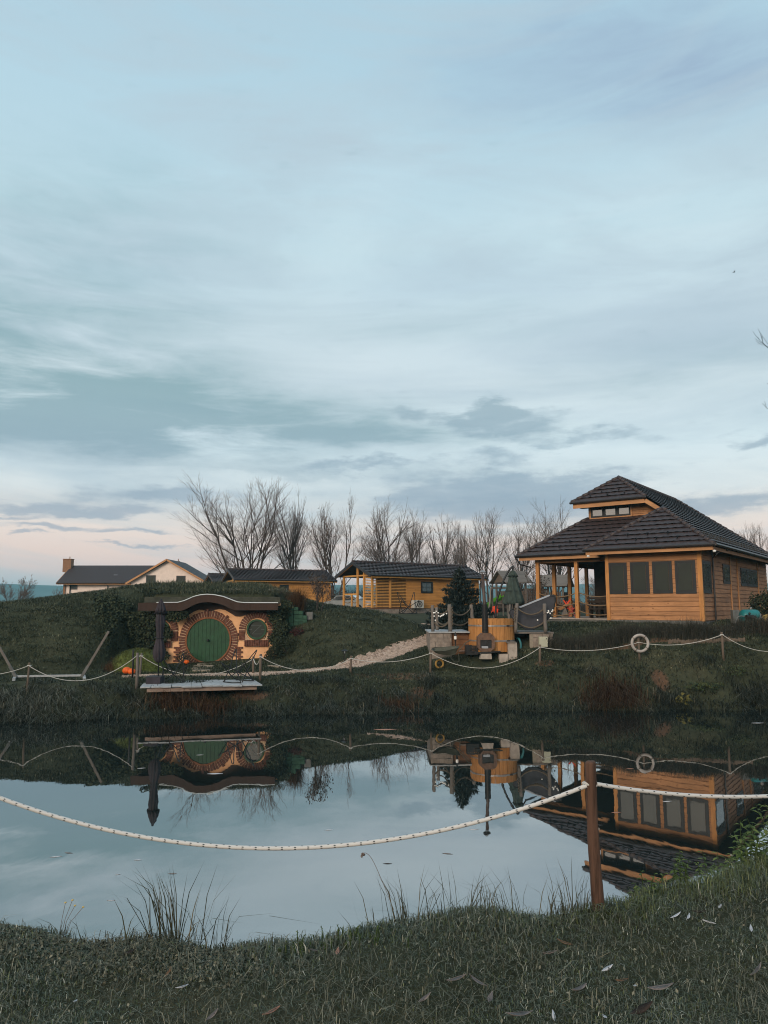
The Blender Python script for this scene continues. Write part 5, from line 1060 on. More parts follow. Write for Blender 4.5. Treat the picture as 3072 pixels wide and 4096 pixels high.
# folded round cover, a thick half disc standing up
po = [(985, 640), (1000, 612), (1095, 592), (1250, 528), (1400, 468), (1445, 472), (1452, 520), (1432, 615), (1390, 700), (1320, 770), (1230, 815), (1155, 815), (1085, 765), (1020, 705)]
cp = c5(1200, 822, 30.0); cv = thing('tub_cover', cp, 'dark grey half-round hot tub cover standing folded on the terrace', 'tub cover'); n = len(po)
A = [c5(x, y, 29.95+(y-820)*-.0006)-cp for x, y in po]; mb = MB(); mb.prism(list(reversed(A)), (.03, .14, .02)); mb.build('panel', 'slate_cover', cv)
mb = MB(); mb.prism(list(reversed([p+Vector((.10, .16, .05)) for p in A])), (.03, .12, .0)); mb.build('back_panel', 'black_metal', cv)
mb = MB(); mb.beam(A[2]+Vector((0, .06, .02)), A[4]+Vector((0, .06, .02)), .19, .05); mb.build('edge_strip', 'cover_edge', cv)
mb = MB(); mb.tube([p+Vector((0, -.01, 0)) for p in A], .016, 6, closed=True); mb.build('piping', 'black_metal', cv)
# terrace rope posts
TP = [((205, 570), (208, 835), 30.0, .07, 'grey terrace rope post at the outer left corner'), ((247, 590), (252, 828), 31.6, .07, 'grey terrace rope post just behind the left corner post'), ((378, 560), (386, 838), 29.95, .085, 'thick grey terrace rope post with a twisted rope on its side'),
      ((600, 562), (612, 720), 31.3, .075, 'grey terrace rope post behind the left edge of the tub'), ((1068, 548), (1050, 842), 29.7, .07, 'leaning grey terrace rope post in front of the tub cover'), ((1348, 552), (1358, 842), 29.75, .075, 'grey terrace rope post at the right end of the tub cover')]
TT = []
for (x0, y0), (x1, y1), D_, r_, lab in TP:
    a, b = c5(x0, y0, D_), c5(x1, y1, D_); mb = MB(); N = 6; mb.tube([b.lerp(a, i/N)+Vector((.008*math.sin(i*2.1), 0, 0)) for i in range(N+1)]+[a+Vector((0, 0, .02))], [r_*(1+.05*math.sin(i*1.7)) for i in range(N+1)]+[r_*.75], 9)
    one(mb, 'terrace_post', 'grey_wood', b, lab, 'post', 'rope posts of the hot tub terrace', True); TT.append((a, b))
def thick_rope(A, B, drop, r, lab, mat='rope_grey', grp='thick ropes of the hot tub terrace'):
    pts = sag(A, B, drop, 40); mb = MB()
    for s in range(3):
        q = []
        for i, p in enumerate(pts):
            a = i*.9+s*2.094; q.append(p+Vector((.0, math.cos(a), math.sin(a)))*r*.5)
        mb.tube(q, r*.62, 5)
    one(mb, 'thick_rope', mat, A, lab, 'rope', grp, True)
P_ = lambda i, f, dy=-.0: TT[i][1].lerp(TT[i][0], f)+Vector((0, dy, 0))
for (i, j, f, d, lab) in ((0, 2, .88, .22, 'upper thick rope between the left terrace posts, hung with bulbs'), (0, 2, .42, .24, 'lower thick rope between the left terrace posts'), (1, 2, .84, .16, 'upper thick rope from the rear left terrace post'), (1, 2, .45, .18, 'lower thick rope from the rear left terrace post'),
                          (2, 3, .86, .30, 'upper thick rope in front of the spruce, left of the tub'), (4, 5, .86, .27, 'upper thick rope hanging over the dark tub cover'), (4, 5, .40, .27, 'lower thick rope hanging over the dark tub cover')): thick_rope(P_(i, f), P_(j, f), d, .032, lab)
thick_rope(P_(2, .40), P_(3, .18), .24, .032, 'lower thick rope in front of the spruce, left of the tub')
a = P_(2, .93, -.1)+Vector((.09, 0, 0)); mb = MB(); mb.tube([a+Vector((.025*math.cos(i*.8), -.02, -.011*i*1.6)) for i in range(46)], .02, 6); one(mb, 'rope_coil', 'rope_grey', a, 'twisted grey rope tied down the side of the thick terrace post', 'rope', None, True)
a = P_(4, .86, -.09)+Vector((-.09, 0, 0)); mb = MB(); mb.tube([a+Vector((.03*math.cos(i*.8)-.001*i, -.02, -.009*i*1.6)) for i in range(40)], .024, 6); one(mb, 'rope_coil', 'rope_grey', a, 'twisted rope tied down the side of the leaning terrace post', 'rope', None, True)
def bulbs_(lst, D_, lab):
    a = c5(*lst[0], D_); t_ = thing('string_light', a, lab, 'string lights', 'strings of white globe bulbs'); mb = MB(); pts = [c5(x, y, D_)-a for x, y in lst]
    mb.tube([p+Vector((0, 0, .045)) for p in pts], .006, 4); mb.build('cable', 'black_metal', t_)
    for p in pts: mb = MB(); mb.ball(p, .034, 10, 8); bl_ = mb.build('bulb', 'bulb_white', t_, True); mb = MB(); mb.tube([p+Vector((0, 0, .03)), p+Vector((0, 0, .055))], .014, 6); mb.build('socket', 'black_metal', bl_)
bulbs_([(216, 642), (229, 640), (243, 627), (222, 676), (234, 718), (262, 642), (267, 674), (285, 680), (295, 672), (304, 667), (313, 666), (320, 657), (348, 650)], 29.85, 'string of white globe bulbs on the left terrace ropes')
bulbs_([(1277, 716), (1378, 640), (1388, 620), (1390, 634), (1406, 648), (1413, 697), (1424, 628), (1432, 614)], 29.6, 'string of white globe bulbs beside the right terrace post')
# bottle-shaped object standing by the terrace and wheelbarrow
p = c5(438, 912, 29.6); bt = thing('container', p, 'small dark and white bottle-shaped object on the terrace wall', 'container'); mb = MB(); mb.lathe([(.05, 0), (.055, .02), (.055, .13)], 12); mb.build('body', 'bulb_white', bt); mb = MB(); mb.lathe([(.06, .13), (.055, .15), (.01, .3)], 12); mb.build('cap', 'black_metal', bt); mb = MB(); mb.lathe([(.045, -.02), (.03, -.12), (.03, -.26)], 10); mb.build('stem', 'black_metal', bt)
WD = 29.0; wc = c5(275, 1122, WD); wz = hz(wc.x, WD); wb = thing('wheelbarrow', (wc.x, WD, wz), 'muddy green wheelbarrow with a yellow wheel below the stone terrace', 'wheelbarrow'); WO = Vector(wb.location)
def w5(x, y, dy=0): return c5(x, y, WD+dy)-WO
lo_ = wz-c5(275, 1165, WD).z
mb = MB(); rim = [(192, 1012, 0), (215, 1030, -.30), (330, 1030, -.32), (470, 1000, -.25), (475, 990, 0), (465, 978, .25), (330, 992, .30), (215, 1000, .28)]; bot_ = [(235, 1050, 0), (248, 1055, -.18), (330, 1075, -.2), (420, 1072, -.16), (430, 1068, 0), (420, 1062, .16), (330, 1066, .2), (248, 1050, .18)]
Rm = [w5(x, y+dy*30 if 0 else y, dy) for x, y, dy in rim]; Bt = [w5(x, y, dy) for x, y, dy in bot_]; n = 8
mb.add(Rm+Bt, [(i, (i+1) % n, n+(i+1) % n, n+i) for i in range(n)]+[tuple(range(n, 2*n))]); In = [p*.98+Vector((0, 0, .02)) for p in Rm+Bt]; mb.add(In, [(n+i, n+(i+1) % n, (i+1) % n, i) for i in range(n)]); mb.build('tray', 'barrow_green', wb, False)
mb = MB(); mb.tube(Rm, .014, 6, closed=True); mb.build('rim', 'barrow_green', wb, True)
wr = .19; cz = wr-.02; mb = MB(); mb.tube([(wr*.82*math.cos(a)*.96, .08*0+wr*.25*math.cos(a), cz+wr*.82*math.sin(a)) for a in np.linspace(0, 6.28, 26)[:-1]], .04, 8, closed=True); wh = mb.build('wheel', 'barrow_yellow', wb, True); mb = MB(); mb.ball((0, 0, cz), .05, 10, 6); [mb.beam((0, 0, cz), (wr*.8*math.cos(a), wr*.25*math.cos(a), cz+wr*.8*math.sin(a)), .015, .015) for a in (0, 1.57, 3.14, 4.71)]; mb.build('hub', 'black_metal', wh)
for dy in (-.22, .22):
    mb = MB(); mb.tube([tuple(v) for v in catmull([w5(225, 1130, dy*.4), w5(330, 1088, dy), w5(430, 1062, dy), w5(500, 1000, dy*1.1), w5(545, 945, dy*1.15), w5(585, 928, dy*1.15)], 5)], .016, 6); mb.build('handle', 'barrow_green', wb, True)
    mb = MB(); mb.tube([tuple(v) for v in catmull([w5(385, 1075, dy), w5(400, 1110, dy), w5(430, 1142, dy), w5(468, 1140, dy), w5(475, 1120, dy), w5(470, 1050, dy)], 5)], .015, 6); mb.build('leg', 'barrow_green', wb, True)
# green parasol on a bowed arm
GD = 33.5; g_ = c5(1035, 700, GD); g_.z = hz(g_.x, GD); gp = closed_parasol('parasol', g_, c5(1035, 555, GD).z-g_.z, c5(1022, 205, GD).z-g_.z, .42, 'parasol_green', 'closed grey-green parasol hanging from a bowed arm behind the tub', folds=8, cone=True)
mb = MB(); mb.tube([tuple(v-g_) for v in catmull([c5(850, 700, GD), c5(852, 570, GD), c5(880, 450, GD), c5(930, 310, GD), c5(985, 210, GD), c5(1020, 172, GD), c5(1026, 195, GD)], 6)], .045, 8); mb.build('arm', 'black_metal', gp, True)
mb = MB(); mb.box(-1.85, -1.2, -.35, .35, 0, .1); mb.build('base', 'concrete', gp)
# ------------------------------------------------------------------ playground behind
def play_tower(px, D_, rz, w_, hr, he, hf, lab, side):
    p = on(px, D_); t_ = thing('play_tower', p, lab, 'play tower', 'wooden play towers behind the hot tub', rz); h = w_/2
    for sx in (-1, 1):
        for sy in (-1, 1): mb = MB(); mb.box(sx*h*.86-.05, sx*h*.86+.05, sy*h*.86-.05, sy*h*.86+.05, -.2, he); mb.build('post', 'grey_wood', t_)
    mb = MB(); ov = .22
    for s in (-1, 1):
        a, b, c, d_ = (-h-ov, s*(h+ov), he-.08), (h+ov, s*(h+ov), he-.08), (h+ov, 0, hr), (-h-ov, 0, hr); mb.prism([a, b, c, d_] if s < 0 else [b, a, d_, c], (0, 0, .05))
    mb.build('roof', 'tower_roof', t_)
    mb = MB(); [mb.add([(x, -h, he-.02), (x, h, he-.02), (x, 0, hr-.06)], [(0, 1, 2)]) for x in (-h, h)]; mb.build('gable', 'tower_wood', t_)
    mb = MB(); mb.box(-h, h, -h, h, hf-.08, hf); mb.build('floor', 'tower_wood', t_)
    mb = MB()
    for s in (-1, 1):
        for i in range(9): x = -h*.8+i*h*.2; mb.box(x-.045, x+.045, s*h*.84-.012, s*h*.84+.012, hf-.3, hf+.72); mb.box(s*h*.84-.012, s*h*.84+.012, x-.045, x+.045, hf-.3, hf+.72)
    mb.build('railing', 'tower_wood', t_); return t_
TDx = 45.0; gA = on(2045, TDx).z; zz = lambda y, D_=TDx: W(2045, y, D_).z-gA
play_tower(2047, TDx, R(22), 1.5, zz(2286), zz(2329), zz(2412), 'wooden play tower with plank roof, behind the green parasol', 1)
play_tower(2226, 46, R(-28), 1.5, W(2226, 2302, 46).z-on(2226, 46).z, W(2226, 2342, 46).z-on(2226, 46).z, W(2226, 2415, 46).z-on(2226, 46).z, 'wooden play tower seen between the veranda posts', 1)
a, b = on(2085, 45.3), on(2195, 45.8); br = thing('play_bridge', a, 'slatted wooden bridge joining the two play towers', 'play bridge'); d_ = b-a; z0 = W(2100, 2410, 45.4).z-a.z; z1 = W(2100, 2358, 45.4).z-a.z
mb = MB(); [mb.beam(Vector((0, 0, z))*1, d_+Vector((0, 0, z)), .05, .1) for z in (z0, z1)]; [mb.beam(d_*(i/14)+Vector((0, 0, z0-.3)), d_*(i/14)+Vector((0, 0, z1+.05)), .10, .03) for i in range(15)]; mb.build('railing', 'tower_wood', br)
mb = MB(); mb.beam(Vector((0, .5, z0-.1)), d_+Vector((0, .5, z0-.1)), .9, .06); mb.build('walkway', 'tower_wood', br)
s0, s1, s2 = W(2012, 2388, 44.2), W(1940, 2437, 42.9), W(1915, 2443, 42.4); sl_ = thing('slide', s1, 'bright green plastic slide coming down from the play tower', 'slide')
pr2 = []
for f, p in [(0, s0), (.5, s0.lerp(s1, .5)+Vector((0, 0, .04))), (.9, s1), (1, s2)]: pr2.append(p-s1)
mb = MB(); V = []
for p in catmull([tuple(x) for x in pr2], 5):
    p = Vector(p); sd = Vector((.55, .83, 0)).normalized()*.3
    V += [tuple(p-sd+Vector((0, 0, .16))), tuple(p-sd), tuple(p+sd), tuple(p+sd+Vector((0, 0, .16))), tuple(p+sd*1.12+Vector((0, 0, .16))), tuple(p+sd*1.1-Vector((0, 0, .05))), tuple(p-sd*1.1-Vector((0, 0, .05))), tuple(p-sd*1.12+Vector((0, 0, .16)))]
n = len(V)//8
mb.add(V, [(i*8+q, i*8+(q+1) % 8, (i+1)*8+(q+1) % 8, (i+1)*8+q) for i in range(n-1) for q in range(8)]); mb.build('chute', 'slide_green', sl_)
for p in (s1, s0): g = hz(p.x, p.y)-s1.z; mb = MB(); mb.tube([p-s1, (p.x-s1.x, p.y-s1.y, g-.1)], .04, 6); mb.build('leg', 'grey_wood', sl_)
q = W(1978, 2443, 41.5); sw = thing('swing_set', on(2000, 41.8), 'wooden swing frame with slanting legs in front of the play tower', 'swing'); so2 = Vector(sw.location)
tA, tB = W(1965, 2352, 41.8), W(2045, 2352, 42.6)
mb = MB(); mb.beam(tA-so2, tB-so2, .1, .1); mb.build('crossbar', 'grey_wood', sw)
for T_, dx in ((tA, -.55), (tA, .35), (tB, -.5), (tB, .4)): gpt = Vector((T_.x+dx*.6, T_.y+dx*1.4, hz(T_.x+dx*.6, T_.y+dx*1.4)-.1)); mb = MB(); mb.beam(T_-so2, gpt-so2, .09, .09); mb.build('leg', 'grey_wood', sw)
mb = MB(); qq = q-so2; mb.prism([qq+Vector(v) for v in ((-.17, -.15, -.1), (.17, -.15, -.1), (.2, -.15, .1), (-.2, -.15, .06))], (0, .05, 0)); mb.box(qq.x-.18, qq.x+.18, qq.y-.15, qq.y+.18, qq.z-.12, qq.z-.06); mb.prism([qq+Vector(v) for v in ((-.17, .15, -.1), (.19, .15, -.1), (.22, .2, .3), (-.08, .2, .24))], (0, .05, 0)); st2 = mb.build('seat', 'red_plastic', sw)
mb = MB(); [mb.tube([(qq.x+s*.17, qq.y, qq.z), (qq.x+s*.17+.02, qq.y+.1, (tA-so2).z)], .012, 4) for s in (-1, 1)]; mb.build('chain', 'black_metal', sw)
# boards and a red see-saw leaning on the veranda side
a, b = W(2238, 2437, 36), W(2278, 2413, 36.2); ss = thing('seesaw', (a+b)/2, 'orange plank see-saw with red handles behind the veranda rope railing', 'seesaw'); m0 = (a+b)/2
mb = MB(); mb.beam(a-m0, b-m0, .2, .09); mb.build('plank', 'house_wood', ss); mb = MB(); c = (b-m0); mb.beam(c+Vector((-.3, -.05, -.25)), c+Vector((.05, -.05, .22)), .06, .05); mb.beam(c+Vector((-.28, .05, .15)), c+Vector((.02, .05, -.35)), .06, .05); mb.build('handle', 'red_plastic', ss)
mb = MB(); gg = hz(m0.x, m0.y)-m0.z; mb.prism([(-.25, -.1, gg), (.25, -.1, gg), (0, -.1, .0)], (0, .2, 0)); mb.build('stand', 'grey_wood', ss)
# parked cars between the cabins
def car(px, D_, rz, mat, lab):
    p = on(px, D_); t_ = thing('parked_car', p, lab, 'car', 'cars parked behind the cabins', rz)
    pf = [(-2.1, .30), (-2.15, .62), (-1.95, .86), (-1.35, .95), (-.75, 1.38), (.55, 1.42), (1.25, 1.0), (2.0, .86), (2.15, .6), (2.12, .3)]
    mb = MB(); mb.prism([(x, -.82, z) for x, z in pf], (0, 1.64, 0)); mb.build('body', mat, t_)
    mb = MB(); wp = [(-1.2, .98), (-.72, 1.31), (.5, 1.34), (1.05, 1.0)]; mb.prism([(x, -.835, z) for x, z in wp], (0, .012, 0)); mb.prism([(x, .823, z) for x, z in wp], (0, .012, 0)); mb.build('side_window', 'glass_light', t_)
    mb = MB(); mb.add([(.62, -.7, 1.40), (.62, .7, 1.40), (1.22, .75, 1.03), (1.22, -.75, 1.03)], [(0, 1, 2, 3)]); mb.add([(-.82, -.7, 1.36), (-.82, .7, 1.36), (-1.38, .75, .98), (-1.38, -.75, .98)], [(0, 1, 2, 3)]); w_ = mb.build('windscreen', 'glass_light', t_); w_.location = (0, 0, .02)
    for x in (-1.3, 1.35):
        for y in (-.8, .8):
            mb = MB(); mb.tube([(x, y-.1, .32), (x, y+.1, .32)], .32, 20); wl = mb.build('wheel', 'tyre', t_); mb = MB(); mb.tube([(x, y+(.101 if y > 0 else -.101), .32), (x, y+(.11 if y > 0 else -.11), .32)], .19, 14); mb.build('rim', 'steel_band', wl)
    for y in (-.6, .6): mb = MB(); mb.box(2.06, 2.16, y-.16, y+.16, .62, .74); mb.build('headlight', 'bulb_white', t_)
car(1362, 66, R(150), 'car_dark', 'dark parked car left of the cabin porch, between the two yellow cabins'); car(1395, 62, R(-25), 'car_silver', 'silver parked car seen through the open cabin porch')
# pump tank and cabinet by the house side wall
tc_ = W(3003, 2500, 30.9); tz = hz(tc_.x, 30.9); tk = thing('pressure_tank', (tc_.x, 30.9, tz), 'teal water pressure tank with black pump beside the timber house', 'tank'); r_ = .30; z0 = W(3003, 2466, 30.9).z-tz
mb = MB(); P = [(-.42, .05), (-.41, .16), (-.36, .25), (-.28, .295), (0, .30), (.2, .30), (.30, .28), (.37, .2), (.40, .1), (.41, .01)]
mb.tube([(x, 0, z0) for x, r in P], [r for x, r in P], 22); mb.build('vessel', 'tank_teal', tk, True); mb = MB(); [mb.box(x-.04, x+.04, -.2, .2, -.1, z0-.22) for x in (-.25, .22)]; mb.build('foot', 'tank_teal', tk)
mb = MB(); mb.tube([(-.35, -.36, z0-.02), (-.05, -.36, z0-.02)], .10, 14); mb.tube([(-.05, -.36, z0-.02), (.03, -.36, z0-.02)], .07, 12); mb.ball((-.2, -.36, z0+.13), .05, 8, 6); mb.build('pump', 'black_metal', tk)
mb = MB(); mb.lathe([(.05, z0+.3), (.06, z0+.36), (.02, z0+.4)], 10, (.05, 0, 0)); mb.build('valve', 'steel_band', tk)
for pts in ([(-.1, -.42, z0-.02), (.1, -.46, z0-.1), (.22, -.42, z0+.0), (.25, -.35, z0+.12)], [(.2, -.36, z0-.02), (.34, -.4, z0-.1), (.36, -.4, z0-.3), (.28, -.4, -.0)], [(-.4, -.36, z0), (-.62, -.4, z0+.02), (-.78, -.4, z0-.1), (-.8, -.4, -.05)]): mb = MB(); mb.tube([tuple(v) for v in catmull(pts, 6)], .022, 7); mb.build('hose', 'hose_grey', tk, True)
p0, p1 = W(2933, 2480, 31.2), W(2959, 2440, 31.2); gb = thing('grey_cabinet', ((p0.x+p1.x)/2, 31.3, p0.z), 'grey ribbed metal cabinet left of the teal tank', 'cabinet'); hw_ = (p1.x-p0.x)/2; hh = p1.z-p0.z; mb = MB(); mb.box(-hw_, hw_, -.1, .1, -.3, hh); mb.build('body', 'concrete', gb); mb = MB(); [mb.box(-hw_+.02+i*.05, -hw_+.05+i*.05, -.112, -.1, .02, hh-.02) for i in range(int(hw_*2/.05)-1)]; mb.build('door', 'hose_grey', gb)
p = W(3060, 2480, 30.6); mb = MB()
for i in range(4): mb.tube([tuple(v) for v in catmull([p+Vector((-.1+.05*i, 0, -.16)), p+Vector((-.09+.05*i, 0, .1)), p+Vector((-.04+.05*i, .02, .18+.02*i)), p+Vector((.0+.05*i, .05, .1)), p+Vector((.0+.05*i, .05, -.25))], 5)], .012, 6)
one(mb, 'garden_hose', 'hose_yellow', p, 'loops of yellow garden hose right of the teal tank', 'hose', None, True)
# stakes edging the planting bed
mb = MB()
for px in np.arange(2670, 2975, 5.5): p = on(px, 29.15); h_ = random.uniform(.10, .17); mb.box(p.x-.024, p.x+.024, 29.1, 29.15, p.z-.05, p.z+h_)
one(mb, 'palisade_edging', 'stake_wood', on(2820, 29.1), 'low palisade of short wooden stakes edging the planting bed', 'edging')
# ------------------------------------------------------------------ shrubs as leaf and twig clouds
def cloud(n, c, rad, shape=2.2, hollow=.35):
    # points spread through a lumpy ellipsoid; most near its surface
    d = rng.normal(0, 1, (n, 3)); d /= np.linalg.norm(d, axis=1, keepdims=True); r = rng.random(n)**(1/shape)*(1-hollow)+hollow*rng.random(n)**.3
    lump = 1+.22*np.sin(d[:, 0]*5+c[0]*3)*np.cos(d[:, 2]*6+c[0])+.14*np.sin(d[:, 1]*9+d[:, 2]*7+c[0]*5)
    return np.asarray(c)+d*np.asarray(rad)*(r*lump)[:, None], d
def fol(name, parts, mat, origin, parent=None):
    V, T, U = join(*parts); o = fast_mesh(name, V-np.array(tuple(origin)), T, U, mat); o.location = origin
    if parent: o.location = (0, 0, 0); o.parent = parent
    return o
# lavender hedge in front of the timber house
parts = []; px = 2215
while px < 3130:
    Dh = 29.75+.15*math.sin(px*.013); g = on(px, Dh); hh = (.40+.10*math.sin(px*.021)+random.uniform(-.05, .08))*(1.0 if px < 2950 else 1.25); n = 210
    pos = np.c_[rng.normal(g.x, .15, n), rng.normal(Dh, .22, n), np.full(n, g.z)]; pos[:, 2] = height(pos[:, 0], pos[:, 1]); parts.append(blades(pos, rng.uniform(.55, 1.25, n)*hh*1.25, .012, .42, .15))
    q, d = cloud(230, (g.x, Dh, g.z+hh*.42), (.34, .38, hh*.52)); parts.append(leaves(q, rng.uniform(.04, .10, 230), None, .35)); px += 19
o = fol('lavender_hedge', parts, 'lavender', on(2650, 29.7)); tag(o, 'low dark lavender hedge along the plinth of the timber house', 'hedge')
def shrub(name, px, py, D, rad, n, size, mat, lab, cat='shrub', stems=8, blade=0, bh=.5, asp=.5, dz=0):
    c = W(px, py, D); g = hz(c.x, D); t_ = thing(name, (c.x, D, g), lab, cat); o = np.array((c.x, D, g)); parts = []
    q, d = cloud(n, np.array(tuple(c))-o, rad); q = q[q[:, 2] > -.1]; parts.append(leaves(q, rng.uniform(.6, 1.3, len(q))*size, None, asp))
    if blade: p0 = np.c_[rng.normal(0, rad[0]*.45, blade), rng.normal(0, rad[1]*.4, blade), np.full(blade, 0)]; parts.append(blades(p0, rng.uniform(.5, 1.1, blade)*bh, .014, .35, .2))
    V, T, U = join(*parts); fast_mesh('foliage', V, T, U, mat, t_)
    if stems:
        mb = MB(); hc = c.z-g
        for i in range(stems): a = random.uniform(0, 6.28); e_ = Vector((rad[0]*.8*math.cos(a), rad[1]*.8*math.sin(a), hc+rad[2]*random.uniform(-.2, .7))); mb.tube([(0, 0, -.05), e_*.5+Vector((0, 0, .05)), e_], [.018, .012, .004], 5)
        mb.build('stem', 'bark', t_)
    return t_
shrub('broadleaf_shrub', 3052, 2420, 31.6, (.62, .6, .62), 900, .14, 'ivy', 'dark broad-leaved shrub growing behind the teal tank')
shrub('broadleaf_shrub', 3062, 2520, 29.9, (.6, .5, .36), 600, .08, 'rusty', 'brownish shrub in front of the teal tank', blade=120, bh=.7)
shrub('ornamental_grass', 1188, 2400, 33.6, (.30, .3, .6), 300, .07, 'rusty', 'tall russet ornamental grass beside the corner of the grass roof', 'grass clump', 0, 900, 1.55)
shrub('red_shrub', 1192, 2530, 32.5, (.36, .3, .26), 700, .06, 'redleaf', 'dark red-leaved shrub at the foot of the green block wall')
shrub('creeper', 1150, 2590, 32.0, (.62, .4, .55), 1500, .08, 'ivy', 'dark creeping shrub below the red-leaved shrub, right of the round window')
shrub('creeper', 1095, 2610, 31.9, (.32, .35, .42), 900, .07, 'ivy', 'dark ivy bush hugging the right end of the orange wall', 'ivy')
gm0 = on(560, 29.7); gm0.z -= .05; t_ = thing('grass_mound', gm0, 'bright green mounded grass clump beside the dark ivy slope', 'grass clump'); mb = MB(); mb.ball((0, 0, 0), 1, 28, 14, (1.15, .65, W(560, 2597, 29.7).z-gm0.z)); mb.build('hummock', 'hummock_green', t_, True)
n = 5200; d = rng.normal(0, 1, (n, 3)); d[:, 2] = np.abs(d[:, 2]); d /= np.linalg.norm(d, axis=1, keepdims=True); pos = d*np.array([1.15, .65, W(560, 2597, 29.7).z-gm0.z])*.97; V, T, U = blades(pos, rng.uniform(.06, .17, n), .014, .7, .6, az=np.arctan2(d[:, 1], d[:, 0])+rng.normal(0, .6, n)); fast_mesh('blades', V, T, U, 'brightgrass', t_)
shrub('grass_mound', 470, 2650, 29.6, (.5, .5, .25), 200, .05, 'rusty', 'yellowish dry grass clump left of the bright green mound', 'grass clump', 0, 700, .45)
shrub('garden_shrub', 735, 2632, 31.9, (.42, .3, .30), 600, .06, 'ivy', 'small dark shrub growing at the left of the door bricks')
shrub('silver_shrub', 945, 2362, 33.6, (.42, .3, .14), 500, .05, 'grass_frost', 'low frosty grey shrub on the grass roof above the round door', stems=4)
shrub('silver_shrub', 1115, 2362, 33.6, (.62, .3, .16), 600, .05, 'grass_frost', 'low frosty grey shrub at the right end of the grass roof', stems=4)
# ivy over the slope and wall left of the door
V_ = []; 
n = 5200; px = rng.uniform(395, 668, n); D_ = rng.uniform(30.2, 33.2, n); x = (px-1536)/FPX*D_*1.012; z = height(x, D_); keep = (px+rng.normal(0, 22, n) > 405+np.clip(31.6-D_, 0, 2)*38); x, D_, z = x[keep], D_[keep], z[keep]
pos = np.c_[x, D_, z+rng.uniform(0, .22, len(x))]; V_.append(leaves(pos, rng.uniform(.07, .15, len(x)), np.array([0, -.7, .5]), .75, .7))
a, b = c2(250, 345, 32.4), c2(430, 800, 32.4); n = 3800; f = rng.random(n); edge = rng.normal(0, .16, n); xx = a.x-1.2+(b.x-a.x+1.25)*rng.random(n)+edge*.5; zz_ = b.z+(a.z-b.z)*f
k = xx < c2(445, 600).x-.10+.30*np.clip((f-.62)*2.5, 0, 1)*np.sin(f*31)+.18*np.sin(f*13+1)-.25*np.clip(.25-f, 0, 1)*2
pos = np.c_[xx, 32.45-rng.random(n)*.28, zz_][k]; V_.append(leaves(pos, rng.uniform(.07, .14, len(pos)), np.array([0, -1, .2]), .8, .6))
n = 700; xx = rng.uniform(c2(460, 0).x, c2(640, 0).x, n); pos = np.c_[xx, 32.2-rng.random(n)*.4, c2(0, 345).z-rng.random(n)**2*.45*np.clip(1.4-(xx-c2(460, 0).x)/1.0, .1, 1)]; V_.append(leaves(pos, rng.uniform(.06, .12, n), np.array([0, -1, -.2]), .8, .6))
o = fol('ivy', V_, 'ivy', on(520, 31.5)); tag(o, 'dark ivy covering the slope and wall left of the round green door', 'ivy')
n = 2400; f = rng.random(n); a, b = c2(1415, 340, 32.5), c2(1440, 800, 32.5); xx = a.x+.02+rng.normal(.12, .14, n)+.12*np.sin(f*14)+(1-f)*.1; pos = np.c_[xx, 32.45-rng.random(n)*.22, b.z+(a.z-b.z)*f+.2]; V_ = [leaves(pos, rng.uniform(.06, .12, n), np.array([0, -1, .2]), .8, .6)]
n = 420; xx = rng.uniform(c2(1290, 0).x, c2(1420, 0).x, n); pos = np.c_[xx, 32.48-rng.random(n)*.08, c2(0, 850).z+rng.random(n)**2*.9*np.clip((xx-c2(1290, 0).x)/.6, 0.05, 1)+.05]; V_.append(leaves(pos, rng.uniform(.05, .10, n), np.array([0, -1, .1]), .8, .5))
n = 900; f = rng.random(n); pos = np.c_[W(1140, 2450, 33).x+rng.normal(0, .13, n)+.1*np.sin(f*9), 32.95-rng.random(n)*.15, W(1140, 2560, 33).z+f*1.75]; V_.append(leaves(pos, rng.uniform(.06, .11, n), np.array([0, -1, .2]), .8, .6))
o = fol('ivy', V_, 'ivy', on(1110, 32)); tag(o, 'ivy strand climbing between the round window and the green block wall', 'ivy')
# ------------------------------------------------------------------ blue spruce
sx_ = W(1838, 2480, 34.3); gz = hz(sx_.x, 34.3); sp_ = thing('spruce_tree', (sx_.x, 34.3, gz), 'dark blue-green spruce standing between the yellow cabin and the hot tub', 'tree'); H = W(1846, 2272, 34.3).z-gz
mb = MB(); mb.tube([(0, 0, -.1), (.03, 0, H*.5), (.05, 0, H*.98)], [.10, .06, .01], 8); mb.build('trunk', 'bark', sp_)
parts = []; z = .25
while z < H-.05:
    f = 1-z/H; Rr = 1.95*f**.9*(1+.10*math.sin(z*7)); nb = max(5, int(15*f+4))
    for i in range(nb):
        a = 2*math.pi*i/nb+random.uniform(-.3, .3)+z*2; L_ = Rr*random.uniform(.72, 1.14); n = max(24, int(110*L_)); u = rng.random(n)**.7; side = rng.normal(0, 1, n)*.13*(1.15-u)*L_*1.3
        dr = -.16*L_*u+.17*L_*u*u+random.uniform(-.03, .03); c, s = math.cos(a), math.sin(a); r = u*L_
        pos = np.c_[.04+r*c-side*s, r*s+side*c, z+dr+rng.normal(0, .03, n)]; az_ = a+np.sign(side)*rng.uniform(.2, 1.1, n)
        parts.append(blades(pos, rng.uniform(.10, .22, n), .045, 1.0, .1, az=az_))
    z += .16+.05*f
n = 60; parts.append(blades(np.c_[rng.normal(.05, .02, n), rng.normal(0, .02, n), rng.uniform(H-.3, H, n)], rng.uniform(.06, .16, n), .03, .5, .05))
V, T, U = join(*parts); fast_mesh('crown', V, T, U, 'needle', sp_)
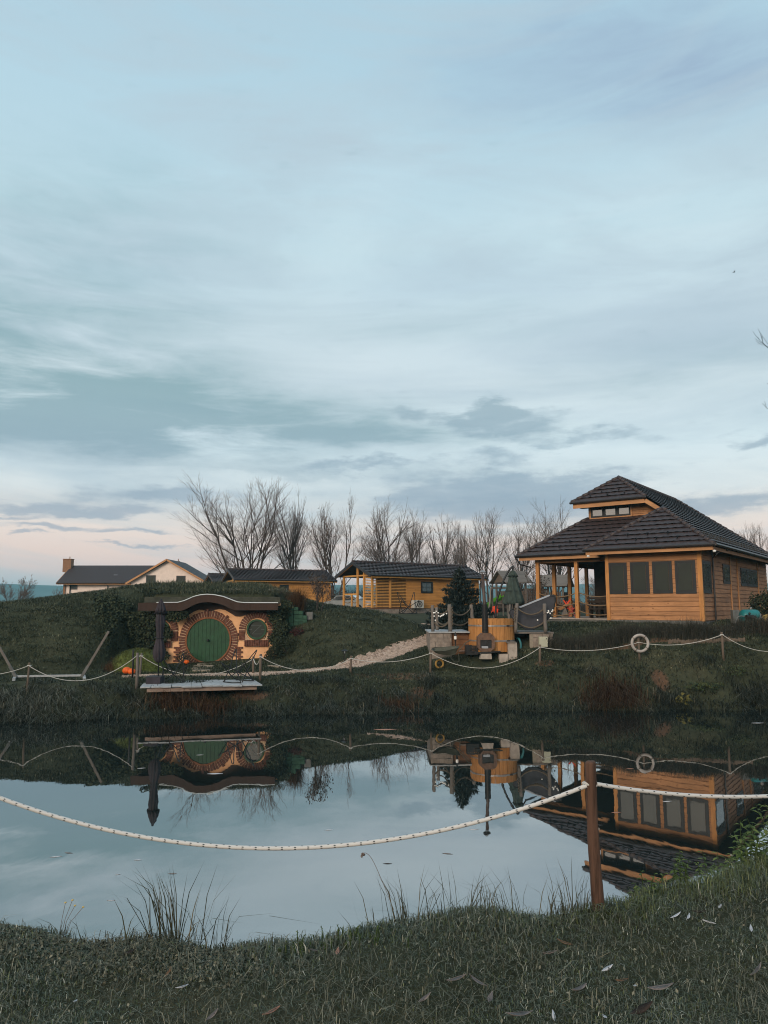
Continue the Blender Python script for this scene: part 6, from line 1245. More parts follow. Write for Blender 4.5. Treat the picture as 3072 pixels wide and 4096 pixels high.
# ------------------------------------------------------------------ bare winter trees
def bare_tree(base, H, spread, seed, lab, stems=4, levels=4, name='bare_tree', grp='bare winter trees behind the cabins', tmat='bark', cmat='twig', thin=1.0, leaves_n=0, upright=.55, low=.1, rad0=None, cat='tree', pct=.95):
    rd = random.Random(seed); t_ = thing(name, base, lab, cat, grp); tv = MB(); TVp = []; TVr = []; tips = []
    segs = []
    def grow(p, d, L_, r, lev):
        n = 4 if lev < 2 else 3; pts = [p]; dirs = d.copy()
        for i in range(n):
            dirs = (dirs+Vector((rd.gauss(0, .06), rd.gauss(0, .06), rd.gauss(.03, .04)))).normalized(); pts.append(pts[-1]+dirs*L_/n)
        rs = [max(r*(1-.62*i/n), .006*thin) for i in range(n+1)]; segs.append((pts, rs, lev))
        if lev >= levels: tips.append(pts[-1]); return
        k = (rd.randint(6, 8), rd.randint(6, 7), rd.randint(4, 6), rd.randint(3, 4), 2)[min(lev, 4)]
        for j in range(k):
            f = rd.uniform(.22 if lev == 0 else .15, .98) if j else 1.0; i = min(int(f*n), n-1); q = pts[i].lerp(pts[i+1], f*n-i); dd = (pts[i+1]-pts[i]).normalized()
            ax = dd.cross(Vector((rd.gauss(0, 1), rd.gauss(0, 1), rd.gauss(0, .4)))).normalized(); an = rd.uniform(.36, .72)*(1 if j else .3)
            nd = (Matrix.Rotation(an, 3, ax) @ dd); nd = (nd+Vector((0, 0, .12))).normalized(); grow(q, nd, L_*rd.uniform(.40, .60)*(1.15-.3*f), r*rd.uniform(.34, .5) if j else r*.42, lev+1)
    for s in range(stems):
        a = 2*math.pi*(s+rd.uniform(-.3, .3))/max(stems, 1); tl = (rd.uniform(.15, .9) if stems > 1 else .1)*upright*spread/H*2.2
        d = Vector((math.cos(a)*tl, math.sin(a)*tl*.7, 1)).normalized(); grow(Vector((math.cos(a)*.12*stems*.3, math.sin(a)*.12, -.2)), d, H*rd.uniform(.54, .62), (rad0 or H*.0125)*rd.uniform(.7, 1.1), 0)
    zm = sorted(p.z for p in tips)[int(len(tips)*.985)]; xm = sorted(abs(p.x) for p in tips)[min(int(len(tips)*pct), len(tips)-1)]; kz = H/zm; kx = spread/xm
    low_, high = MB(), ([], [], 0)
    V = []; F = []
    for pts, rs, lev in segs:
        q = [Vector((p.x*kx, p.y*kx, p.z*kz)) for p in pts]
        if lev <= 1: low_.tube(q, rs, 6 if lev == 0 else 5, cap=False)
        else:
            o = len(V)
            for i, p in enumerate(q):
                d = (q[min(i+1, len(q)-1)]-q[max(i-1, 0)]).normalized(); a = d.cross(Vector((0, .3, 1))).normalized(); b = d.cross(a)
                for k in range(3): V.append(tuple(p+(a*math.cos(2.094*k)+b*math.sin(2.094*k))*rs[i]))
            for i in range(len(q)-1):
                for k in range(3): A_, B_ = o+i*3+k, o+i*3+(k+1) % 3; F.append((A_, B_, B_+3)); F.append((A_, B_+3, A_+3))
    low_.build('trunk', tmat, t_, True); cr = fast_mesh('crown', V, F, None, cmat, t_)
    if leaves_n:
        ps = np.array([(p.x*kx, p.y*kx, p.z*kz) for p in tips]); ps = ps[rng.integers(0, len(ps), leaves_n)]+rng.normal(0, .12, (leaves_n, 3)); v, t3, u = leaves(ps, rng.uniform(.10, .22, leaves_n)*(1.0 if H > 6 else .55)); fast_mesh('leaves', v, t3, u, 'far_leaf', t_)
    return t_
TR = [(985, 1935, 172, 72, 7, 5, 0, 'largest bare tree, wide fan of stems left of all the others'), (1172, 1972, 78, 76, 3, 5, 0, 'tall narrow bare tree just right of the largest tree'), (1335, 2003, 108, 72, 4, 5, 40, 'bare forked tree in the gap between the two yellow cabins'), (1560, 2020, 105, 80, 5, 5, 20, 'broad bare tree rising behind the middle of the yellow cabin roof'),
      (1672, 2050, 60, 84, 2, 5, 20, 'narrow bare tree behind the yellow cabin, leaning right'), (1778, 2075, 62, 84, 3, 5, 90, 'bare tree with a few leaves above the spruce'), (1846, 2100, 36, 86, 2, 4, 70, 'slim bare tree behind the right end of the cabin roof'), (1958, 2045, 100, 74, 4, 5, 10, 'broad bare tree directly behind the stove chimney'),
      (2082, 2070, 70, 76, 3, 5, 10, 'bare tree behind the green parasol and play tower'), (2225, 2035, 95, 84, 5, 5, 0, 'bare tree rising behind the veranda roof edge'), (3015, 2100, 85, 84, 4, 5, 0, 'bare tree beyond the right slope of the timber house roof'), (2395, 2290, 60, 70, 3, 4, 0, 'small bare tree seen through the veranda beside the dark wall')]
for i, (px, yt, sp, D_, stn, lv, lf, lab) in enumerate(TR):
    b = W(px, 2440, D_); b.z = 3.0; H = W(px, yt, D_).z-3.0; bare_tree(b, H, sp*D_/FPX*.92, 11+i*7, lab, max(4, stn), 4, thin=.6, pct=.87, leaves_n=lf, upright=.5)
b = W(58, 2420, 62); b.z = 3.0; bare_tree(b, W(58, 2312, 62).z-3, 62*62/FPX, 5, 'small bare tree at the left edge in front of the blue hills', 3, 4, grp='small bare trees at the left of the pink house', thin=.9)
b = W(228, 2415, 60); b.z = 3.0; bare_tree(b, W(228, 2350, 60).z-3, 30*60/FPX, 9, 'tiny bare sapling against the left corner of the pink house', 2, 3, grp='small bare trees at the left of the pink house', thin=.8)
b = W(2140, 2420, 40); b.z = hz(b.x, 40); bare_tree(b, W(2140, 2270, 40).z-b.z, 42*40/FPX, 21, 'leafy sapling between the two play towers', 4, 3, name='sapling', grp=None, thin=.9, leaves_n=260, upright=.3)
b = W(1272, 2400, 34.2); b.z = hz(b.x, 34.2)-.05; bare_tree(b, W(1272, 2300, 34.2).z-b.z, 48*34.2/FPX, 33, 'small dark-leaved tree beside the russet ornamental grass', 3, 3, name='small_tree', grp=None, thin=.6, leaves_n=420, rad0=.03)
# tree reaching into the frame at the right edge
RTB = Vector((11.2, 13.1, hz(11.2, 13.1))); bare_tree(RTB, 11.6, 4.42, 3, 'bare twigs of a tree reaching in at the right edge of the sky', 3, 5, grp=None, tmat='twig_dark', cmat='twig_dark', thin=.5, upright=.8, rad0=.10, leaves_n=6, pct=1.0)
_t = [o_ for o_ in bpy.data.objects if o_.get('label', '').startswith('bare twigs of a tree')][0]
for _ in range(4):
    vv = np.array([v_.co for ch in _t.children if ch.name.startswith('crown') for v_ in ch.data.vertices])+np.array(_t.location); dd_ = vv[:, 1]*CT+(vv[:, 2]-EYE)*ST; pxs = 1536+FPX*vv[:, 0]/dd_; i_ = int(pxs.argmin()); _t.location.x += (3012-pxs[i_])/FPX*dd_[i_]
# scrub beyond the cabins and at the foot of the hills
def scrub(px0, px1, D_, h0, n, lab, name='scrub'):
    parts = []; xs = np.linspace(px0, px1, n)
    for px in xs:
        p = W(px+random.uniform(-4, 4), 2440, D_+random.uniform(-2, 2)); hh = h0*random.uniform(.5, 1.15); m_ = 110
        pos = np.c_[rng.normal(p.x, .5, m_), rng.normal(p.y, .6, m_), np.full(m_, 2.9)]; parts.append(blades(pos, rng.uniform(.4, 1.1, m_)*hh, .03, .28, .1)); q, d = cloud(70, (p.x, p.y, 2.9+hh*.4), (.8, .8, hh*.5)); parts.append(leaves(q, rng.uniform(.1, .25, 70)))
    o = fol(name, parts, 'far_leaf', (xs.mean()*0+W((px0+px1)/2, 2440, D_).x, D_, 2.9)); tag(o, lab, 'thicket', kind='stuff')
scrub(-40, 250, 95, 1.5, 26, 'dark scrub along the foot of the blue hills')
scrub(1310, 1480, 76, 3.2, 22, 'twiggy scrub seen through the cabin porch and behind the cars')
scrub(1915, 2440, 64, 1.8, 34, 'twiggy scrub behind the play towers and veranda')
scrub(-900, -40, 95, 1.5, 30, 'dark scrub out beyond the left edge'); 
parts = []
for u in np.linspace(0, 1, 58):
    x0, y0 = (-40-72*u+random.uniform(-2, 2), -56+78*u+random.uniform(-2, 2)) if u < .7 else (26+(u-.7)*110+8, 50+(u-.7)*70); hh = random.uniform(11, 14)*(1 if u < .7 else .7); q, d = cloud(420, (x0, y0, 2.1+hh*.5), (2.6, 2.2, hh*.55)); parts.append(leaves(q, rng.uniform(.9, 1.8, 420), None, .8))
o = fol('woods', parts, 'ivy_dark', Vector((0, -46, 2.1))); tag(o, 'dark wood outside the frame, seen only mirrored in the house windows', 'wood', kind='stuff')
# ------------------------------------------------------------------ grass
def frustum(n, D0, D1, m=60):
    D_ = rng.uniform(D0, D1, n); px = rng.uniform(-m, 3072+m, n); return (px-1536)/FPX*D_*1.02, D_, px
def mask_build(x, y): # keep grass out of walls, deck, path, terrace
    k = path_dist(x, y) > .02
    k &= ~((x > FAC0-.1) & (x < FAC1+.1) & (y > 31.9) & (y < 33.1))
    lx = (x-HO.x)*HB.x+(y-HO.y)*HB.y; ly = (x-HO.x)*HA.x+(y-HO.y)*HA.y; k &= ~((lx > -8.7) & (lx < .1) & (ly > -.1)); k &= ~((lx > -8.7) & (lx < -4) & (ly > 1.2))
    k &= ~((x > TO.x-.5) & (x < TO2.x+.6) & (y > 29.8) & (y < 32.6)); k &= ~((np.abs(x-so_.x) < .45) & (y > 28.8) & (y < 30)); return k
parts = []
# short turf on lawn and hill
for n, D0, D1, h0 in ((52000, 26.4, 32, .10), (34000, 32, 38, .13)):
    x, y, px = frustum(n, D0, D1); k = (y-shore(x) > 1.4) & mask_build(x, y); x, y = x[k], y[k]; c = .5+.5*hnoise(x, y, .9, 5); k = rng.random(len(x)) < .35+.65*c; x, y = x[k], y[k]
    z = height(x, y); parts.append(blades(np.c_[x, y, z-.01], rng.uniform(.5, 1.6, len(x))*h0, .026, .6, .6, rnd=np.clip(rng.normal(.45+.2*hnoise(x*.6, y*1.6, 1.5)+.15*hnoise(x, y, .6), .24, len(x)), 0, 1)))
n = 2600; x, y, px = frustum(n, 26.5, 37.5); k = (y-shore(x) > 1.6) & mask_build(x, y); x, y = x[k], y[k]; m_ = 22
cx_, cy_ = np.repeat(x, m_), np.repeat(y, m_); bx = cx_+rng.normal(0, .20, len(cx_)); by = cy_+rng.normal(0, .05, len(cx_)); k = mask_build(bx, by); tone = np.repeat(np.clip(rng.normal(.5, .24, len(x)), .02, .95), m_)[k]; bx, by = bx[k], by[k]
parts.append(blades(np.c_[bx, by, height(bx, by)-.01], rng.uniform(.08, .2, len(bx)), .022, .8, .9, az=-np.pi/2+rng.normal(0, 1.0, len(bx)), rnd=np.clip(tone+rng.normal(0, .08, len(bx)), 0, 1)))
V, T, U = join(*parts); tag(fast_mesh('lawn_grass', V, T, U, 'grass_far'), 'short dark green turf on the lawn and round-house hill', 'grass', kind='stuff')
parts = []
# grassy crest of the roof: longer stems that fray the outline
x = rng.uniform(RX[2], RX[16], 9000); y = np.interp(x, RX, RY)+rng.normal(-.5, .8, 9000); k = mask_build(x, y); x, y = x[k], y[k]; z = height(x, y); tall = np.where((x > FAC0-1) & (x < FAC1+.6), 1.6, .7)
parts.append(blades(np.c_[x, y, z-.02], rng.uniform(.06, .24, len(x))*tall, .014, .4, .3))
x = rng.uniform(FAC0-.6, FAC1+.2, 7000); y = rng.uniform(33.2, 35.5, 7000); z = height(x, y); parts.append(blades(np.c_[x, y, z-.02], rng.uniform(.10, .30, 7000), .016, .5, .4))
V, T, U = join(*parts); tag(fast_mesh('roof_grass', V, T, U, 'grass_far'), 'rough grass growing on the crest over the hillside house', 'grass', kind='stuff')
# long tangled grass on the far bank
parts = []; x, y, px = frustum(42000, 23.2, 29.2); s = y-shore(x); k = (s > -.12) & (s < 2.3); x, y, s = x[k], y[k], s[k]; c = hnoise(x, y, 1.7, 2); k = (rng.random(len(x)) < .45+.5*c) | (s < .4); x, y, s = x[k], y[k], s[k]
z = height(x, y); hh = rng.uniform(.5, 1.3, len(x))*np.clip(.30-.09*s, .1, .3)*(1.15+.5*hnoise(x, y, 2.2, 8)); fl = -np.pi/2+rng.normal(0, .9, len(x))
parts.append(blades(np.c_[x, y, z-.03], hh, .024, .75, 1.1, az=fl, rnd=np.clip(rng.normal(.45+.3*hnoise(x, y, .8, 4), .25, len(x)), 0, 1)))
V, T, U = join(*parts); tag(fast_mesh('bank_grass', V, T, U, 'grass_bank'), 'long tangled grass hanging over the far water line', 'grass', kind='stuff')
parts = []
for i in range(170):
    D_ = rng.uniform(23.6, 28.6); px0 = rng.uniform(-60, 3130); cx0 = (px0-1536)/FPX*D_*1.02; s = D_-float(shore(np.array([cx0]))[0])
    if s < .05 or s > 2.4: continue
    m_ = int(rng.uniform(40, 90)); sp_c = rng.uniform(.08, .22); x = rng.normal(cx0, sp_c*1.5, m_); y = rng.normal(D_, sp_c, m_); z = height(x, y); tone = rng.uniform(.25, .95)
    parts.append(blades(np.c_[x, y, z-.03], rng.uniform(.4, 1.2, m_)*rng.uniform(.22, .5), .022, .7, 1.1, az=-np.pi/2+rng.normal(0, 1.1, m_), rnd=np.clip(rng.normal(tone, .12, m_), 0, 1)))
V, T, U = join(*parts); tag(fast_mesh('bank_grass', V, T, U, 'grass_bank'), 'paler tufts and dead stalks dotted over the far bank', 'grass', kind='stuff')
x, y, px = frustum(16000, 22.8, 26.5); k = (px < 420+rng.normal(0, 60, len(px))); x, y = x[k], y[k]; s = y-shore(x); k = (s > -.1) & (s < 1.7); x, y = x[k], y[k]; z = height(x, y)
V, T, U = blades(np.c_[x, y, z-.03], rng.uniform(.2, .55, len(x)), .02, .8, 1.2, az=-np.pi/2+rng.normal(.4, .9, len(x)), rnd=np.clip(rng.normal(.5, .22, len(x)), 0, 1)); tag(fast_mesh('frosty_grass', V, T, U, 'grass_frost'), 'pale frosty long grass on the left of the far bank', 'grass', kind='stuff')
def tussock(px, D_, n, h_, sp, mat, lab, name='grass_tussock', az=None, lean=.6, droop=.8, grp='grass tussocks on the far bank', w=.018, rn=None):
    p = on(px, D_); pos = np.c_[rng.normal(0, sp, n), rng.normal(0, sp*.6, n), np.zeros(n)]; pos[:, 2] = height(pos[:, 0]+p.x, pos[:, 1]+p.y)-p.z-.04
    V, T, U = blades(pos, rng.uniform(.45, 1.15, n)*h_, w, lean, droop, az=az); o = fast_mesh(name, V, T, U, mat); o.location = p; return tag(o, lab, 'grass clump', grp)
tussock(2440, 27.0, 1000, .85, .55, 'rusty', 'large russet drooping tussock at the water edge', az=-np.pi/2+rng.normal(0, 1.0, 1000), droop=1.1)
tussock(2660, 27.1, 500, .55, .25, 'grass_bank', 'dark green drooping tussock right of the russet one', droop=1.0)
tussock(2995, 27.2, 500, .65, .3, 'grass_bank', 'dark green tussock at the far right of the bank', droop=1.0)
tussock(1590, 26.3, 420, .6, .35, 'rusty', 'small brownish tussock at the water below the gravel path', droop=.9)
tussock(1480, 26.1, 380, .5, .4, 'grass_bank', 'low green tussock by the water, left of the small brownish one', droop=.9)
tussock(700, 25.3, 520, .7, .35, 'rusty', 'brown reedy tussock under the left half of the dock', droop=.6)
tussock(860, 25.5, 520, .6, .4, 'rusty', 'brown reedy tussock under the right half of the dock', droop=.6)
tussock(120, 24.6, 600, .6, .4, 'grass_frost', 'frosty drooping tussock on the left end of the bank', droop=1.2)
def bank_weed(px, D_, n, sz, rad, mat, lab):
    p = on(px, D_, .12); q, d = cloud(n, (0, 0, .1), rad); V, T, U = leaves(q, rng.uniform(.6, 1.4, n)*sz, np.array([0, -.5, .8]), .7, .6); o = fast_mesh('bank_weed' if n < 100 else 'weeds', V, T, U, mat); o.location = p; tag(o, lab, 'weed', None, None if n < 100 else 'stuff')
bank_weed(2715, 26.85, 60, .13, (.42, .25, .2), 'yellowleaf', 'yellowing broad-leaved weed hanging over the far water edge')
bank_weed(2810, 27.3, 300, .10, (.7, .4, .2), 'bank_leaf', 'green leafy weeds right of the yellowing weed'); bank_weed(2920, 27.9, 300, .07, (.8, .4, .2), 'bank_leaf', 'green leafy weeds higher up the right of the bank')
# foreground turf
n = 120000; D_ = 2.75+(rng.random(n)**1.2)*3.2; px = rng.uniform(-120, 3200, n); x = (px-1536)/FPX*D_*1.07; y = D_; e = y-near_edge(x); k = e < .55; x, y, e = x[k], y[k], e[k]
xe = np.r_[rng.uniform(2.2, 8, 30000), rng.uniform(-5.5, -1.8, 9000)]; ye = np.r_[rng.uniform(1.2, 11, 30000), rng.uniform(1.5, 4.2, 9000)]; pe = 1536+FPX*xe/(ye*1.06); ke = ((pe > 3200) | (pe < -120)) & (ye-near_edge(xe) < .5); x, y = np.r_[x, xe[ke]], np.r_[y, ye[ke]]; e = y-near_edge(x)
c = hnoise(x, y, 2.3, 1); edge = np.clip(1-np.abs(e+.10)/.35, 0, 1); right = np.clip((x-.2)/1.2, 0, 1)
k = rng.random(len(x)) < .62+.35*c+.3*edge; x, y, e, c, edge, right = x[k], y[k], e[k], c[k], edge[k], right[k]; z = height(x, y)
hh = rng.uniform(.4, 1.4, len(x))*(.026+.055*edge*(.45+right))*(1+.4*c); wd = rng.uniform(.0022, .0042, len(x))*(1+.4*edge)
lush = rng.random(len(x)) < (.15+.75*edge*right)
for msk_, mat, nm, lab in ((~lush, 'grass_near', 'near_grass', 'short dark frosty turf under the camera'), (lush, 'grass_lush', 'bank_edge_grass', 'longer green grass spilling over the near bank edge')):
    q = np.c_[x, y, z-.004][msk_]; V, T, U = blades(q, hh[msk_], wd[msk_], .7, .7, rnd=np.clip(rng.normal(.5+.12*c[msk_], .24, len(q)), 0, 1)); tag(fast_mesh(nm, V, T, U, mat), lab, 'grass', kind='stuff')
n = 26000; px = rng.uniform(-100, 3170, n); D_ = 2.75+rng.random(n)*2.4; x = (px-1536)/FPX*D_*1.07; k = (D_ < near_edge(x)+.08) & (rng.random(n) < .5+.5*hnoise(x, D_, 3.3, 7)); x, y = x[k], D_[k]; z = height(x, y)
V, T, U = blades(np.c_[x, y, z+.012], rng.uniform(.03, .085, len(x)), rng.uniform(.002, .0038, len(x)), 1.1, 1.3); tag(fast_mesh('dry_grass', V, T, U, 'grass_frost'), 'pale matted dry grass lying over the near turf', 'grass', kind='stuff')
# frosted leaf litter and clover on the left of the near bank
n = 5200; px = np.r_[rng.uniform(-80, 1100, 4200), rng.uniform(-80, 3100, 1000)]; D_ = np.r_[near_edge((px[:4200]-1536)/FPX*4)-rng.random(4200)**1.6*.45, rng.uniform(2.8, 4, 1000)]; x = (px-1536)/FPX*D_*1.07; k = D_ < near_edge(x)+.1; x, y = x[k], D_[k]; z = height(x, y)
V, T, U = leaves(np.c_[x, y, z+rng.uniform(.006, .028, len(x))], rng.uniform(.008, .022, len(x)), np.array([0, -.4, .8]), .6, .55); tag(fast_mesh('ground_leaves', V, T, U, 'grass_frost'), 'frosted small leaves and clover lying in the near turf', 'ground cover', kind='stuff')
# rush clumps standing against the water
def rush(px, D_, n, h_, sp, lab, lean=.28, w=.006, fan=0, name='rush_clump'):
    p = on(px, D_); pos = np.c_[rng.normal(0, sp, n), rng.normal(0, .04, n), np.zeros(n)]; pos[:, 2] = height(pos[:, 0]+p.x, pos[:, 1]+p.y)-p.z-.02; az = np.where(pos[:, 0] > 0, 0, np.pi)+rng.normal(0, .6, n)
    hgt = rng.uniform(.35, 1.05, n)*h_; V, T, U = blades(pos, hgt, w, lean, .07, az=az); o = fast_mesh(name, V, T, U, 'reed'); o.location = p; return tag(o, lab, 'rush clump', 'rush clumps on the near bank')
def eD(px): 
    D_ = 3.7
    for _ in range(8): D_ = float(near_edge(np.array([(px-1536)/FPX*D_*1.07]))[0])
    return D_
rush(755, eD(755)+.02, 66, .45, .085, 'large fanned rush clump standing against the water on the left', .42, .0062)
rush(905, eD(905)+.02, 26, .36, .05, 'rush clump leaning right beside the large fanned one', .75, .006)
rush(470, eD(470)+.02, 30, .20, .12, 'short thin rush tuft left of the large fanned clump', .5, .0045)
rush(310, eD(310)+.03, 14, .14, .08, 'sparse dry stems near the left edge of the near bank', .4, .004)
rush(1640, eD(1640)+.02, 52, .33, .12, 'loose rush clump in the middle of the near bank', .35, .005)
rush(1840, eD(1840)+.02, 44, .29, .10, 'thin upright rushes right of the loose middle clump', .45, .005)
rush(2060, eD(2060)+.02, 50, .31, .12, 'mixed crossing rushes left of the brown post', .5, .005)
rush(2265, eD(2265)+.02, 40, .34, .07, 'upright dark rushes just left of the brown post', .3, .005)
# nodding seed head and small yellow flowers
p = on(1560, eD(1560)); mb = MB(); q = [W(1575, 3640, p.y), W(1535, 3540, p.y), W(1490, 3440, p.y), W(1462, 3412, p.y), W(1450, 3422, p.y)]; mb.tube([tuple(v) for v in catmull(q, 6)], .0014, 5); [mb.ball(q[-1]+Vector((random.gauss(0, .006), random.gauss(0, .006), random.gauss(.002, .006))), .005, 5, 4) for i in range(12)]
one(mb, 'seed_head', 'twig', q[0], 'tall nodding seed head arching over the water', 'grass stem')
p = on(300, eD(300)); t_ = thing('flower', p, 'small yellow wildflowers on thin stems at the left of the near bank', 'flower'); mb = MB(); tops = [W(x_, y_, p.y)-p for x_, y_ in ((262, 3610), (290, 3600), (300, 3622), (333, 3628))]

for i, tp in enumerate(tops): mb = MB(); mb.tube([(.01*i, 0, -.02), (tp.x*.5, 0, tp.z*.5), tuple(tp)], .0012, 4); sm_ = mb.build('stem', 'twig', t_); mb = MB(); mb.ball(tp, .0065, 7, 5, (1, 1, .6)); mb.build('blossom', 'hose_yellow', sm_)
# leafy weeds on the right of the near bank
def leafy_weed(px, py, D_, stems, h_, sp, lab, sz=.05):
    p = W(px, py, D_); p.z = hz(p.x, D_); t_ = thing('leafy_weed', p, lab, 'weed', 'leafy weeds on the near bank'); mb = MB(); pos = []; 
    for s in range(stems):
        a = random.uniform(0, 6.28); x0 = Vector((random.gauss(0, sp), random.gauss(0, sp*.5), 0)); x0.z = hz(p.x+x0.x, p.y+x0.y)-p.z-.02; H_ = h_*random.uniform(.5, 1.1); tp = x0+Vector((math.cos(a)*H_*.3, math.sin(a)*H_*.3, H_)); pts = [x0, x0.lerp(tp, .5)+Vector((0, 0, .03)), tp]; mb = MB(); mb.tube(pts, [.003, .0025, .0012], 4); mb.build('stem', 'weed', t_)
        m_ = int(H_/.018); 
        for i in range(m_): f = .15+.85*i/m_; c = pts[0].lerp(pts[1], f*2) if f < .5 else pts[1].lerp(pts[2], f*2-1); aa = i*2.4; L_ = sz*(1.15-f*.6); pos.append((c, aa, L_))
    n = len(pos)
    V = []; T = []; U = []
    for c, aa, L_ in pos:
        d = Vector((math.cos(aa), math.sin(aa), random.uniform(-.3, .45))).normalized(); s_ = d.cross(Vector((0, 0, 1))).normalized()*L_*.17; o = len(V); r = random.random(); dn = Vector((0, 0, -L_*.25))
        V += [tuple(c), tuple(c+d*L_*.45+s_), tuple(c+d*L_+dn), tuple(c+d*L_*.45-s_), tuple(c+d*L_*.5+Vector((0, 0, .004)))]; T += [(o, o+1, o+4), (o+1, o+2, o+4), (o+2, o+3, o+4), (o+3, o, o+4)]; U += [(r, 0), (r, .5), (r, 1), (r, .5), (r, .3)]
    fast_mesh('foliage', V, T, U, 'weed', t_)
leafy_weed(2950, 3500, 4.95, 30, .31, .17, 'tall bushy green weed at the right end of the near bank', .085)
leafy_weed(3060, 3470, 5.2, 24, .37, .14, 'leafy green weed cut by the right edge of the frame', .085)
leafy_weed(2830, 3540, 4.85, 20, .29, .12, 'low leafy weed left of the tall bushy one', .05)
leafy_weed(2590, 3600, 4.35, 7, .17, .05, 'small upright leafy weed right of the brown post', .05)
leafy_weed(2710, 3580, 4.55, 12, .20, .07, 'low spreading weed between the small upright one and the taller bushes', .045)
leafy_weed(1400, 3750, 3.68, 26, .09, .16, 'fine yellow-green weed patch at the middle of the bank edge', .014)
leafy_weed(1180, 3775, 3.6, 16, .07, .10, 'fine yellow-green weed tuft left of the middle patch', .013)
# feathers and dead leaves lying in the grass
def curl(name, px, py, L_, rz, mat, lab, cat, grp, wd=.3, cup=.35, tilt=.45):
    # solve for the ground point seen at (px, py)
    D_ = 3.5
    for _ in range(25):
        p = W(px, py, D_); D_ += (p.z-hz(p.x, D_)-.02)*.9; D_ = min(max(D_, 2.6), 6)
    p = W(px, py, D_); p.z = hz(p.x, D_)+.026; mb = MB(); V = []; n = 9
    for i in range(n+1):
        f = i/n; w_ = L_*wd*.5*math.sin(math.pi*min(max(f, .04), .97))**.7*(1.1-f*.3); x = (f-.5)*L_; zc = cup*L_*(f-.5)**2
        V += [(x, -w_, zc+cup*w_*.7), (x, 0, zc), (x, w_, zc+cup*w_*.7), (x, 0, zc-.0015)]
    F = []
    for i in range(n): a = i*4; F += [(a, a+1, a+5, a+4), (a+1, a+2, a+6, a+5), (a+2, a+3, a+7, a+6), (a+3, a, a+4, a+7)]
    mb.add(V, F); mb.tube([(-.56*L_, 0, cup*L_*.3), (-.5*L_, 0, cup*L_*.25), (.45*L_, 0, cup*L_*.2+.001)], .0011, 4); o = mb.build(name, mat, None, True); o.location = p; o.rotation_euler = (tilt*random.uniform(-1, 1), tilt*random.uniform(-1, 1), rz); return tag(o, lab, cat, grp)
FE_ = [(2705, 3668, .075, .3, 'white feather nearest the brown post, lying with a grey one'), (2755, 3672, .06, 1.0, 'white feather just right of the pair with a grey one'), (2835, 3695, .07, 2.6, 'white feather in the grass below the leafy weeds'), (3005, 3720, .06, 1.2, 'white feather near the right edge of the grass'), (2880, 3630, .05, .8, 'small pale feather at the foot of the leafy weeds'),
       (300, 4012, .05, 1.6, 'white feather standing in the grass at the lower left'), (2420, 4075, .055, 1.6, 'white feather at the bottom edge, right of its twin'), (2215, 4070, .055, 1.5, 'white feather at the bottom edge below the curled grey leaves'), (730, 3955, .06, .5, 'pale grey-white feather in the middle of the left turf'), (2430, 3880, .07, .4, 'curved white feather in the middle of the right turf'), (2540, 3950, .05, 1.1, 'small white feather beside the long curled grey leaf')]
for px, py, L_, rz, lab in FE_: curl('feather', px, py, L_*.85, rz, 'feather_white', lab, 'feather', 'white feathers lying in the near grass')
LE_ = [(672, 3900, .06, 1.3, 'leaf_brown', 'orange-brown dead leaf in the left turf'), (1350, 3815, .06, 1.5, 'leaf_pink', 'pinkish dead leaf standing at the middle of the turf'), (1255, 3808, .05, .7, 'leaf_grey', 'grey leaf left of the pinkish standing leaf'), (2320, 3965, .10, .7, 'leaf_grey', 'large grey leaf in the middle of the lower right turf'), (1830, 3925, .09, -.3, 'leaf_grey', 'long curled grey leaf in the centre turf'),
       (1910, 3935, .08, -.4, 'leaf_grey', 'curled grey leaf just right of the long one'), (2080, 4070, .11, .3, 'leaf_grey', 'large grey leaf at the bottom edge'), (2650, 3960, .11, -.5, 'leaf_grey', 'long curled grey leaf right of the small white feather'), (2570, 4045, .10, .2, 'leaf_dark', 'black curled leaf near the bottom edge'), (2260, 3780, .07, -.3, 'leaf_brown', 'dark brown leaf below the brown post'), (2200, 3820, .07, .1, 'leaf_grey', 'flat grey leaf left of the dark brown leaf'),
       (2490, 3930, .06, .2, 'leaf_brown', 'small brown leaf near the curved white feather'), (3030, 3890, .09, .6, 'leaf_grey', 'grey leaf at the right edge of the turf'), (1090, 4055, .07, .2, 'leaf_pink', 'pinkish grey leaf near the bottom of the left turf'), (260, 3720, .05, 0, 'leaf_brown', 'small brown leaf at the left bank edge'), (850, 4070, .06, .9, 'leaf_grey', 'grey leaf at the bottom of the left turf'), (1960, 4000, .07, 1.2, 'leaf_grey', 'small upright grey leaf above the bottom edge'), (2800, 3655, .07, -.6, 'leaf_dark', 'dark curled leaf behind the white feathers'),
       (520, 3815, .07, -.2, 'leaf_dark', 'dark leaf below the short rush tuft'), (1700, 4000, .06, .5, 'leaf_grey', 'small grey leaf left of the small upright one')]
for px, py, L_, rz, mat, lab in LE_: curl('dead_leaf', px, py, L_, rz, mat, lab, 'leaf', 'dead leaves lying in the near grass', .32, .5)
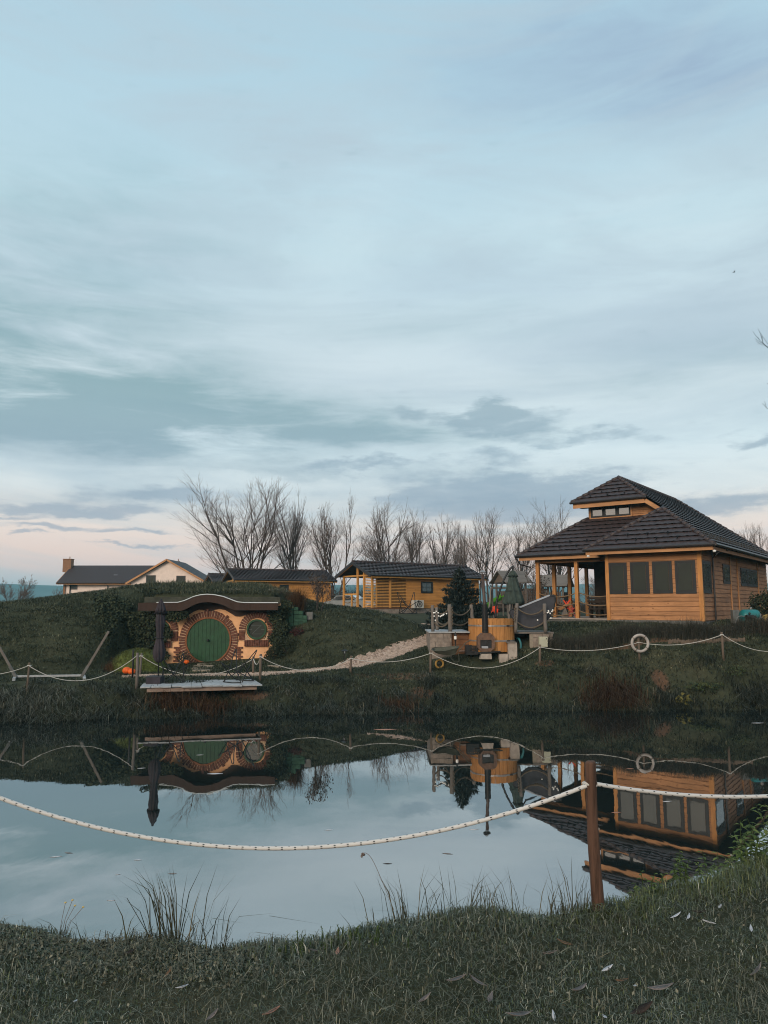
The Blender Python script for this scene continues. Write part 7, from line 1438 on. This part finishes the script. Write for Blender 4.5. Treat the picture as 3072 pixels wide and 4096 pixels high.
def floater(px, py, L_, rz, mat, lab):
    d = W(px, py, 1)-Vector((0, 0, EYE)); t_ = -EYE/d.z*1.0; p = Vector((0, 0, EYE))+d*t_; p.z = .002; L_ *= .62; mb = MB(); V = []; n = 6
    for i in range(n+1): f = i/n; w_ = L_*.16*math.sin(math.pi*min(max(f, .05), .95)); V += [((f-.5)*L_, -w_, 0), ((f-.5)*L_, w_, 0), ((f-.5)*L_, 0, .004*math.sin(math.pi*f)+.001)]
    F = []
    for i in range(n): a = i*3; F += [(a, a+3, a+5, a+2), (a+2, a+5, a+4, a+1), (a+1, a+4, a+3, a)]
    mb.add(V, F); o = mb.build('floating_leaf', mat, None, True); o.location = p; o.rotation_euler = (0, 0, rz); tag(o, lab, 'leaf', 'pale leaves and feathers floating on the pond')
for q in [(1315, 3320, .22, .2, 'feather_white', 'pale floating feather above the lowest part of the near rope'), (1790, 3415, .26, -.3, 'leaf_grey', 'grey floating leaf in mid water right of the rope sag'), (1895, 3318, .26, .1, 'feather_white', 'pale floating leaf left of the mirrored chimney tip'), (1550, 3455, .22, 0, 'leaf_dark', 'dark floating leaf right of the seed head'), (225, 3427, .28, .3, 'feather_white', 'floating feather on the left water, the lower of two'), (275, 3412, .22, -.2, 'leaf_grey', 'grey floating leaf beside the left-hand feather'),
          (552, 3440, .2, .1, 'feather_white', 'floating feather in the left middle of the water'), (472, 3498, .13, .6, 'feather_white', 'small bright floating leaf above the rush tuft'), (445, 3602, .18, 0, 'feather_white', 'long floating feather close to the near bank rushes'), (690, 3495, .2, 0, 'leaf_grey', 'grey floating leaf behind the large rush clump'), (2668, 3206, .3, .2, 'feather_white', 'pale floating leaf under the right-hand near rope'), (2520, 3075, .28, 0, 'leaf_pink', 'small tan floating leaf below the mirrored life ring'),
          (2465, 3250, .3, .1, 'leaf_pink', 'tan floating twig right of the brown post'), (860, 3095, .55, .1, 'feather_white', 'long white floating feather on the mirrored house roof'), (565, 3073, .3, .3, 'feather_white', 'small white floating feather left of the mirrored parasol'), (1540, 2918, 1.1, .1, 'leaf_pink', 'long tan reed floating near the far bank'), (3030, 2892, .7, .1, 'feather_white', 'white floating feather at the far right of the water'), (800, 3020, .3, .2, 'feather_white', 'white floating fleck on the mirrored green door')]: floater(*q)
d = (W(2936, 1089, 1)-Vector((0, 0, EYE))); p = Vector((0, 0, EYE))+d*60; mb = MB(); mb.ball(p, .04, 8, 6, (1.6, 1, .8)); mb.prism([p+Vector(v) for v in ((-.02, 0, .02), (.06, 0, .02), (-.02, .28, .10))], (0, 0, .012)); mb.prism([p+Vector(v) for v in ((-.02, 0, .02), (-.02, -.28, .08), (.06, 0, .02))], (0, 0, .012)); one(mb, 'bird', 'twig_dark', p, 'tiny dark bird high in the sky at the right', 'bird')
